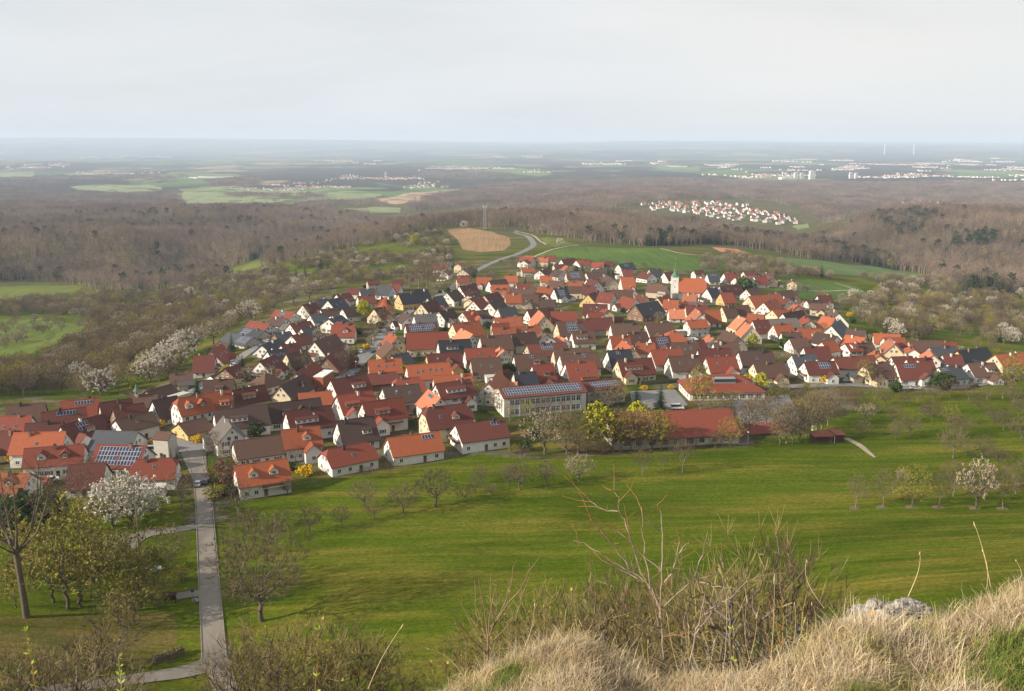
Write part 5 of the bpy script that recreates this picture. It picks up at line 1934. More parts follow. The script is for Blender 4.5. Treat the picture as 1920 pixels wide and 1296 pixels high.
def label_houses():
    P = []
    for h in HOUSE_LIST:
        P.append(to_px((h['x'], h['y'], h['z'] + h['H'] * 0.6)))
    def sector(p, l):
        return int(((math.degrees(math.atan2(l[2] - p[1], p[0] - l[1])) + 22.5) % 360) // 45)
    for i, h in enumerate(HOUSE_LIST):
        p = P[i]
        l = min(LAND, key=lambda l: math.hypot(p[0] - l[1], (p[1] - l[2]) * 1.6))
        s = sector(p, l)
        d = math.hypot(p[0] - l[1], p[1] - l[2])
        k = 1 + sum(1 for q in P if sector(q, l) == s and math.hypot(q[0] - l[1], q[1] - l[2]) < d)
        kind_ = {'t': 'timber barn'}.get(h['wall'], WALL_WORD[h['wall']] + ' house')
        h['o']['label'] = '%s-roofed %s%s, %s %s %s' % (ROOF_WORD[h['roof']], kind_, feature(h['opt']), ordinal(k), SECT[s], l[0])
label_houses()

# garages and sheds in the gaps between the houses
def outbuildings():
    r = random.Random(17)
    taken = [_corners([h['x'], h['y'], h['ang'], h['L'], h['W']], 0.4) for h in HOUSE_LIST] + FIXED
    made = []
    for h in HOUSE_LIST * 2:
        if len(made) >= 95 or r.random() < 0.45:
            continue
        L_, W_, H_ = r.uniform(5, 8.5), r.uniform(3.4, 5.0), r.uniform(2.9, 4.2)
        side = r.choice(((1, 0), (-1, 0), (0, 1), (0, -1)))
        a = h['ang'] + r.choice((0, math.pi / 2))
        ca, sa = math.cos(h['ang']), math.sin(h['ang'])
        dx = side[0] * (h['L'] / 2 + 3.6) + r.uniform(-2, 2) * abs(side[1]); dy = side[1] * (h['W'] / 2 + 3.6) + r.uniform(-2, 2) * abs(side[0])
        x, y = h['x'] + ca * dx - sa * dy, h['y'] + sa * dx + ca * dy
        C = _corners([x, y, a, L_, W_], 0.3)
        if any(math.hypot(C[0][0] - P[0][0], C[0][1] - P[0][1]) < 45 and _overlap(C, P) > 0 for P in taken):
            continue
        px, py = to_px((x, y, float(zat(x, y))))
        if abs(px - 690) + abs(py - 660) < 60 or (px > 430 and py > 800) or (355 < px < 420 and py > 820):
            continue
        taken.append(C)
        flat = r.random() < 0.3
        rk = r.choice('bkdrgs')
        z = float(zat(x, y))
        o = thing('garage' if flat else 'garden_shed', (x, y, z), '', 'garage' if flat else 'shed', a, 'garages and sheds between the houses')
        wk = r.choice('wetw')
        if flat:
            b = MB(); b.box(-L_ / 2, L_ / 2, -W_ / 2, W_ / 2, -2, 2.6); b.build('wall', WALL[wk], o)
            b = MB(); b.box(-L_ / 2 - .2, L_ / 2 + .2, -W_ / 2 - .2, W_ / 2 + .2, 2.6, 2.85); b.build('roof', M['conc'], o)
            link('garage_door', GARAGE, o, (0, -W_ / 2 if (x * math.sin(a) - y * math.cos(a)) < 0 else W_ / 2, 0.0), 0 if (x * math.sin(a) - y * math.cos(a)) < 0 else math.pi)
        else:
            e = H_ - W_ * 0.28
            wall_mesh(L_, W_, e, H_, 0, 2).build('wall', WALL[wk], o)
            roof_mesh(L_, W_, e, H_, 0, .3, .25, .15).build('roof', ROOF[rk], o)
            sgn = -1 if (x * math.sin(a) - y * math.cos(a)) < 0 else 1
            link('door', DOOR, o, (L_ * 0.2, sgn * W_ / 2, 0.0), 0 if sgn < 0 else math.pi)
        made.append((o, flat, rk, wk))
        HC_EXTRA.append((x, y, L_ * 0.62 + 0.6))
    for fl in (True, False):
        ms = sorted([m for m in made if m[1] == fl], key=lambda m: to_px(m[0].location)[0])
        for i, m in enumerate(ms):
            w_ = {'w': 'white', 'e': 'beige', 't': 'brown'}[m[3]]
            m[0]['label'] = ('flat-roofed %s garage between houses, %s such garage from the left' % (w_, ordinal(i + 1))) if fl else '%s-roofed low %s shed between houses, %s such shed from the left' % (ROOF_WORD[m[2]], w_, ordinal(i + 1))
HC_EXTRA = []
outbuildings()
# ------------------------------------------------------------------ trees one can tell apart
ZONES = {}
KWORD = {'fruit': 'bare gnarled fruit tree', 'young': 'slender bare young tree', 'big': 'broad bare tree', 'bare': 'bare brown tree', 'blossom': 'white flowering tree', 'pale': 'pale budding fruit tree',
         'leafing': 'tree in fresh green leaf', 'golden': 'yellow-green spring tree', 'conifer': 'dark conifer', 'thuja': 'narrow dark conifer', 'shrub': 'leafless shrub', 'scrub': 'fine-twigged tall shrub', 'redshrub': 'reddish shrub',
         'evergreen': 'dark green shrub', 'forsythia': 'bright yellow forsythia', 'pollard': 'stout old pollard tree'}
def reg(o, k, zone):
    ZONES.setdefault((zone, k), []).append(o)
    o['group'] = 'plants ' + zone
    return o
def plant(zone, items):
    for it in items:
        k, px, py, hp = it[:4]
        reg(tree_px(k, px, py, hp, **(it[4] if len(it) > 4 else {})), k, zone)

plant('on the open meadow', [
 ('big', 491, 1165, 167), ('fruit', 581, 1000, 47), ('fruit', 517, 1012, 34), ('fruit', 532, 986, 27), ('fruit', 464, 1001, 42), ('fruit', 640, 989, 36), ('fruit', 684, 953, 48), ('fruit', 701, 974, 34),
 ('fruit', 757, 964, 52), ('fruit', 817, 950, 66), ('fruit', 871, 940, 30), ('fruit', 891, 924, 28), ('fruit', 903, 907, 32), ('fruit', 921, 929, 22), ('fruit', 974, 919, 50), ('fruit', 954, 910, 36),
 ('fruit', 1024, 911, 44), ('pale', 1085, 902, 46), ('young', 1205, 894, 58), ('young', 1244, 882, 30), ('young', 1279, 887, 62), ('young', 1148, 895, 12), ('bare', 447, 962, 58), ('fruit', 539, 928, 28), ('fruit', 732, 890, 26), ('fruit', 687, 896, 22)])
MULCH = mat('mulch', (0.13, 0.09, 0.065), 0.95, 0.3, 2, 0.1)
for px, py, hp, k in ((1604, 953, 58, 'young'), (1655, 952, 65, 'young'), (1709, 952, 72, 'leafing'), (1761, 952, 62, 'young'), (1830, 954, 80, 'pale'), (1881, 955, 68, 'young'), (1934, 955, 66, 'young')):
    o = reg(tree_px(k, px, py, hp, wide=0.62 if k == 'pale' else 0.85), k, 'in the mulched row on the far meadow')
    b = MB(); b.lathe([(1.7, 0.0), (1.6, 0.08), (0.9, 0.12), (0.05, 0.16)], 14)
    d = b.build('mulch_ring', MULCH, o); d.scale = tuple(1 / q for q in o.scale); d.location = (0, 0, 0.02)
plant('behind the mulched row', [('bare', 1788, 931, 60), ('bare', 1845, 930, 52), ('bare', 1904, 929, 56), ('shrub', 1620, 934, 20), ('shrub', 1690, 936, 22), ('pale', 1690, 905, 22), ('bare', 1938, 905, 50), ('fruit', 1810, 912, 30)])
plant('in the right orchard', [
 ('fruit', 1610, 776, 32), ('fruit', 1576, 789, 20), ('pale', 1626, 790, 30), ('fruit', 1615, 817, 27), ('fruit', 1677, 794, 32), ('fruit', 1679, 825, 30), ('fruit', 1706, 817, 34), ('fruit', 1733, 784, 22),
 ('fruit', 1747, 791, 34), ('leafing', 1780, 799, 36), ('fruit', 1799, 821, 38), ('fruit', 1787, 859, 48), ('fruit', 1862, 794, 27), ('fruit', 1882, 807, 30), ('fruit', 1842, 860, 37), ('fruit', 1871, 875, 32),
 ('fruit', 1915, 825, 36), ('fruit', 1910, 780, 27), ('bare', 1560, 760, 34), ('bare', 1585, 752, 30), ('bare', 1640, 752, 32), ('fruit', 1660, 760, 25), ('fruit', 1695, 762, 26), ('bare', 1720, 755, 30), ('fruit', 1750, 752, 28),
 ('bare', 1780, 745, 34), ('leafing', 1760, 728, 30), ('bare', 1815, 752, 30), ('bare', 1850, 752, 34), ('bare', 1880, 748, 36), ('fruit', 1835, 770, 24), ('evergreen', 1680, 735, 16), ('conifer', 1745, 727, 38), ('evergreen', 1765, 730, 26),
 ('bare', 1900, 760, 34), ('bare', 1935, 765, 36), ('fruit', 1640, 775, 20), ('bare', 1500, 752, 30), ('bare', 1530, 755, 34), ('leafing', 1470, 745, 30), ('leafing', 1450, 750, 26), ('golden', 1895, 735, 62, {'var': 0})])
plant('around the wooden hut', [('bare', 1462, 834, 66), ('bare', 1474, 832, 72), ('bare', 1486, 832, 74), ('bare', 1498, 830, 78), ('bare', 1512, 820, 76), ('bare', 1526, 812, 74), ('bare', 1540, 806, 66), ('bare', 1552, 798, 56),
 ('bare', 1392, 818, 60), ('bare', 1406, 814, 60), ('bare', 1420, 800, 56), ('bare', 1436, 796, 54), ('bare', 1450, 800, 56)])
plant('in front of the gym hall', [('pale', 1022, 852, 78, {'wide': 0.85}), ('bare', 1062, 852, 70), ('bare', 1085, 852, 84), ('golden', 1122, 846, 88, {'var': 1, 'wide': 0.9}), ('bare', 1100, 852, 60), ('leafing', 1150, 848, 74), ('bare', 1163, 846, 78),
 ('leafing', 1182, 847, 72), ('bare', 1200, 846, 74), ('leafing', 1222, 846, 76), ('golden', 1240, 845, 76, {'var': 0}), ('golden', 1196, 800, 46, {'var': 1}), ('leafing', 1370, 838, 54), ('bare', 1340, 840, 26), ('bare', 1300, 842, 20), ('bare', 1355, 838, 34),
 ('evergreen', 985, 846, 18), ('evergreen', 1005, 820, 16), ('shrub', 965, 850, 16), ('shrub', 1130, 852, 24), ('shrub', 1262, 846, 22), ('fruit', 980, 862, 26)])
plant('around the school', [('golden', 1312, 768, 80, {'var': 0}), ('conifer', 1193, 772, 56, {'wide': 1.25}), ('conifer', 1238, 770, 56, {'wide': 1.3}), ('leafing', 990, 792, 40), ('bare', 1022, 788, 42), ('pale', 938, 775, 42), ('thuja', 908, 772, 44), ('bare', 955, 790, 34),
 ('leafing', 1160, 760, 46), ('bare', 1120, 765, 36), ('bare', 1140, 768, 34), ('leafing', 1335, 772, 36), ('leafing', 1360, 770, 34), ('leafing', 1378, 766, 32), ('golden', 1425, 735, 34, {'var': 1}), ('forsythia', 1400, 716, 13), ('forsythia', 1208, 732, 9), ('forsythia', 1258, 730, 8), ('bare', 1170, 712, 26), ('pale', 1190, 712, 24)])
plant('below the lane at lower left', [('pollard', 50, 1158, 228), ('leafing', 127, 1142, 165), ('leafing', 152, 1138, 140), ('leafing', 100, 1130, 120), ('leafing', 213, 1150, 120), ('leafing', 258, 1118, 110), ('leafing', 290, 1112, 70), ('leafing', 245, 1140, 90), ('leafing', 285, 1132, 60), ('bare', 222, 1256, 112, {'wide': 0.8}),
 ('bare', 322, 1064, 70), ('bare', 148, 950, 64), ('golden', 157, 998, 56, {'var': 0}), ('blossom', 212, 988, 78), ('blossom', 246, 985, 86), ('blossom', 282, 968, 50), ('blossom', 232, 960, 60), ('evergreen', 30, 985, 46), ('evergreen', 85, 975, 40), ('evergreen', 10, 1010, 44), ('leafing', 60, 1085, 90), ('leafing', 12, 1110, 90), ('leafing', 190, 1085, 70),
 ('bare', 338, 950, 62), ('bare', 110, 975, 52), ('shrub', 340, 1088, 26), ('shrub', 270, 1058, 34), ('shrub', 345, 1030, 22), ('pale', 222, 1050, 44), ('shrub', 180, 1250, 40), ('leafing', 250, 1165, 74, {'wide': 1.2}), ('leafing', 225, 1178, 56, {'wide': 1.2}), ('leafing', 296, 1145, 52, {'wide': 1.2}), ('leafing', 30, 1140, 60), ('leafing', 170, 1120, 80)])
plant('in the gardens along the lane', [('redshrub', 425, 905, 42), ('bare', 410, 870, 44), ('bare', 400, 850, 40), ('leafing', 405, 905, 36), ('forsythia', 574, 892, 18), ('shrub', 600, 890, 16), ('forsythia', 370, 830, 13), ('forsythia', 288, 838, 13), ('forsythia', 300, 802, 13), ('thuja', 322, 868, 28), ('thuja', 332, 866, 28),
 ('bare', 510, 905, 26), ('bare', 555, 865, 30), ('evergreen', 430, 930, 18), ('forsythia', 70, 912, 10), ('forsythia', 20, 868, 14), ('evergreen', 138, 828, 16), ('bare', 172, 905, 48), ('shrub', 400, 938, 26), ('evergreen', 545, 882, 14)])
plant('in the upper streets', [('bare', 580, 700, 42), ('bare', 560, 700, 30), ('bare', 650, 690, 44), ('bare', 640, 700, 40), ('bare', 690, 640, 40), ('bare', 705, 628, 38), ('bare', 720, 615, 36), ('bare', 735, 600, 30), ('thuja', 668, 665, 26), ('forsythia', 688, 655, 10), ('golden', 682, 600, 36, {'var': 1}), ('golden', 425, 712, 26, {'var': 1}),
 ('conifer', 435, 660, 40), ('conifer', 455, 690, 28), ('conifer', 370, 740, 36), ('pale', 450, 740, 28), ('pale', 600, 640, 26), ('bare', 770, 545, 44), ('bare', 785, 540, 50), ('bare', 800, 540, 54), ('bare', 815, 540, 56), ('bare', 830, 535, 48), ('bare', 880, 520, 30), ('conifer', 950, 536, 20), ('conifer', 985, 540, 24), ('conifer', 1030, 508, 24), ('conifer', 1080, 520, 22),
 ('conifer', 1092, 512, 22), ('conifer', 1127, 520, 28), ('conifer', 1140, 518, 26), ('conifer', 1150, 518, 24), ('evergreen', 1395, 555, 30), ('conifer', 1110, 650, 26), ('pale', 1235, 605, 20), ('pale', 935, 640, 22), ('pale', 970, 660, 26), ('golden', 1410, 655, 28, {'var': 1}), ('golden', 755, 715, 30, {'var': 1}), ('conifer', 835, 620, 28), ('evergreen', 1475, 655, 22), ('pale', 1495, 555, 24), ('forsythia', 1545, 718, 14), ('bare', 1570, 700, 30), ('leafing', 1620, 722, 44),
 ('bare', 560, 860, 26), ('pale', 505, 715, 26), ('evergreen', 600, 815, 24), ('evergreen', 480, 816, 22), ('bare', 905, 760, 40), ('bare', 890, 745, 34), ('leafing', 960, 690, 24), ('evergreen', 955, 702, 20)])
plant('on the orchard slope by its rim', [('blossom', 300, 706, 52), ('blossom', 325, 694, 54), ('blossom', 282, 716, 46), ('blossom', 345, 672, 50), ('pale', 365, 660, 46), ('blossom', 190, 742, 46), ('blossom', 150, 722, 38), ('pale', 105, 722, 40), ('pale', 400, 646, 42), ('blossom', 470, 600, 36), ('pale', 550, 570, 36), ('pale', 580, 560, 34),
 ('conifer', 360, 566, 30), ('conifer', 350, 568, 26), ('conifer', 436, 517, 18), ('conifer', 556, 530, 32), ('conifer', 573, 528, 34), ('conifer', 620, 540, 22), ('conifer', 602, 505, 30), ('conifer', 615, 510, 22), ('conifer', 555, 490, 16), ('conifer', 572, 486, 18), ('golden', 373, 572, 16, {'var': 1}), ('golden', 778, 462, 22, {'var': 1}), ('conifer', 808, 485, 24), ('conifer', 820, 486, 26), ('conifer', 835, 485, 24), ('conifer', 845, 486, 22),
 ('blossom', 1018, 434, 14), ('blossom', 870, 428, 14), ('blossom', 1050, 462, 16), ('conifer', 1540, 520, 26)])

# ------------------------------------------------------------------ slopes full of orchard trees: the ones that show largest stand singly, the rest is one mass
RS = np.random.RandomState(21)
HC = [(h['x'], h['y'], max(h['L'], h['W']) * 0.62 + 1.2) for h in HOUSE_LIST] + HC_EXTRA
HCA = np.array(HC)
def clear_of_houses(x, y, extra=0.0):
    d = np.hypot(HCA[:, 0][None] - np.asarray(x)[:, None], HCA[:, 1][None] - np.asarray(y)[:, None])
    return (d > HCA[:, 2][None] + extra).all(1)

def orchard(zone, pix, spacing, single, mixk, mixp, hr, name, label, rs, keep=None):
    x, y = sample_poly(pix, spacing, rs)
    k = clear_of_houses(x, y, 2.0)
    x, y = x[k], y[k]
    if keep is not None:
        k = keep(x, y); x, y = x[k], y[k]
    o = np.argsort(y); x, y = x[o], y[o]
    kinds = rs.choice(len(mixk), len(x), p=mixp)
    H = rs.uniform(hr[0], hr[1], len(x))
    for i in range(min(single, len(x))):
        kk = mixk[kinds[i]]
        reg(tree_at(kk, float(x[i]), float(y[i]), float(H[i]) * (1.25 if kk == 'conifer' else 1)), kk, zone)
    if len(x) > single:
        meshes, idx, h0s = [], {}, []
        for kk in mixk:
            idx[kk] = []
            for (tm, cm), h0 in TREES[kk]:
                bmj = bpy.data.meshes.new('orchard_piece')
                a, b = tm, cm
                # join trunk and crown of a kind into one piece
                va = np.zeros(len(a.vertices) * 3, np.float32); a.vertices.foreach_get('co', va)
                vb = np.zeros(len(b.vertices) * 3, np.float32); b.vertices.foreach_get('co', vb)
                fa = [tuple(p.vertices) for p in a.polygons]; fb = [tuple(q + len(a.vertices) for q in p.vertices) for p in b.polygons]
                bmj.from_pydata(np.r_[va, vb].reshape(-1, 3).tolist(), [], fa + fb)
                for m_ in list(a.materials) + list(b.materials): bmj.materials.append(m_)
                bmj.polygons.foreach_set('material_index', [0] * len(fa) + [1 + p.material_index for p in b.polygons])
                idx[kk].append(len(meshes)); meshes.append(bmj); h0s.append(h0)
        col = pieces(name + '_piece', meshes)
        xs, ys, hs, ks = x[single:], y[single:], H[single:], kinds[single:]
        vid = np.array([idx[mixk[q]][rs.randint(len(idx[mixk[q]]))] for q in ks])
        s = hs / np.array(h0s)[vid]
        z = zat(xs, ys)
        scatter(name, np.c_[xs, ys, z - 0.1], np.c_[np.zeros((len(xs), 2)), rs.uniform(0, 6.28, len(xs))], np.c_[s, s, s], vid, col, label, 'trees')

slope_px = [(335, 712), (356, 668), (424, 622), (504, 586), (564, 562), (644, 536), (730, 524), (770, 510), (810, 498), (850, 486), (848, 452), (825, 436), (760, 445), (700, 456), (640, 470), (560, 496), (480, 512), (400, 530), (330, 545), (250, 552), (170, 556), (160, 600), (150, 640), (60, 690), (-120, 700), (-120, 745), (60, 742), (200, 742), (270, 730)]
def gaps(x, y):
    return _vnoise(x / 45 + 3, y / 60 + 9, 31) > -0.07
orchard('on the left orchard slope', slope_px, 7.4, 110, ['bare', 'fruit', 'pale', 'blossom', 'leafing', 'shrub'], [0.36, 0.22, 0.12, 0.06, 0.19, 0.05], (5, 9.5), 'orchard_mass', 'mixed fruit trees and scrub covering the slope left of the village', np.random.RandomState(5), gaps)
right_px = [(1600, 592), (1660, 640), (1760, 640), (1860, 648), (2060, 660), (2060, 560), (1900, 545), (1760, 530), (1640, 522), (1560, 512), (1450, 500), (1420, 490), (1300, 480), (1420, 520), (1540, 560)]
def gaps2(x, y):
    return _vnoise(x / 40 + 8, y / 45 + 2, 33) > -0.05
orchard('on the right slope', [(1560, 562), (1605, 600), (1660, 634), (1760, 636), (1860, 644), (2060, 660), (2060, 560), (1900, 545), (1760, 532), (1660, 532), (1640, 560)], 8.2, 70, ['bare', 'fruit', 'pale', 'leafing', 'conifer', 'blossom'], [0.44, 0.20, 0.12, 0.14, 0.06, 0.04], (6, 11), 'wooded_slope', 'bare and flowering trees covering the slope right of the village', np.random.RandomState(6), gaps2)
orchard('in the left valley wood', [(-120, 753), (60, 748), (180, 738), (215, 728), (290, 690), (350, 640), (400, 590), (330, 560), (190, 562), (165, 600), (158, 640), (70, 694), (-120, 704)], 7.0, 40, ['bare', 'leafing', 'pale'], [0.86, 0.08, 0.06], (9, 14), 'valley_wood', 'tall bare brown trees filling the valley side at the left', np.random.RandomState(15), lambda x, y: _vnoise(x / 40 + 2, y / 50 + 5, 35) > -0.22)
orchard('hedge band', [(-150, 596), (60, 592), (165, 596), (170, 562), (60, 566), (-150, 584)], 7.0, 0, ['bare', 'leafing', 'pale'], [0.8, 0.1, 0.1], (8, 12), 'valley_hedge', 'band of bare trees between the two left meadows', np.random.RandomState(16))
orchard('behind the church', [(1310, 512), (1420, 520), (1500, 522), (1640, 532), (1720, 530), (1640, 522), (1560, 516), (1440, 492), (1330, 472), (1310, 484)], 9.5, 0, ['bare', 'pale', 'fruit', 'leafing'], [0.4, 0.3, 0.2, 0.1], (6, 10), 'orchard_belt', 'belt of budding fruit trees behind the village fields', np.random.RandomState(7), gaps2)
orchard('left meadow', [(-150, 690), (90, 650), (155, 614), (60, 598), (-150, 604)], 20, 12, ['fruit', 'pale', 'bare'], [0.6, 0.25, 0.15], (6, 9), 'meadow_orchard', 'scattered fruit trees on the terraced meadow at the left edge', np.random.RandomState(8))
# gardens between the houses
gx, gy = sample_poly([(-60, 930), (330, 880), (440, 920), (620, 885), (900, 845), (1400, 790), (1600, 735), (1920, 725), (1920, 660), (1640, 610), (1540, 555), (1440, 515), (1180, 498), (980, 485), (860, 500), (650, 545), (500, 595), (420, 640), (340, 710), (230, 750), (-60, 770)], 10.5, np.random.RandomState(9))
k = clear_of_houses(gx, gy, -1.2)
for P in FIXED:
    cx_, cy_ = sum(p[0] for p in P) / 4, sum(p[1] for p in P) / 4
    r_ = math.dist(P[0], P[2]) / 2 + 1
    k &= np.hypot(gx - cx_, gy - cy_) > r_
gx, gy = gx[k], gy[k]
_o = np.random.RandomState(4).permutation(len(gy))[:260]
for i in sorted(_o.tolist()):
    q = RS.rand()
    kk = 'shrub' if q < 0.24 else 'bare' if q < 0.40 else 'evergreen' if q < 0.62 else 'fruit' if q < 0.82 else 'pale' if q < 0.92 else 'forsythia' if q < 0.95 else 'thuja'
    hh = {'shrub': 3.0, 'bare': 7.5, 'evergreen': 3.0, 'fruit': 5.2, 'pale': 5.0, 'forsythia': 2.4, 'thuja': 6.0}[kk] * RS.uniform(0.75, 1.35)
    reg(tree_at(kk, float(gx[i]), float(gy[i]), hh), kk, 'among the village gardens')

# scrub standing on the steep slope under the viewpoint
def slope_bush(k, px, y, top_px, wide=1.0, var=None):
    d = ray(px, 1000)
    u = d[0] / d[1]
    z = float(zat(u * y, y))
    dt = ray(px, top_px)
    zt = CAM_H + dt[2] / dt[1] * y
    return reg(tree_at(k, u * y, y, zt - z, z=z, wide=wide, var=var, sink=0.2), k, 'on the steep bank under the viewpoint')
for a in (('scrub', 120, 62, 1190, 1.2, 1), ('scrub', 60, 58, 1215, 1.3, 2), ('scrub', 10, 55, 1230, 1.3, 1), ('scrub', 175, 66, 1245, 1.2, 2), ('scrub', 470, 44, 1170, 0.9, 2), ('scrub', 435, 42, 1195, 1.0, 1), ('scrub', 540, 44, 1168, 1.0, 0), ('scrub', 590, 46, 1175, 1.2, 0), ('scrub', 640, 48, 1185, 1.2, 1), ('scrub', 690, 50, 1215, 1.2, 0),
          ('scrub', 1180, 34, 1065, 0.8, 1), ('scrub', 1220, 36, 1050, 0.9, 2), ('scrub', 1300, 32, 1075, 0.8, 1), ('scrub', 1440, 22, 985, 0.75, 2), ('scrub', 1485, 22, 1005, 0.75, 1), ('scrub', 1400, 24, 1035, 0.7, 2), ('scrub', 1010, 40, 1105, 0.9, 0), ('scrub', 1060, 42, 1110, 0.9, 0), ('scrub', 960, 44, 1130, 0.9, 0), ('scrub', 1120, 38, 1120, 0.9, 1), ('scrub', 880, 44, 1205, 1.0, 0), ('scrub', 1350, 30, 1090, 0.8, 2), ('scrub', 1260, 30, 1090, 0.8, 0), ('scrub', 1150, 34, 1110, 0.8, 2)):
    slope_bush(*a[:4], a[4], a[5])

for (zone, k), os_ in ZONES.items():
    os_.sort(key=lambda o: to_px(o.location)[0])
    for i, o in enumerate(os_):
        if len(os_) == 1:
            o['label'] = '%s %s' % (KWORD[k], zone)
        else:
            o['label'] = '%s %s, %s' % (KWORD[k], zone, 'leftmost' if i == 0 else 'rightmost' if i == len(os_) - 1 else ordinal(i + 1) + ' from the left')

# ------------------------------------------------------------------ woods: masses that nobody could count
def wood_tree(seed, H, cw, twig, n=60, tw=0.05, twigs=3):
    tm, cm = tree_mesh('wood', seed, H, cw, 0.32, n, twigs, tw, 0.10, bark='fbark', twig=twig, thr=0.16, sides=4, trunk_r=0.30, zpow=1)
    return tm, cm
def join(ms, offs=None, scl=None):
    V_, F_, MI, mats = [], [], [], []
    for i, (tm, cm) in enumerate(ms):
        ox, oy = offs[i] if offs else (0, 0)
        s = scl[i] if scl else 1
        for me in (tm, cm):
            n0 = len(V_)
            V_ += [(v.co.x * s + ox, v.co.y * s + oy, v.co.z * s) for v in me.vertices]
            mi = {}
            for j, m_ in enumerate(me.materials):
                if m_ not in mats: mats.append(m_)
                mi[j] = mats.index(m_)
            for p in me.polygons:
                F_.append(tuple(q + n0 for q in p.vertices)); MI.append(mi[p.material_index])
    me = bpy.data.meshes.new('wood_piece')
    me.from_pydata(V_, [], F_)
    for m_ in mats: me.materials.append(m_)
    me.polygons.foreach_set('material_index', MI)
    return me
_b = [wood_tree(200 + i, 20, [9, 11, 8, 10][i], ['ftwig', 'ftwig', 'ftwig2', 'ftwig'][i]) for i in range(4)]
_lo = [wood_tree(210 + i, 19, [10, 9][i], 'ftwig', 22, 0.16, 2) for i in range(2)]
_c = [conifer_mesh('wood_conifer', 220 + i, 22, [8.0, 7.0][i], 15, 9, 0.10, 3) for i in range(2)]
_cl = [conifer_mesh('wood_conifer_low', 225, 20, 8, 10, 7, 0.12, 2)]
_pine = [tree_mesh('pine', 230, 19, 8, 0.45, 50, 3, 0.05, 0.1, 'needle', 500, 0.55, bark='fbark', thr=0.16, sides=4, trunk_r=0.28)]
_gl = [tree_mesh('woodleaf', 231, 16, 10, 0.2, 60, 3, 0.05, 0.1, 'leaf', 420, 0.5, bark='fbark', twig='ftwig2', thr=0.16, sides=4)]
_r = np.random.RandomState(77)
def clump(n, trees):
    offs = [(_r.uniform(-17, 17), _r.uniform(-17, 17)) for _ in range(n)]
    return join([trees[_r.randint(len(trees))] for _ in range(n)], offs, [_r.uniform(0.8, 1.15) for _ in range(n)])
near_col = pieces('wood_tree_piece', [join([b]) for b in _b] + [join([c]) for c in _c] + [join(_pine), join(_gl)])
far_col = pieces('wood_clump_piece', [clump(13, _lo), clump(13, _lo), clump(13, _lo), clump(16, _cl), clump(13, _lo + _cl)])

def wood(name, pix, spacing, probs, col, rs, label, hs=(0.75, 1.2), keep=None, pts=None):
    x, y = sample_poly(pix, spacing, rs) if pts is None else pts
    if keep is not None:
        k = keep(x, y); x, y = x[k], y[k]
    n = len(x)
    vid = rs.choice(len(probs), n, p=np.array(probs) / sum(probs))
    s = rs.uniform(hs[0], hs[1], n)
    scatter(name, np.c_[x, y, zat(x, y) - 0.3], np.c_[np.zeros((n, 2)), rs.uniform(0, 6.28, n)], np.c_[s, s, s * rs.uniform(0.9, 1.1, n)], vid, col, label, 'wood')
    return n
BARE = [30, 30, 16, 24, 1.8, 1.6, 1.2, 2.5]
DARK = [0, 0, 0, 0, 50, 40, 6, 0]
rw = np.random.RandomState(41)
NW = 0
NW += wood('left_wood', [(-160, 532), (0, 528), (120, 530), (165, 545), (240, 550), (330, 543), (425, 522), (432, 508), (470, 490), (505, 478), (560, 452), (640, 430), (700, 420), (690, 402), (560, 400), (300, 402), (-160, 405)], 8.4, BARE, near_col, rw, 'bare brown wood on the hillside across the left valley')
NW += wood('spruce_stand', [(-160, 526), (48, 524), (48, 512), (-160, 510)], 5.0, DARK, near_col, rw, 'dark spruce stand at the foot of the left wood', (0.7, 0.95))
NW += wood('spruce_stand', [(465, 490), (515, 478), (512, 468), (465, 476)], 6.0, DARK, near_col, rw, 'dark spruces at the valley clearing', (0.8, 1.1))
NW += wood('spruce_stand', [(150, 436), (300, 432), (300, 424), (150, 427)], 8.0, DARK, near_col, rw, 'spruce strip along the crest of the left wood')
NW += wood('spruce_stand', [(410, 432), (480, 428), (480, 420), (410, 423)], 8.0, DARK, near_col, rw, 'small spruce group on the crest right of the spruce strip')
NW += wood('spruce_stand', [(340, 398), (420, 396), (420, 391), (340, 393)], 14.0, DARK, near_col, rw, 'spruce row on the second crest of the left wood')
NW += wood('spruce_stand', [(475, 398), (560, 396), (560, 391), (475, 392)], 14.0, DARK, near_col, rw, 'spruces on the second crest near the pale field')
NW += wood('ridge_wood', [(488, 506), (560, 489), (640, 470), (720, 454), (790, 440), (838, 429), (905, 426), (940, 431), (965, 428), (990, 434), (1010, 440), (1060, 446), (1100, 456), (1200, 462), (1300, 461), (1330, 459), (1420, 468), (1500, 482), (1540, 484), (1480, 446), (1380, 436), (1250, 420), (1100, 406), (960, 408), (860, 408), (780, 411), (700, 418), (640, 428), (560, 452), (500, 482)], 7.6, BARE, near_col, rw, 'bare brown wood along the ridge behind the village')
NW += wood('spruce_stand', [(1210, 462), (1330, 458), (1480, 464), (1560, 480), (1680, 508), (1694, 498), (1560, 468), (1470, 452), (1330, 448), (1215, 452)], 5.2, DARK, near_col, rw, 'long dark spruce belt below the wooded ridge', (0.8, 1.15))
NW += wood('hill_wood', [(1500, 484), (1620, 496), (1730, 516), (1790, 545), (1900, 552), (2080, 562), (2080, 400), (1900, 399), (1700, 398), (1640, 408), (1580, 430), (1540, 442), (1500, 452)], 8.6, BARE, near_col, rw, 'bare brown wood covering the hill on the right')
NW += wood('spruce_stand', [(1622, 428), (1660, 436), (1705, 440), (1752, 424), (1756, 404), (1700, 402), (1640, 412)], 5.4, DARK, near_col, rw, 'dark spruce wood on top of the right hill', (0.8, 1.1))
NW += wood('spruce_stand', [(1790, 560), (1880, 556), (1882, 538), (1830, 536)], 7.0, DARK, near_col, rw, 'dark spruces at the foot of the right hill')
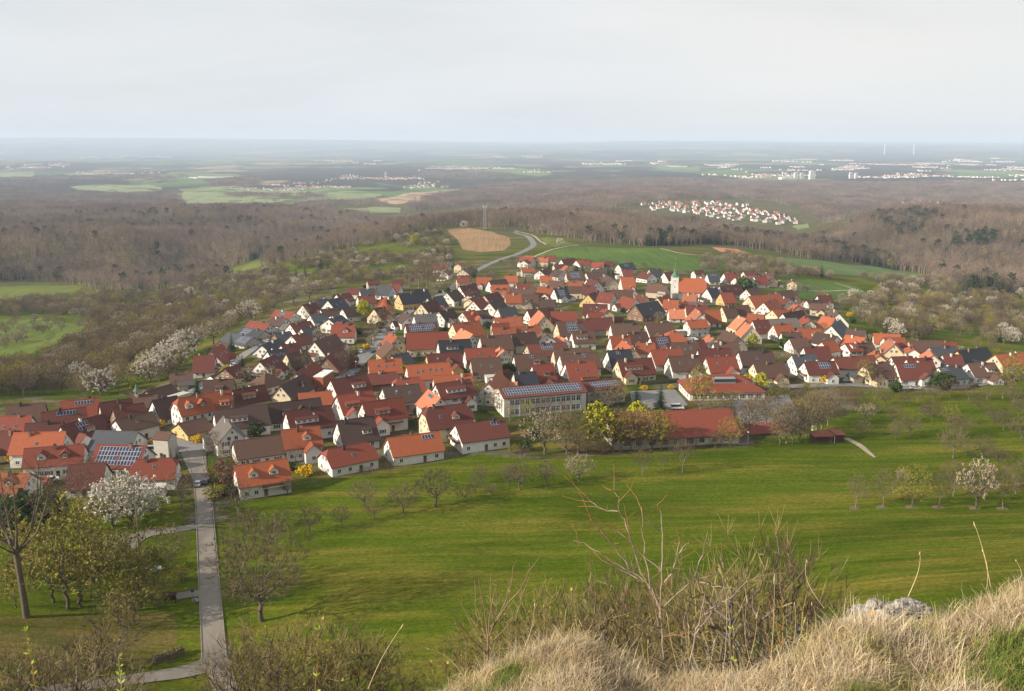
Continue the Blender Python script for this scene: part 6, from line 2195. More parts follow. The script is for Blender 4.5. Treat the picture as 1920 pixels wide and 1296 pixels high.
NW += wood('pine_stand', [(1780, 478), (1870, 472), (1860, 450), (1790, 452)], 10.0, [0, 0, 0, 0, 0.2, 0, 0.8, 0], near_col, rw, 'green pines on the flank of the right hill')
F1 = [40, 40, 40, 1.5, 6]
def patchy(x, y):
    return _vnoise(x / 520 + 4, y / 700 + 1, 51) > -0.20
NW += wood('far_wood', [(880, 390), (1000, 402), (1130, 400), (1180, 384), (1260, 372), (1400, 372), (1500, 396), (1560, 420), (1640, 396), (1690, 388), (2080, 392), (2080, 344), (1700, 344), (1300, 338), (1000, 342), (900, 350), (760, 388), (770, 396)], 27, F1, far_col, rw, 'wide brown woods beyond the ridge')
NW += wood('far_wood', [(-160, 402), (320, 400), (560, 398), (640, 398), (560, 392), (345, 388), (330, 366), (250, 366), (130, 362), (-160, 360)], 27, F1, far_col, rw, 'woods of the lowland beyond the left hillside')
NW += wood('far_wood', [(390, 352), (470, 350), (500, 338), (450, 334), (400, 340)], 34, F1, far_col, rw, 'small dark wood beside the nearer lowland town')
NW += wood('far_wood', [(770, 334), (880, 338), (960, 336), (970, 330), (900, 324), (800, 325)], 40, [30, 30, 30, 12, 6], far_col, rw, 'low wooded hill among the lowland towns')
NW += wood('far_wood', [(-160, 358), (200, 342), (330, 346), (380, 336), (200, 330), (-160, 338)], 45, F1, far_col, rw, 'scattered lowland woods at the left', keep=patchy)
NW += wood('far_wood', [(560, 388), (640, 384), (720, 386), (700, 378), (560, 383)], 30, F1, far_col, rw, 'tree belts between the lowland fields')
NW += wood('far_wood', [(420, 366), (520, 362), (640, 372), (560, 376), (440, 372)], 48, F1, far_col, rw, 'copses among the lowland fields', keep=patchy)
NW += wood('blossom_belt', [(1060, 384), (1150, 380), (1240, 376), (1330, 378), (1300, 386), (1180, 394), (1080, 396)], 17, [0, 0, 0.3, 0, 0.1, 0, 0, 0.6], near_col, rw, 'budding orchards above the far hamlet', (0.4, 0.6))
print('wood pieces', NW, 'trees', len(TREE_LIST))
# ------------------------------------------------------------------ far towns
TOWN_W = mat('town_plaster', (0.70, 0.68, 0.64), 0.9, 0.1, 0.02, 0.1)
TOWN_R = [mat('town_roof_red', (0.30, 0.10, 0.06), 0.9, 0.2, 0.02, 0.2), mat('town_roof_dark', (0.10, 0.07, 0.06), 0.9, 0.2, 0.02, 0.2)]
def tiny_house(b, x, y, z, a, L_, W_, e, H, mi):
    c, s = math.cos(a), math.sin(a)
    T = lambda p: (x + c * p[0] - s * p[1], y + s * p[0] + c * p[1], z + p[2])
    l, w = L_ / 2, W_ / 2
    for sg in (-1, 1):
        b.poly([T(p) for p in ((-l, sg * w, -3), (l, sg * w, -3), (l, sg * w, e), (-l, sg * w, e))], 0)
        b.poly([T(p) for p in ((sg * l, -w, -3), (sg * l, w, -3), (sg * l, w, e), (sg * l, 0, H), (sg * l, -w, e))], 0)
        b.poly([T(p) for p in ((-l - .4, sg * (w + .5), e - .5), (l + .4, sg * (w + .5), e - .5), (l + .4, 0, H + .15), (-l - .4, 0, H + .15))], mi)
rt = np.random.RandomState(91)
def town(name, pix, n, label, size=1.0, single=0, group=None, clus=1.0):
    x, y = sample_poly(pix, 22, rt)
    if len(x) == 0: return
    dens = clus * _vnoise(x / 260, y / 320, 61) + rt.uniform(-.25, .25, len(x))
    o = np.argsort(-dens)[:n]
    x, y = x[o], y[o]
    q = np.argsort(y); x, y = x[q], y[q]
    b = MB()
    sing = []
    placed = []
    for i in range(len(x)):
        if any((x[i] - p) ** 2 + (y[i] - r) ** 2 < 190 for p, r in placed[-60:]):
            continue
        placed.append((x[i], y[i]))
        z = float(zat(x[i], y[i])); a = rt.choice((0.2, 1.77, 0.4, 1.4)) + rt.normal(0, .12)
        L_, W_ = rt.uniform(10, 15) * size, rt.uniform(8.5, 11) * size
        H = rt.uniform(8, 11) * size; e = H - W_ * 0.42
        mi = 1 if rt.rand() < 0.55 else 2
        if len(sing) < single:
            o_ = thing('distant_house', (float(x[i]), float(y[i]), z), '', 'house', a, group)
            rm = 'rodsb'[rt.randint(5)]
            wall_mesh(L_, W_, e, H).build('wall', WALL['w'], o_)
            roof_mesh(L_, W_, e, H).build('roof', ROOF[rm], o_)
            sing.append((o_, rm))
        else:
            tiny_house(b, x[i], y[i], z, a, L_, W_, e, H, mi)
    if b.v:
        tag(b.build(name, [TOWN_W] + TOWN_R), label, 'town', None, 'stuff')
    sing.sort(key=lambda o: to_px(o[0].location)[0])
    for i, (o_, rm) in enumerate(sing):
        o_['label'] = '%s-roofed white house at the near edge of the far hamlet, %s from the left' % (ROOF_WORD[rm], ordinal(i + 1))
town('far_hamlet', [(1195, 384), (1240, 380), (1330, 380), (1420, 388), (1470, 404), (1500, 418), (1470, 422), (1380, 414), (1290, 400), (1220, 394)], 210, 'white hamlet spread over the slope beyond the wooded ridge', 1.0, 45, 'houses at the edge of the far hamlet', 0.25)
town('lowland_town', [(430, 354), (520, 346), (600, 342), (640, 330), (720, 326), (800, 332), (880, 344), (870, 352), (780, 352), (700, 356), (600, 354)], 560, 'lowland town of white and red houses round a church tower')
town('lowland_town', [(775, 322), (830, 310), (900, 312), (990, 318), (1060, 322), (1020, 327), (900, 322), (820, 326)], 380, 'bright lowland town on a gentle rise in the middle distance', 1.2)
town('far_city', [(1480, 338), (1560, 330), (1700, 338), (1800, 348), (1880, 345), (1980, 340), (1980, 318), (1800, 308), (1640, 305), (1500, 312), (1400, 318), (1300, 328), (1400, 334)], 1500, 'wide pale city spread over the plain at the right', 1.35)
town('far_village', [(1685, 383), (1760, 378), (1850, 378), (1920, 382), (1910, 386), (1840, 385), (1740, 386)], 130, 'row of white and red houses behind the right hill')
town('far_village', [(140, 296), (210, 290), (330, 292), (320, 298), (180, 300)], 160, 'pale village far out on the left plain', 1.6)
town('far_village', [(920, 294), (1000, 288), (1040, 292), (1000, 298), (940, 297)], 160, 'pale village far out in the middle of the plain', 1.6)
town('far_village', [(120, 326), (260, 314), (330, 318), (300, 324), (180, 328)], 200, 'scattered village in the left lowland', 1.2)
town('far_village', [(1250, 312), (1340, 306), (1400, 310), (1350, 316), (1270, 316)], 160, 'scattered village in the right lowland', 1.4)

for pix_, lab_ in (([(10, 316), (60, 308), (130, 308), (120, 315), (40, 319)], 'faint village at the left edge of the plain'), ([(560, 306), (640, 300), (720, 302), (700, 309), (600, 310)], 'faint village left of the middle of the plain'),
                   ([(1090, 308), (1160, 302), (1250, 303), (1230, 309), (1130, 311)], 'faint village right of the middle of the plain'), ([(1740, 303), (1820, 298), (1920, 299), (1900, 305), (1790, 306)], 'faint suburb behind the far city'), ([(1440, 304), (1520, 299), (1620, 300), (1600, 305), (1490, 307)], 'faint suburb left of the two chimneys')):
    town('far_village', pix_, 190, lab_, 1.9)

def tower_block(px, py, hp, wpx, label, n=9):
    p = hit(px, py)
    d = p[1]
    H, W = hp * d / F_PX, wpx * d / F_PX
    o = thing('tower_block', tuple(p), label, 'tower block', 0.15)
    b = MB(); b.box(-W / 2, W / 2, -W * 0.3, W * 0.3, -5, H)
    b.build('wall', TOWN_W, o)
    b = MB(); b.box(-W * 0.2, W * 0.2, -W * 0.15, W * 0.15, H, H + 4)
    b.build('lift_house', M['conc'], o)
    for k in range(n):
        b = MB(); z0 = H * (k + 0.3) / n
        b.box(-W * 0.46, W * 0.46, -W * 0.3 - 0.3, -W * 0.3 + 0.2, z0, z0 + H / n * 0.4)
        b.build('window_band', M['glass'], o)
tower_block(1492, 335, 11, 7, 'pale tower block left of the taller one in the far city')
tower_block(1503, 335, 10, 7, 'pale tower block squeezed between its two neighbours in the far city')
tower_block(1522, 336, 15, 10, 'tallest pale tower block of the far city')
tower_block(1595, 335, 11, 6, 'pale slab tower right of the tallest one in the far city')
tower_block(1605, 335, 10, 6, 'rightmost tower block of the far city', 8)
tower_block(1475, 337, 4, 26, 'long low pale block left of the far tower blocks', 3)
tower_block(723, 334, 11, 4, 'church tower of the lowland town', 4)

for px, lab in ((1658, 'thin pale power station chimney on the horizon, left of the pair'), (1713, 'thin pale power station chimney on the horizon, right of the pair')):
    p = hit(px, 289)
    o = thing('power_station_chimney', tuple(p), lab, 'chimney')
    H = 20 * p[1] / F_PX
    b = MB(); b.lathe([(11, -5), (8, H * 0.4), (6.5, H * 0.97), (0.1, H * 0.97)], 14); b.build('shaft', TOWN_W, o)
    b = MB(); b.lathe([(8.2, H * 0.93), (8.2, H * 0.975), (5.0, H)], 14); b.build('rim', M['conc'], o)

def mast():
    p = hit(909, 430)
    d = p[1]; H = 40 * d / F_PX
    o = thing('radio_mast', tuple(p), 'steel lattice radio mast at the edge of the ridge wood', 'mast')
    for sx in (-1, 1):
        for sy in (-1, 1):
            b = MB(); b.tube([(sx * 2.6, sy * 2.6, -1), (sx * 1.5, sy * 1.5, H)], [0.28, 0.2], 5); b.build('leg', M['metal'], o)
    n = 9
    for k in range(n):
        z0, z1 = H * k / n, H * (k + 1) / n
        w0, w1 = 2.6 - 1.1 * k / n, 2.6 - 1.1 * (k + 1) / n
        b = MB()
        for (ax, ay), (bx, by) in (((-1, -1), (1, -1)), ((1, -1), (1, 1)), ((1, 1), (-1, 1)), ((-1, 1), (-1, -1))):
            b.tube([(ax * w0, ay * w0, z0), (bx * w1, by * w1, z1)], [0.12, 0.12], 4); b.tube([(bx * w0, by * w0, z0), (ax * w1, ay * w1, z1)], [0.12, 0.12], 4)
        b.build('lattice_bay', M['metal'], o)
    b = MB(); b.box(-2.6, 2.6, -2.6, 2.6, H, H + 0.3); b.build('platform', M['metal'], o)
    for i, (x, y) in enumerate(((-2.2, -2.2), (2.2, -2.2), (2.2, 2.2), (-2.2, 2.2))):
        b = MB(); b.box(x - .4, x + .4, y - .3, y + .3, H + .4, H + 3.6); b.build('antenna', M['dish'], o)
mast()

# ------------------------------------------------------------------ cars
def make_car(name, pos, ang, paint, label, cat='car', van=False):
    o = thing(name, tuple(pos), label, cat, ang, 'cars standing or driving in the village')
    pr = [(-2.1, .35), (-2.12, .75), (-1.95, .95), (-1.0, 1.02), (1.2, 1.0), (2.0, .88), (2.12, .7), (2.12, .35)]
    cb = [(-1.75, 1.0), (-1.35, 1.45), (0.35, 1.47), (1.15, 1.0)]
    if van:
        pr = [(-2.5, .4), (-2.5, 1.1), (1.5, 1.15), (2.4, .98), (2.5, .75), (2.5, .4)]; cb = [(-2.48, 1.1), (-2.4, 2.1), (0.9, 2.12), (1.75, 1.15)]
    w = 0.88
    def ex(prof, w0, w1, mi, b):
        n = len(prof)
        top = lambda z: w0 + (w1 - w0) * (z - prof[0][1]) / (max(q[1] for q in prof) - prof[0][1] + 1e-6)
        for s in (-1, 1):
            b.poly([(x, s * top(z), z) for x, z in (prof if s < 0 else prof[::-1])], mi)
        for i in range(n):
            a, c = prof[i], prof[(i + 1) % n]
            b.poly([(a[0], -top(a[1]), a[1]), (a[0], top(a[1]), a[1]), (c[0], top(c[1]), c[1]), (c[0], -top(c[1]), c[1])], mi)
    b = MB(); ex(pr, w, w, 0, b); b.build('body', paint, o)
    b = MB(); ex(cb, w - .04, w - .2, 0, b); b.build('windows', M['glass'], o)
    b = MB(); xs = cb[1][0] - .02, cb[2][0] + .02; b.box(xs[0], xs[1], -w + .17, w - .17, cb[1][1] - .01, cb[1][1] + .06)
    b.build('roof', paint, o)
    for x in (-1.3, 1.35):
        for s in (-1, 1):
            b = MB(); b.tube([(x, s * (w - .2), .33), (x, s * (w + .02), .33)], [.33, .33], 14, cap=True); wl2 = b.build('wheel', M['dark'], o)
            b = MB(); b.tube([(x, s * (w + .0), .33), (x, s * (w + .03), .33)], [.2, .2], 10, cap=True); b.build('rim', M['metal'], wl2)
    for s in (-1, 1):
        b = MB(); b.box(pr[-1][0] - .06, pr[-1][0] + .02, s * .62 - .18, s * .62 + .18, .62, .78); b.build('headlight', M['dish'], o)
        b = MB(); b.box(-pr[-1][0] - .02, -pr[-1][0] + .06, s * .66 - .14, s * .66 + .14, .68, .84); b.build('tail_light', PAINT['red'], o)
    return o
PAINT = {k: mat('car_paint_' + k, c, 0.28, 0.02, 1, 0, spec=0.6) for k, c in {'silver': (.42, .44, .46), 'dark': (.025, .03, .04), 'white': (.72, .72, .7), 'red': (.30, .02, .02), 'blue': (.05, .09, .2)}.items()}
for px, py, a, pc, lab, van in ((372, 911, 96, 'silver', 'silver car parked on the lane beside the dark one', 0), (387, 907, 92, 'dark', 'dark car parked on the lane beside the silver one', 0), (404, 931, 80, 'dark', 'small dark car in the driveway off the lane', 0),
        (286, 1074, 25, 'silver', 'silver car half hidden behind green bushes near the pole', 0), (97, 903, 30, 'white', 'white car in front of the red house at lower left', 0), (288, 848, 8, 'white', 'white van beside the substation tower', 1),
        (437, 682, 40, 'white', 'white car on the narrow street by the orchard slope', 0), (609, 727, 50, 'white', 'white van parked below the brick church wing', 1), (716, 647, 48, 'silver', 'silver car driving on the main street', 0),
        (702, 662, 48, 'dark', 'dark car on the main street behind the silver one', 0), (672, 690, 50, 'red', 'small red car at the bend of the main street', 0), (731, 621, 50, 'dark', 'dark car beside the street trees', 0),
        (763, 591, 50, 'silver', 'silver car where the main street narrows', 0), (1270, 768, 4, 'white', 'white van in the school yard', 1), (1402, 723, 10, 'silver', 'silver car beside the kindergarten', 0), (362, 728, 30, 'dark', 'dark car on the street by the big orange house', 0), (1590, 716, 5, 'silver', 'silver car in front of the right-hand houses', 0)):
    p = hit(px, py); p[2] += 0.17
    make_car('parked_van' if van else 'parked_car', p, R(a), PAINT[pc], lab, 'van' if van else 'car', van)

_cr = random.Random(23)
_cars = []
for Q_, N_, w_ in STREETS:
    i_ = 3
    while i_ < len(Q_) - 2:
        if Q_[i_][1] < 760 and _cr.random() < 0.75:
            sd_ = _cr.choice((-1, 1))
            q_ = Q_[i_] + N_[i_] * sd_ * (w_[i_] / 2 - 0.6)
            t_ = Q_[i_ + 1] - Q_[i_]
            cl = _cr.choice(('silver', 'dark', 'white', 'dark', 'blue', 'silver', 'red'))
            if all(math.hypot(q_[0] - c_[0].location[0], q_[1] - c_[0].location[1]) > 6 for c_ in _cars) and clear_of_houses(np.array([q_[0]]), np.array([q_[1]]), -2.5)[0]:
                _cars.append((make_car('parked_car', (q_[0], q_[1], float(zat(q_[0], q_[1])) + 0.17), math.atan2(t_[1], t_[0]), PAINT[cl], ''), cl))
        i_ += _cr.randrange(4, 11)
_cars.sort(key=lambda c: to_px(c[0].location)[0])
for i_, (o_, cl) in enumerate(_cars):
    o_['label'] = '%s car parked at the edge of a village street, %s such car from the left' % (cl, ordinal(i_ + 1))
print('street cars', len(_cars))

# ------------------------------------------------------------------ hut, fences, posts and small things
def hut():
    c, Lh, ang = oriented(1519, 831, 1584, 828, 0)
    ang = R(7)
    p = hit(1550, 827)
    o = thing('wooden_hut', tuple(p), 'low dark wooden hut with red felt roof under bare trees', 'hut', ang)
    b = MB(); b.box(-5.4, 1.6, -2.2, 2.2, -1, 2.5); b.build('wall', M['wooddark'], o)
    b = MB(); b.box(1.7, 5.2, -2.0, 2.2, -1, 2.7); b.build('wall', M['wooddark'], o)
    b = MB(); b.hexa([(-5.9, -2.9, 2.45), (1.64, -2.9, 2.45), (1.64, 2.6, 2.95), (-5.9, 2.6, 2.95), (-5.9, -2.9, 2.62), (1.64, -2.9, 2.62), (1.64, 2.6, 3.12), (-5.9, 2.6, 3.12)]); b.build('roof', M['felt'], o)
    b = MB(); b.hexa([(1.7, -2.6, 2.75), (5.7, -2.6, 2.75), (5.7, 2.6, 3.2), (1.7, 2.6, 3.2), (1.7, -2.6, 2.92), (5.7, -2.6, 2.92), (5.7, 2.6, 3.37), (1.7, 2.6, 3.37)]); b.build('roof', M['felt'], o)
    link('door', DOOR, o, (0.4, -2.2, 0), 0)
    b = MB(); b.tube([(1.65, -2.4, -1), (1.65, -2.4, 2.6)], [.09, .09], 6); b.build('post', M['frame'], o)
    p2 = hit(1526, 812)
    t = thing('toilet_cabin', (p2[0], p2[1], p2[2]), 'small pale green cabin behind the wooden hut', 'cabin', 0.1)
    b = MB(); b.box(-.7, .7, -.7, .7, 0, 2.9); b.build('wall', mat('cabin_green', (.35, .50, .18), .6), t)
    b = MB(); b.box(-.8, .8, -.8, .8, 2.9, 3.1); b.build('roof', M['dish'], t)
hut()

def fence(name, pix, label, rails=2, hgt=1.2, step=2.4, m='post'):
    P = [hit(*q) for q in pix]
    o = thing(name, tuple(P[0]), label, 'fence')
    base = P[0]
    pts = []
    for i in range(len(P) - 1):
        n = max(1, int(np.linalg.norm((P[i + 1] - P[i])[:2]) / step))
        for k in range(n + (i == len(P) - 2)):
            q = P[i] + (P[i + 1] - P[i]) * k / n
            pts.append(np.array((q[0], q[1], float(zat(q[0], q[1])))) - base)
    for q in pts:
        b = MB(); b.tube([q + (0, 0, -.3), q + (0, 0, hgt)], [.07, .07], 5, cap=True); b.build('post', M[m], o)
    for r_ in range(rails):
        for i in range(len(pts) - 1):
            zz = hgt * (0.92 - 0.42 * r_)
            b = MB(); b.tube([pts[i] + (0, -.08, zz), pts[i + 1] + (0, -.08, zz)], [.055, .055], 4); b.build('rail', M[m], o)
fence('post_and_rail_fence', [(1378, 836), (1410, 833), (1445, 829), (1474, 827)], 'wooden rail fence at the meadow edge by the ball court')
fence('garden_fence', [(1808, 850), (1820, 856), (1834, 864), (1842, 868)], 'dark post fence round the orchard plot at the right', 2, 1.6, 1.6, 'dark')
fence('garden_fence', [(340, 826), (372, 824), (398, 820)], 'garden fence behind the yellow bush at the lane end', 2, 1.0, 2.0)
fence('garden_fence', [(560, 912), (610, 902), (660, 894), (720, 886), (790, 876), (850, 866)], 'low garden fence along the meadow below the front row', 2, 0.9, 2.6)

def hedge(name, pix, hgt, w, label, mk='leafd'):
    P = [hit(*q) for q in pix]
    r = np.random.RandomState(int(P[0][1]))
    o = thing(name, tuple(P[0]), label, 'hedge')
    b, c = MB(), MB()
    for i in range(len(P) - 1):
        a, e = P[i] - P[0], P[i + 1] - P[0]
        d = e - a; L_ = np.linalg.norm(d); d /= L_; n = np.array((-d[1], d[0], 0))
        c.hexa([a - n * w * .3 - (0, 0, .4), e - n * w * .3 - (0, 0, .4), e + n * w * .3 - (0, 0, .4), a + n * w * .3 - (0, 0, .4)] + [q + (0, 0, hgt * .85) for q in (a - n * w * .3, e - n * w * .3, e + n * w * .3, a + n * w * .3)])
        for k in range(int(L_ * hgt * 60)):
            q = a + d * r.uniform(0, L_) + n * w * .5 * r.uniform(-1, 1) ** 3 * 1.0 + np.array((0, 0, hgt * r.uniform(0, 1) ** .6 * (1 + .06 * r.normal())))
            s = .16
            u = r.normal(size=3); u /= np.linalg.norm(u); v = np.cross(u, r.normal(size=3)); v /= np.linalg.norm(v)
            b.poly((q - u * s, q - v * s, q + u * s, q + v * s))
    b.build('foliage', V[mk], o); c.build('stems', V['bark'], o)
hedge('clipped_hedge', [(708, 812), (745, 806), (776, 800)], 2.2, 1.6, 'dark clipped hedge below the red balcony house')
hedge('clipped_hedge', [(1200, 722), (1235, 720), (1272, 717)], 1.8, 1.5, 'clipped hedge between the school yard and the houses')
hedge('clipped_hedge', [(1430, 715), (1465, 716), (1492, 716)], 1.6, 1.5, 'clipped hedge along the street right of the kindergarten')
hedge('clipped_hedge', [(288, 1244), (315, 1236), (343, 1224)], 1.5, 1.8, 'rust-coloured hedge in the bend of the side road', 'twigo')

def pole(px, py, hp, label, name='utility_pole', wires=False):
    p = hit(px, py)
    H = hp * math.hypot(p[1], CAM_H - p[2]) / F_PX / math.cos(math.atan2(CAM_H - p[2], p[1]))
    o = thing(name, tuple(p), label, 'pole')
    b = MB(); b.tube([(0, 0, -.5), (0.1, 0, H)], [.16, .10], 7, cap=True); b.build('shaft', M['post'], o)
    b = MB(); b.box(-.7, .7, -.06, .06, H - .6, H - .45); b.build('crossarm', M['post'], o)
    for x in (-.6, 0, .6):
        b = MB(); b.lathe([(.07, H - .45), (.07, H - .25), (.02, H - .2)], 6, 0, x, 0); b.build('insulator', M['dish'], o)
    if wires:
        for e in ((-2.4, -2, -.2), (2.0, -3, -.2)):
            b = MB(); b.tube([(0.1, 0, H * .96), e], [.025, .025], 4); b.build('guy_wire', M['dark'], o)
pole(265, 1072, 150, 'tall thin wooden pole with guy wires behind the green bushes', wires=True)
pole(1429, 690, 27, 'thin pole in front of the brown house by the street')
pole(1466, 694, 30, 'thin pole right of the brown house by the street')
def lamp(px, py, hp, label):
    p = hit(px, py); H = hp * p[1] / F_PX
    o = thing('street_lamp', tuple(p), label, 'lamp')
    b = MB(); b.tube([(0, 0, -.3), (0, 0, H)], [.08, .06], 6); b.build('post', M['metal'], o)
    b = MB(); b.lathe([(.06, H), (.32, H + .12), (.32, H + .4), (.05, H + .55)], 8); b.build('lamp_head', M['dish'], o)
lamp(1402, 832, 22, 'globe lamp at the meadow edge beside the ball court')
lamp(668, 700, 22, 'street lamp at the bend of the main street')
lamp(700, 655, 20, 'street lamp on the main street before the barn')
lamp(648, 690, 22, 'street lamp left of the main street bend')

def blue_sign(px, py, label):
    p = hit(px, py)
    o = thing('path_sign', tuple(p), label, 'sign', R(8))
    b = MB(); b.tube([(0, 0, -.3), (0, 0, 2.6)], [.04, .04], 6); b.build('post', M['metal'], o)
    b = MB(); b.box(-.35, .35, -.06, -.03, 1.9, 2.6); b.build('plate', M['blue'], o)
blue_sign(362, 993, 'blue path sign where the upper driveway leaves the lane')
blue_sign(362, 1125, 'blue path sign where the lower driveway leaves the lane')
def info_board():
    p = hit(320, 1132)
    o = thing('notice_board', tuple(p), 'dark wooden notice board with small roof on the grass by the lane', 'board', R(10))
    for x in (-1.1, 1.1):
        b = MB(); b.box(x - .09, x + .09, -.09, .09, -.4, 2.3); b.build('post', M['wooddark'], o)
    b = MB(); b.box(-1.0, 1.0, -.05, .05, .8, 2.0); b.build('board', M['wooddark'], o)
    b = MB(); b.hexa([(-1.5, -.6, 2.2), (1.5, -.6, 2.2), (1.5, .6, 2.45), (-1.5, .6, 2.45), (-1.5, -.6, 2.28), (1.5, -.6, 2.28), (1.5, .6, 2.53), (-1.5, .6, 2.53)]); b.build('roof', M['wooddark'], o)
info_board()
def boulder(loc, s, label, seed, m='rock', name='boulder'):
    r = np.random.RandomState(seed)
    b = MB()
    n, k = 16, 24
    for i in range(n + 1):
        th = math.pi * i / n
        for j in range(k):
            ph = 2 * math.pi * j / k
            d = np.array((math.sin(th) * math.cos(ph), math.sin(th) * math.sin(ph), math.cos(th)))
            rr = 1 + .30 * math.sin(3 * d[0] + seed) * math.cos(4 * d[1] + 2 * seed) + .2 * math.sin(7 * d[2] + 5 * d[0] + seed) + r.normal(0, .07) + .12 * math.sin(11 * d[0] + seed) * math.sin(13 * d[1]) + .1 * math.sin(17 * d[2] + 3 * seed)
            b.v.append(tuple(d * rr * np.array(s)))
    for i in range(n):
        for j in range(k):
            b.f.append((i * k + j, (i + 1) * k + j, (i + 1) * k + (j + 1) % k, i * k + (j + 1) % k)); b.m.append(0)
    o = b.build(name, M[m])
    o.location = loc
    return tag(o, label, 'rock')
for i, (px, py, s, lab) in enumerate(((366, 1128, .7, 'white boulder beside the lane at the lower driveway'), (172, 1222, 1.0, 'topmost pale boulder of the three below the brown bush'), (182, 1236, 1.2, 'middle pale boulder of the three below the brown bush'), (190, 1250, 1.1, 'lowest pale boulder of the three below the brown bush'))):
    p = hit(px, py); boulder((p[0], p[1], p[2] + s * .3), (s, s * .8, s * .7), lab, 3 + i)
def manhole(px, py, label):
    p = hit(px, py)
    o = thing('drain_grate', (p[0], p[1], p[2] + .16), label, 'drain', 0)
    b = MB(); b.box(-.7, .7, -.5, .5, 0, .02); b.build('rim', M['dark'], o)
    for k in range(5):
        b = MB(); b.box(-.6, .6, -.42 + k * .18, -.32 + k * .18, .02, .035); b.build('bar', M['metal'], o)
manhole(391, 1040, 'drain grate in the middle of the lane')
# ------------------------------------------------------------------ foreground: the grassy rock rim of the viewpoint
CREST = [(-200, 1694), (500, 1514), (600, 1418), (700, 1349), (760, 1312), (860, 1276), (960, 1244), (1040, 1212), (1090, 1204), (1140, 1224), (1180, 1246), (1230, 1262), (1300, 1272), (1400, 1268), (1460, 1250), (1500, 1222), (1560, 1180), (1600, 1156), (1640, 1148), (1720, 1158), (1800, 1146), (1860, 1120), (1930, 1088), (2150, 1030), (2500, 980)]
_cp = np.array(CREST, float)
def rim_z(u, y):
    """Height of the rim ground: a terrace about four metres below the camera that breaks off beyond its crest."""
    px = CX + F_PX * u * 0.93
    py = np.interp(px, _cp[:, 0], _cp[:, 1])
    b = (CY - py) / F_PX
    s = (-sp_ + cp_ * b) / (cp_ + sp_ * b)
    yc = 8.4 + 0.7 * np.sin(u * 9.0 + 1.0)
    zc = CAM_H + s * yc
    x = u * y
    bumps = _vnoise(x * 1.3 + 50, y * 1.3 + 20, 71) * 0.16 + _vnoise(x * 4 + 5, y * 4 + 2, 72) * 0.10 - 0.12
    near = zc + (yc - y) * 0.10 + bumps
    far_ = zc - (y - yc) * 0.35 - np.maximum(y - yc, 0) ** 1.5 * 0.55 + bumps
    return np.where(y < yc, near, far_)
def build_rim():
    us = np.linspace(-0.45, 0.95, 150); ys = np.linspace(3.0, 13.5, 90)
    b = MB()
    for y in ys:
        z = rim_z(us, np.full(us.shape, y))
        b.v += [(float(u * y), float(y), float(q)) for u, q in zip(us, z)]
    n = len(us)
    for i in range(len(ys) - 1):
        for j in range(n - 1):
            b.f.append((i * n + j, i * n + j + 1, (i + 1) * n + j + 1, (i + 1) * n + j)); b.m.append(0)
    m = mat('thatch_soil', (0.17, 0.12, 0.065), 0.95, 0.35, 3.0, 0, (0.10, 0.085, 0.03), 0.6, 14)
    o = b.build('hillside', m); smooth(o.data)
    tag(o, 'grassy rim of the hill at the viewpoint', None, None, 'structure')
build_rim()

G = {'grey': mat('grass_bleached', (0.50, 0.43, 0.31), 0.9, 0.3, 1.5, 0.35, (0.30, 0.24, 0.16), spec=0.1), 'dry': mat('grass_dry', (0.46, 0.365, 0.22), 0.9, 0.3, 1.5, 0.35, (0.34, 0.25, 0.135), spec=0.1), 'mid': mat('grass_straw_green', (0.30, 0.27, 0.10), 0.9, 0.25, 1.5, 0.25, (0.38, 0.30, 0.14), spec=0.1), 'green': mat('grass_green', (0.105, 0.155, 0.030), 0.9, 0.25, 1.5, 0.25, (0.16, 0.18, 0.05), spec=0.1)}
def tuft(seed, n, ln, m, lie=0.5):
    r = np.random.RandomState(seed)
    b = MB()
    for k in range(n):
        az = r.uniform(0, 6.28); L_ = ln * r.uniform(0.45, 1.2); lean = r.uniform(0.15, 1.0) * lie
        base = np.array((r.normal(0, .07), r.normal(0, .07), -0.02))
        d = np.array((math.cos(az), math.sin(az), 0)); w = r.uniform(.0022, .0042)
        sd = np.array((-d[1], d[0], 0)) * w
        p = base; up = 1.0
        prev = None
        for s in range(4):
            t = s / 3
            q = base + d * L_ * lean * t ** 1.6 + np.array((0, 0, L_ * (t - 0.45 * lean * t * t)))
            ww = sd * (1 - 0.85 * t)
            if prev is not None:
                b.poly((prev[0] - prev[1], prev[0] + prev[1], q + ww, q - ww))
            prev = (q, ww)
    return b.mesh('tuft', [m])
tcol = pieces('tuft_piece', [tuft(1, 46, .19, G['dry'], 1.5), tuft(2, 46, .21, G['dry'], 1.1), tuft(3, 40, .20, G['grey'], 1.7), tuft(4, 44, .15, G['mid'], 1.4), tuft(5, 44, .14, G['green'], 1.1), tuft(6, 20, .30, G['grey'], .9)])
rg = np.random.RandomState(12)
n = 8500
gu = rg.uniform(-0.16, 0.68, n); gyy = np.sqrt(rg.uniform(4.2 ** 2, 10.2 ** 2, n))
gz = rim_z(gu, gyy)
patch = _vnoise(gu * gyy * 0.9 + 30, gyy * 0.9 + 7, 81) + 0.75 * _vnoise(gu * gyy * 3 + 1, gyy * 3 + 7, 82)
lowr = np.clip((0.52 - np.abs(gu - 0.42)) * 2, 0, 1) * np.clip((8.0 - gyy) / 2.5, 0, 1)
gsel = patch + lowr * 0.55
vid = np.where(gsel > 0.26, 4, np.where(gsel > 0.06, 3, rg.choice([0, 1, 2, 0, 1, 5], n)))
keep = rg.rand(n) > np.clip((patch - 0.42) * 6, 0, .8) * 0.5
s = rg.uniform(0.40, 1.2, n) * (1 + 0.5 * _vnoise(gu * gyy * 1.6 + 9, gyy * 1.6 + 4, 83))
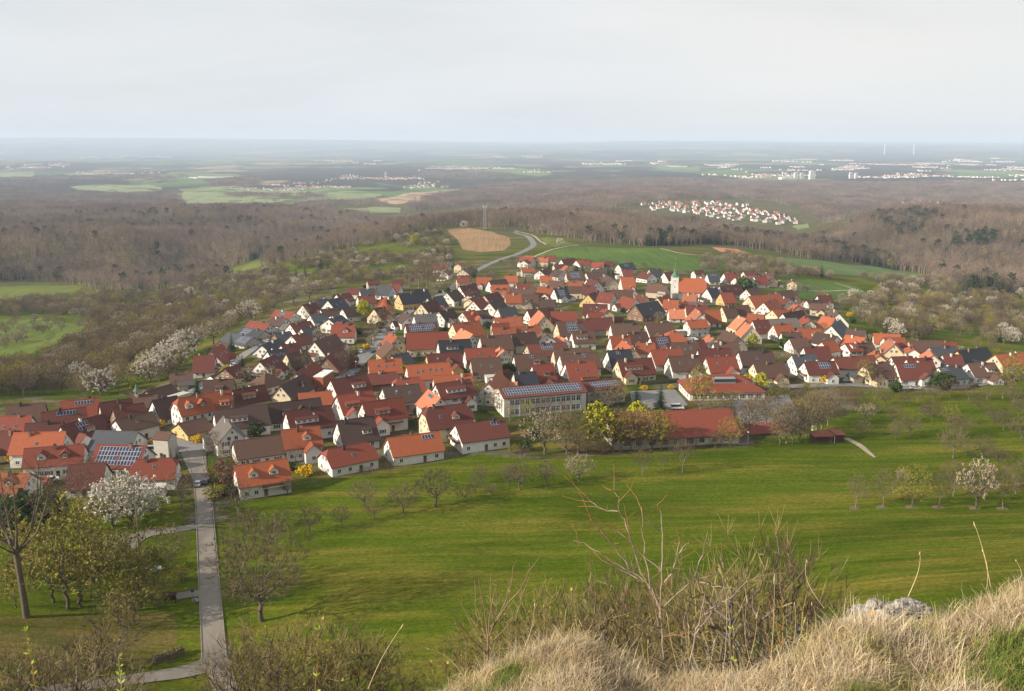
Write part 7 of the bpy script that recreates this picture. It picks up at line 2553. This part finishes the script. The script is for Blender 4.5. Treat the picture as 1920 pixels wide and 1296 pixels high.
scatter('dry_grass', np.c_[gu * gyy, gyy, gz][keep], np.c_[rg.normal(0, .18, n), rg.normal(0, .18, n), rg.uniform(0, 6.28, n)][keep], np.c_[s, s, s][keep], vid[keep], tcol, 'dry straw-coloured grass with green tufts on the rocky rim', 'grass')

def rim_point(px, y):
    d = ray(px, 1200); u = d[0] / d[1]
    return u * y, y, float(rim_z(np.array([u]), np.array([y]))[0])
def pix_at(px, py, y):
    d = ray(px, py)
    return np.array((d[0] / d[1] * y, y, CAM_H + d[2] / d[1] * y))
p = pix_at(1648, 1122, 8.6)
o = boulder((p[0], p[1], p[2] - .22), (.27, .17, .12), 'pale limestone rock with orange lichen on the grassy rim', 8, name='limestone_rock')
p = pix_at(1638, 1108, 8.55)
b = MB(); b.lathe([(.075, -.05), (.06, .0), (.035, .02), (.005, .026)], 9)
lo = b.build('lichen_cap', M['rockl'], o); lo.location = (-.06, -.06, .085)
for px, py, y, s, lab in ((1700, 1130, 8.7, (.22, .12, .07), 'grey limestone slab right of the lichened rock'), (1150, 1236, 8.6, (.10, .09, .07), 'white limestone lump beside the grassy hummock'), (1075, 1244, 8.0, (.07, .05, .04), 'small white stone on the front of the grassy hummock'), (998, 1262, 7.8, (.04, .03, .04), 'tiny white stone low on the grassy hummock'), (1500, 1205, 8.8, (.13, .1, .08), 'pale stone at the edge of the grass left of the big rock')):
    p = pix_at(px, py, y) if px > 1600 else np.array(rim_point(px, y - .35)); boulder(tuple(p - (0, 0, s[2] * .9)) if px > 1600 else tuple(p + (0, 0, s[2] * .35)), s, lab, int(px), name='limestone_rock')

# wild rose: pale branches, red hips, orange young shoots
Z6 = lambda zx, zy: (900 + zx / 2.905, 850 + zy / 2.905)
TW = {'pale': mat('rose_stem_pale', (0.36, 0.295, 0.23), 0.9, 0.3, 18, 0.0, (0.22, 0.165, 0.125)), 'orange': mat('rose_shoot', (0.26, 0.13, 0.05), 0.8, 0.2, 10, 0.1), 'brown': mat('stem_brown', (0.20, 0.14, 0.09), 0.9, 0.25, 10, 0.15), 'hip': mat('rose_hip', (0.13, 0.02, 0.015), 0.5, 0.1, 5, 0.1), 'bud': mat('leaf_bud', (0.30, 0.36, 0.04), 0.8, 0.2, 5, 0.15), 'straw': mat('stalk_straw', (0.50, 0.40, 0.24), 0.9, 0.15, 5, 0.15)}
rb = np.random.RandomState(33)
def bush_from(label, name, stems, y0, r0, depth=0.35, twigs=True, mk='pale', hips=True):
    root = pix_at(*Z6(*stems[0][0]), y0)
    o = thing(name, tuple(root), label, 'bush', 0, 'shrubs on the rim of the viewpoint')
    ends = []
    tw = MB(); tb = MB(); hp = MB()
    for k, st in enumerate(stems):
        dy = rb.uniform(-depth, depth)
        pts = []
        for i, (zx, zy) in enumerate(st):
            t = i / max(1, len(st) - 1)
            pts.append(pix_at(*Z6(zx, zy), y0 + dy * t) - root)
        Q = []
        for i in range(len(pts) - 1):
            for s_ in range(4):
                q = pts[i] + (pts[i + 1] - pts[i]) * s_ / 4
                Q.append(q + rb.normal(0, .006, 3))
        Q.append(pts[-1])
        rr = np.linspace(r0 * (1 if k == 0 else .75), r0 * .22, len(Q))
        tb.tube(Q, rr, 6)
        for i in range(3, len(Q)):
            if twigs and rb.rand() < .38:
                d = Q[i] - Q[i - 1]; d /= np.linalg.norm(d)
                e = Q[i] + (d + rb.normal(0, .7, 3)) * rb.uniform(.06, .26)
                mid = (Q[i] + e) / 2 + rb.normal(0, .015, 3)
                tw.tube([Q[i], mid, e], [.004, .003, .0018], 4)
                if hips and rb.rand() < .22: ends.append(e)
        if hips and rb.rand() < .8: ends.append(Q[-1])
    smooth(tb.build('stems', TW[mk], o).data); tag(tw.build('twigs', TW['orange' if hips else 'brown'], o), kind='stuff')
    for e in ends:
        h = MB(); h.lathe([(.002, -.014), (.007, -.008), (.008, 0), (.006, .008), (.002, .013)], 7); q = h.build('rose_hip', TW['hip'], o); q.location = tuple(e); q.rotation_euler = (rb.uniform(-1, 1), rb.uniform(-1, 1), 0)
    return o
bush_from('tall pale-stemmed wild rose with red hips on the rim', 'wild_rose_bush', [
 [(1000, 1180), (1000, 1050), (985, 830), (990, 700), (995, 440), (985, 330), (965, 280)], [(990, 860), (930, 720), (830, 650), (720, 590), (640, 535), (560, 490), (500, 475)], [(925, 730), (880, 660), (830, 500), (790, 380), (755, 310), (755, 240), (720, 205)],
 [(755, 315), (700, 315), (640, 290), (580, 235)], [(830, 650), (760, 550), (710, 480), (650, 410), (608, 370)], [(1000, 840), (1080, 760), (1170, 690), (1270, 665), (1345, 665)], [(1000, 720), (1050, 640), (1075, 540), (1090, 450)], [(1075, 560), (1110, 510), (1140, 480)],
 [(985, 960), (890, 910), (800, 840)], [(980, 900), (960, 800), (900, 700)], [(930, 720), (900, 560), (885, 420), (878, 280)], [(985, 420), (950, 400), (910, 350)], [(985, 640), (850, 520), (740, 410)], [(860, 680), (760, 630), (660, 580)], [(990, 840), (1060, 880), (1130, 940)], [(1000, 1000), (960, 880), (930, 780)]], 9.6, .0125)
bush_from('spreading pale branched shrub right of the wild rose', 'bare_shrub', [[(1120, 1230), (1150, 1120), (1175, 980), (1205, 880), (1225, 780), (1195, 700)], [(1205, 890), (1290, 840), (1360, 790), (1440, 710), (1520, 655)], [(1170, 690), (1210, 560), (1240, 420)], [(1200, 850), (1130, 800), (1090, 770)], [(1195, 700), (1270, 725), (1400, 738)], [(1230, 870), (1330, 800), (1420, 745)], [(1175, 980), (1270, 860), (1330, 720)], [(1310, 560), (1330, 640), (1350, 720)]], 9.9, .0115, hips=False)
bush_from('upright brown-stemmed shrub left of the grassy hummock', 'bare_shrub', [[(40, 1180), (45, 1000), (60, 850), (90, 720)], [(45, 1020), (20, 850), (0, 720)], [(50, 1000), (120, 850), (170, 720), (180, 610)], [(60, 950), (150, 820), (230, 730), (272, 620)], [(45, 1080), (-60, 900), (-120, 790)], [(45, 1040), (-20, 880), (-30, 690)], [(60, 1040), (200, 880), (240, 740)], [(40, 1100), (-90, 960), (-160, 850)], [(70, 900), (60, 780), (60, 660)]], 13.0, .016, 0.8, mk='brown', hips=False)
bush_from('thin brown saplings at the foot of the wild rose', 'bare_shrub', [[(580, 1020), (620, 900), (630, 760)], [(580, 1010), (545, 880), (515, 740)], [(600, 1000), (650, 940), (700, 900)], [(500, 1030), (505, 880), (500, 790)]], 10.6, .009, mk='brown', hips=False)
bush_from('orange-budded shoots in front of the brown scrub', 'bare_shrub', [[(1640, 1160), (1630, 1000), (1605, 880), (1570, 790)], [(1640, 1100), (1660, 900), (1640, 760)], [(1600, 1150), (1560, 1000), (1540, 880)]], 9.0, .008, mk='orange', hips=False)
bush_from('reddish twiggy undergrowth between the two hummocks', 'bare_shrub', [[(900, 1250), (860, 1120), (800, 1040)], [(900, 1250), (930, 1120), (900, 1050)], [(960, 1260), (1010, 1150), (1060, 1080)], [(860, 1260), (780, 1180), (720, 1180)], [(1050, 1270), (1060, 1160), (1030, 1080)], [(900, 1260), (960, 1100), (980, 1095)]], 9.4, .007, mk='brown', hips=False)
# budding stems at the lower left edge
def shoot(px0, py0, px1, py1, y, label, r=.008, mk='orange', buds=7):
    a, e = pix_at(px0, py0, y), pix_at(px1, py1, y)
    o = thing('budding_shoot', tuple(a), label, 'shoot')
    Q = [(e - a) * t + rb.normal(0, .012, 3) * (0 < t < 1) for t in np.linspace(0, 1, 8)]
    b = MB(); b.tube(Q, np.linspace(r, r * .4, 8), 6); smooth(b.build('stem', TW[mk], o).data)
    for k in range(buds):
        q = Q[0] + (Q[-1] - Q[0]) * (0.35 + .65 * (k + 1) / buds)
        b = MB()
        for j in range(4):
            d = rb.normal(size=3); d[2] = abs(d[2]) + .4; d /= np.linalg.norm(d); w = np.cross(d, rb.normal(size=3)); w /= np.linalg.norm(w)
            b.poly((q, q + d * .03 + w * .010, q + d * .06, q + d * .03 - w * .010))
        b.build('leaf_bud', TW['bud'], o)
shoot(588, 1400, 597, 1182, 9, 'upright orange shoot with fresh buds at the bottom edge', buds=5)
shoot(235, 1400, 222, 1235, 8, 'forked pale shoot with yellow-green buds at lower left', mk='pale')
shoot(85, 1400, 48, 1185, 8, 'leaning yellow-budded shoot at the lower left corner')
shoot(1380, 1330, 1372, 1180, 8.8, 'small green-budded shoot on the grass left of centre', .005, 'orange', 5)
# dry stalks
def stalk(px0, py0, px1, py1, y, i):
    a, e = pix_at(px0, py0, y), pix_at(px1, py1, y)
    o = tag(link('grass_stalk', None, None, tuple(a)), '', 'stalk', 'dry stalks on the rim')
    bow = rb.normal(0, .04, 3)
    b = MB(); b.tube([(e - a) * t + bow * math.sin(t * 3.14) for t in np.linspace(0, 1, 7)], np.linspace(.004, .0016, 7), 5); b.build('stem', TW['straw'], o)
    b = MB(); b.tube([(e - a) * t for t in (.93, .97, 1.02)], [.002, .006, .001], 5); b.build('seed_head', TW['straw'], o)
    return o
SL = [(985, 1210, 1003, 1132, 9), (690, 1292, 755, 1172, 9), (1703, 1118, 1725, 1035, 8.4), (1858, 1102, 1826, 980, 8.4), (1850, 1105, 1842, 1030, 8.4), (1545, 1140, 1512, 1050, 8.6), (1480, 1240, 1490, 1130, 8.8), (1440, 1290, 1452, 1080, 9), (1425, 1290, 1400, 1120, 9), (1520, 1215, 1522, 1130, 8.7), (1380, 1300, 1420, 1150, 9.1), (1335, 1300, 1290, 1170, 9.1), (1310, 1305, 1340, 1200, 9), (1550, 1290, 1530, 1170, 8), (1900, 1090, 1905, 1050, 8.2), (1460, 1290, 1510, 1160, 8.8), (1285, 1300, 1250, 1150, 9.3), (1345, 1300, 1362, 1120, 9.2), (1410, 1300, 1375, 1210, 8.8), (1225, 1300, 1215, 1200, 9), (870, 1270, 800, 1215, 9)]
st = [stalk(*a, i) for i, a in enumerate(SL)]
for i, o in enumerate(sorted(st, key=lambda o: to_px(o.location)[0])):
    o['label'] = 'thin dry grass stalk on the rim, %s' % ('leftmost' if i == 0 else 'rightmost' if i == len(st) - 1 else ordinal(i + 1) + ' from the left')

# ------------------------------------------------------------------ air
def haze():
    zmax = max(float(GZ.max()), CAM_H) + 6
    zmin = float(GZ.min()) - 2
    b = MB(); b.box(-60000, 60000, -200, 64000, zmin, zmax)
    m = bpy.data.materials.new('haze_air'); m.use_nodes = True
    nt = m.node_tree; nt.nodes.remove(nt.nodes['Principled BSDF'])
    v = nt.nodes.new('ShaderNodeVolumePrincipled')
    v.inputs['Color'].default_value = HAZE_COL
    v.inputs['Density'].default_value = HAZE_D
    v.inputs['Anisotropy'].default_value = 0.0
    nt.links.new(v.outputs['Volume'], nt.nodes['Material Output'].inputs['Volume'])
    o = b.build('haze', m)
    tag(o, 'pale blue haze over the whole country', 'haze', None, 'stuff')
HAZE_D, HAZE_COL = 5.8e-5, (0.65, 0.78, 0.98, 1)
haze()
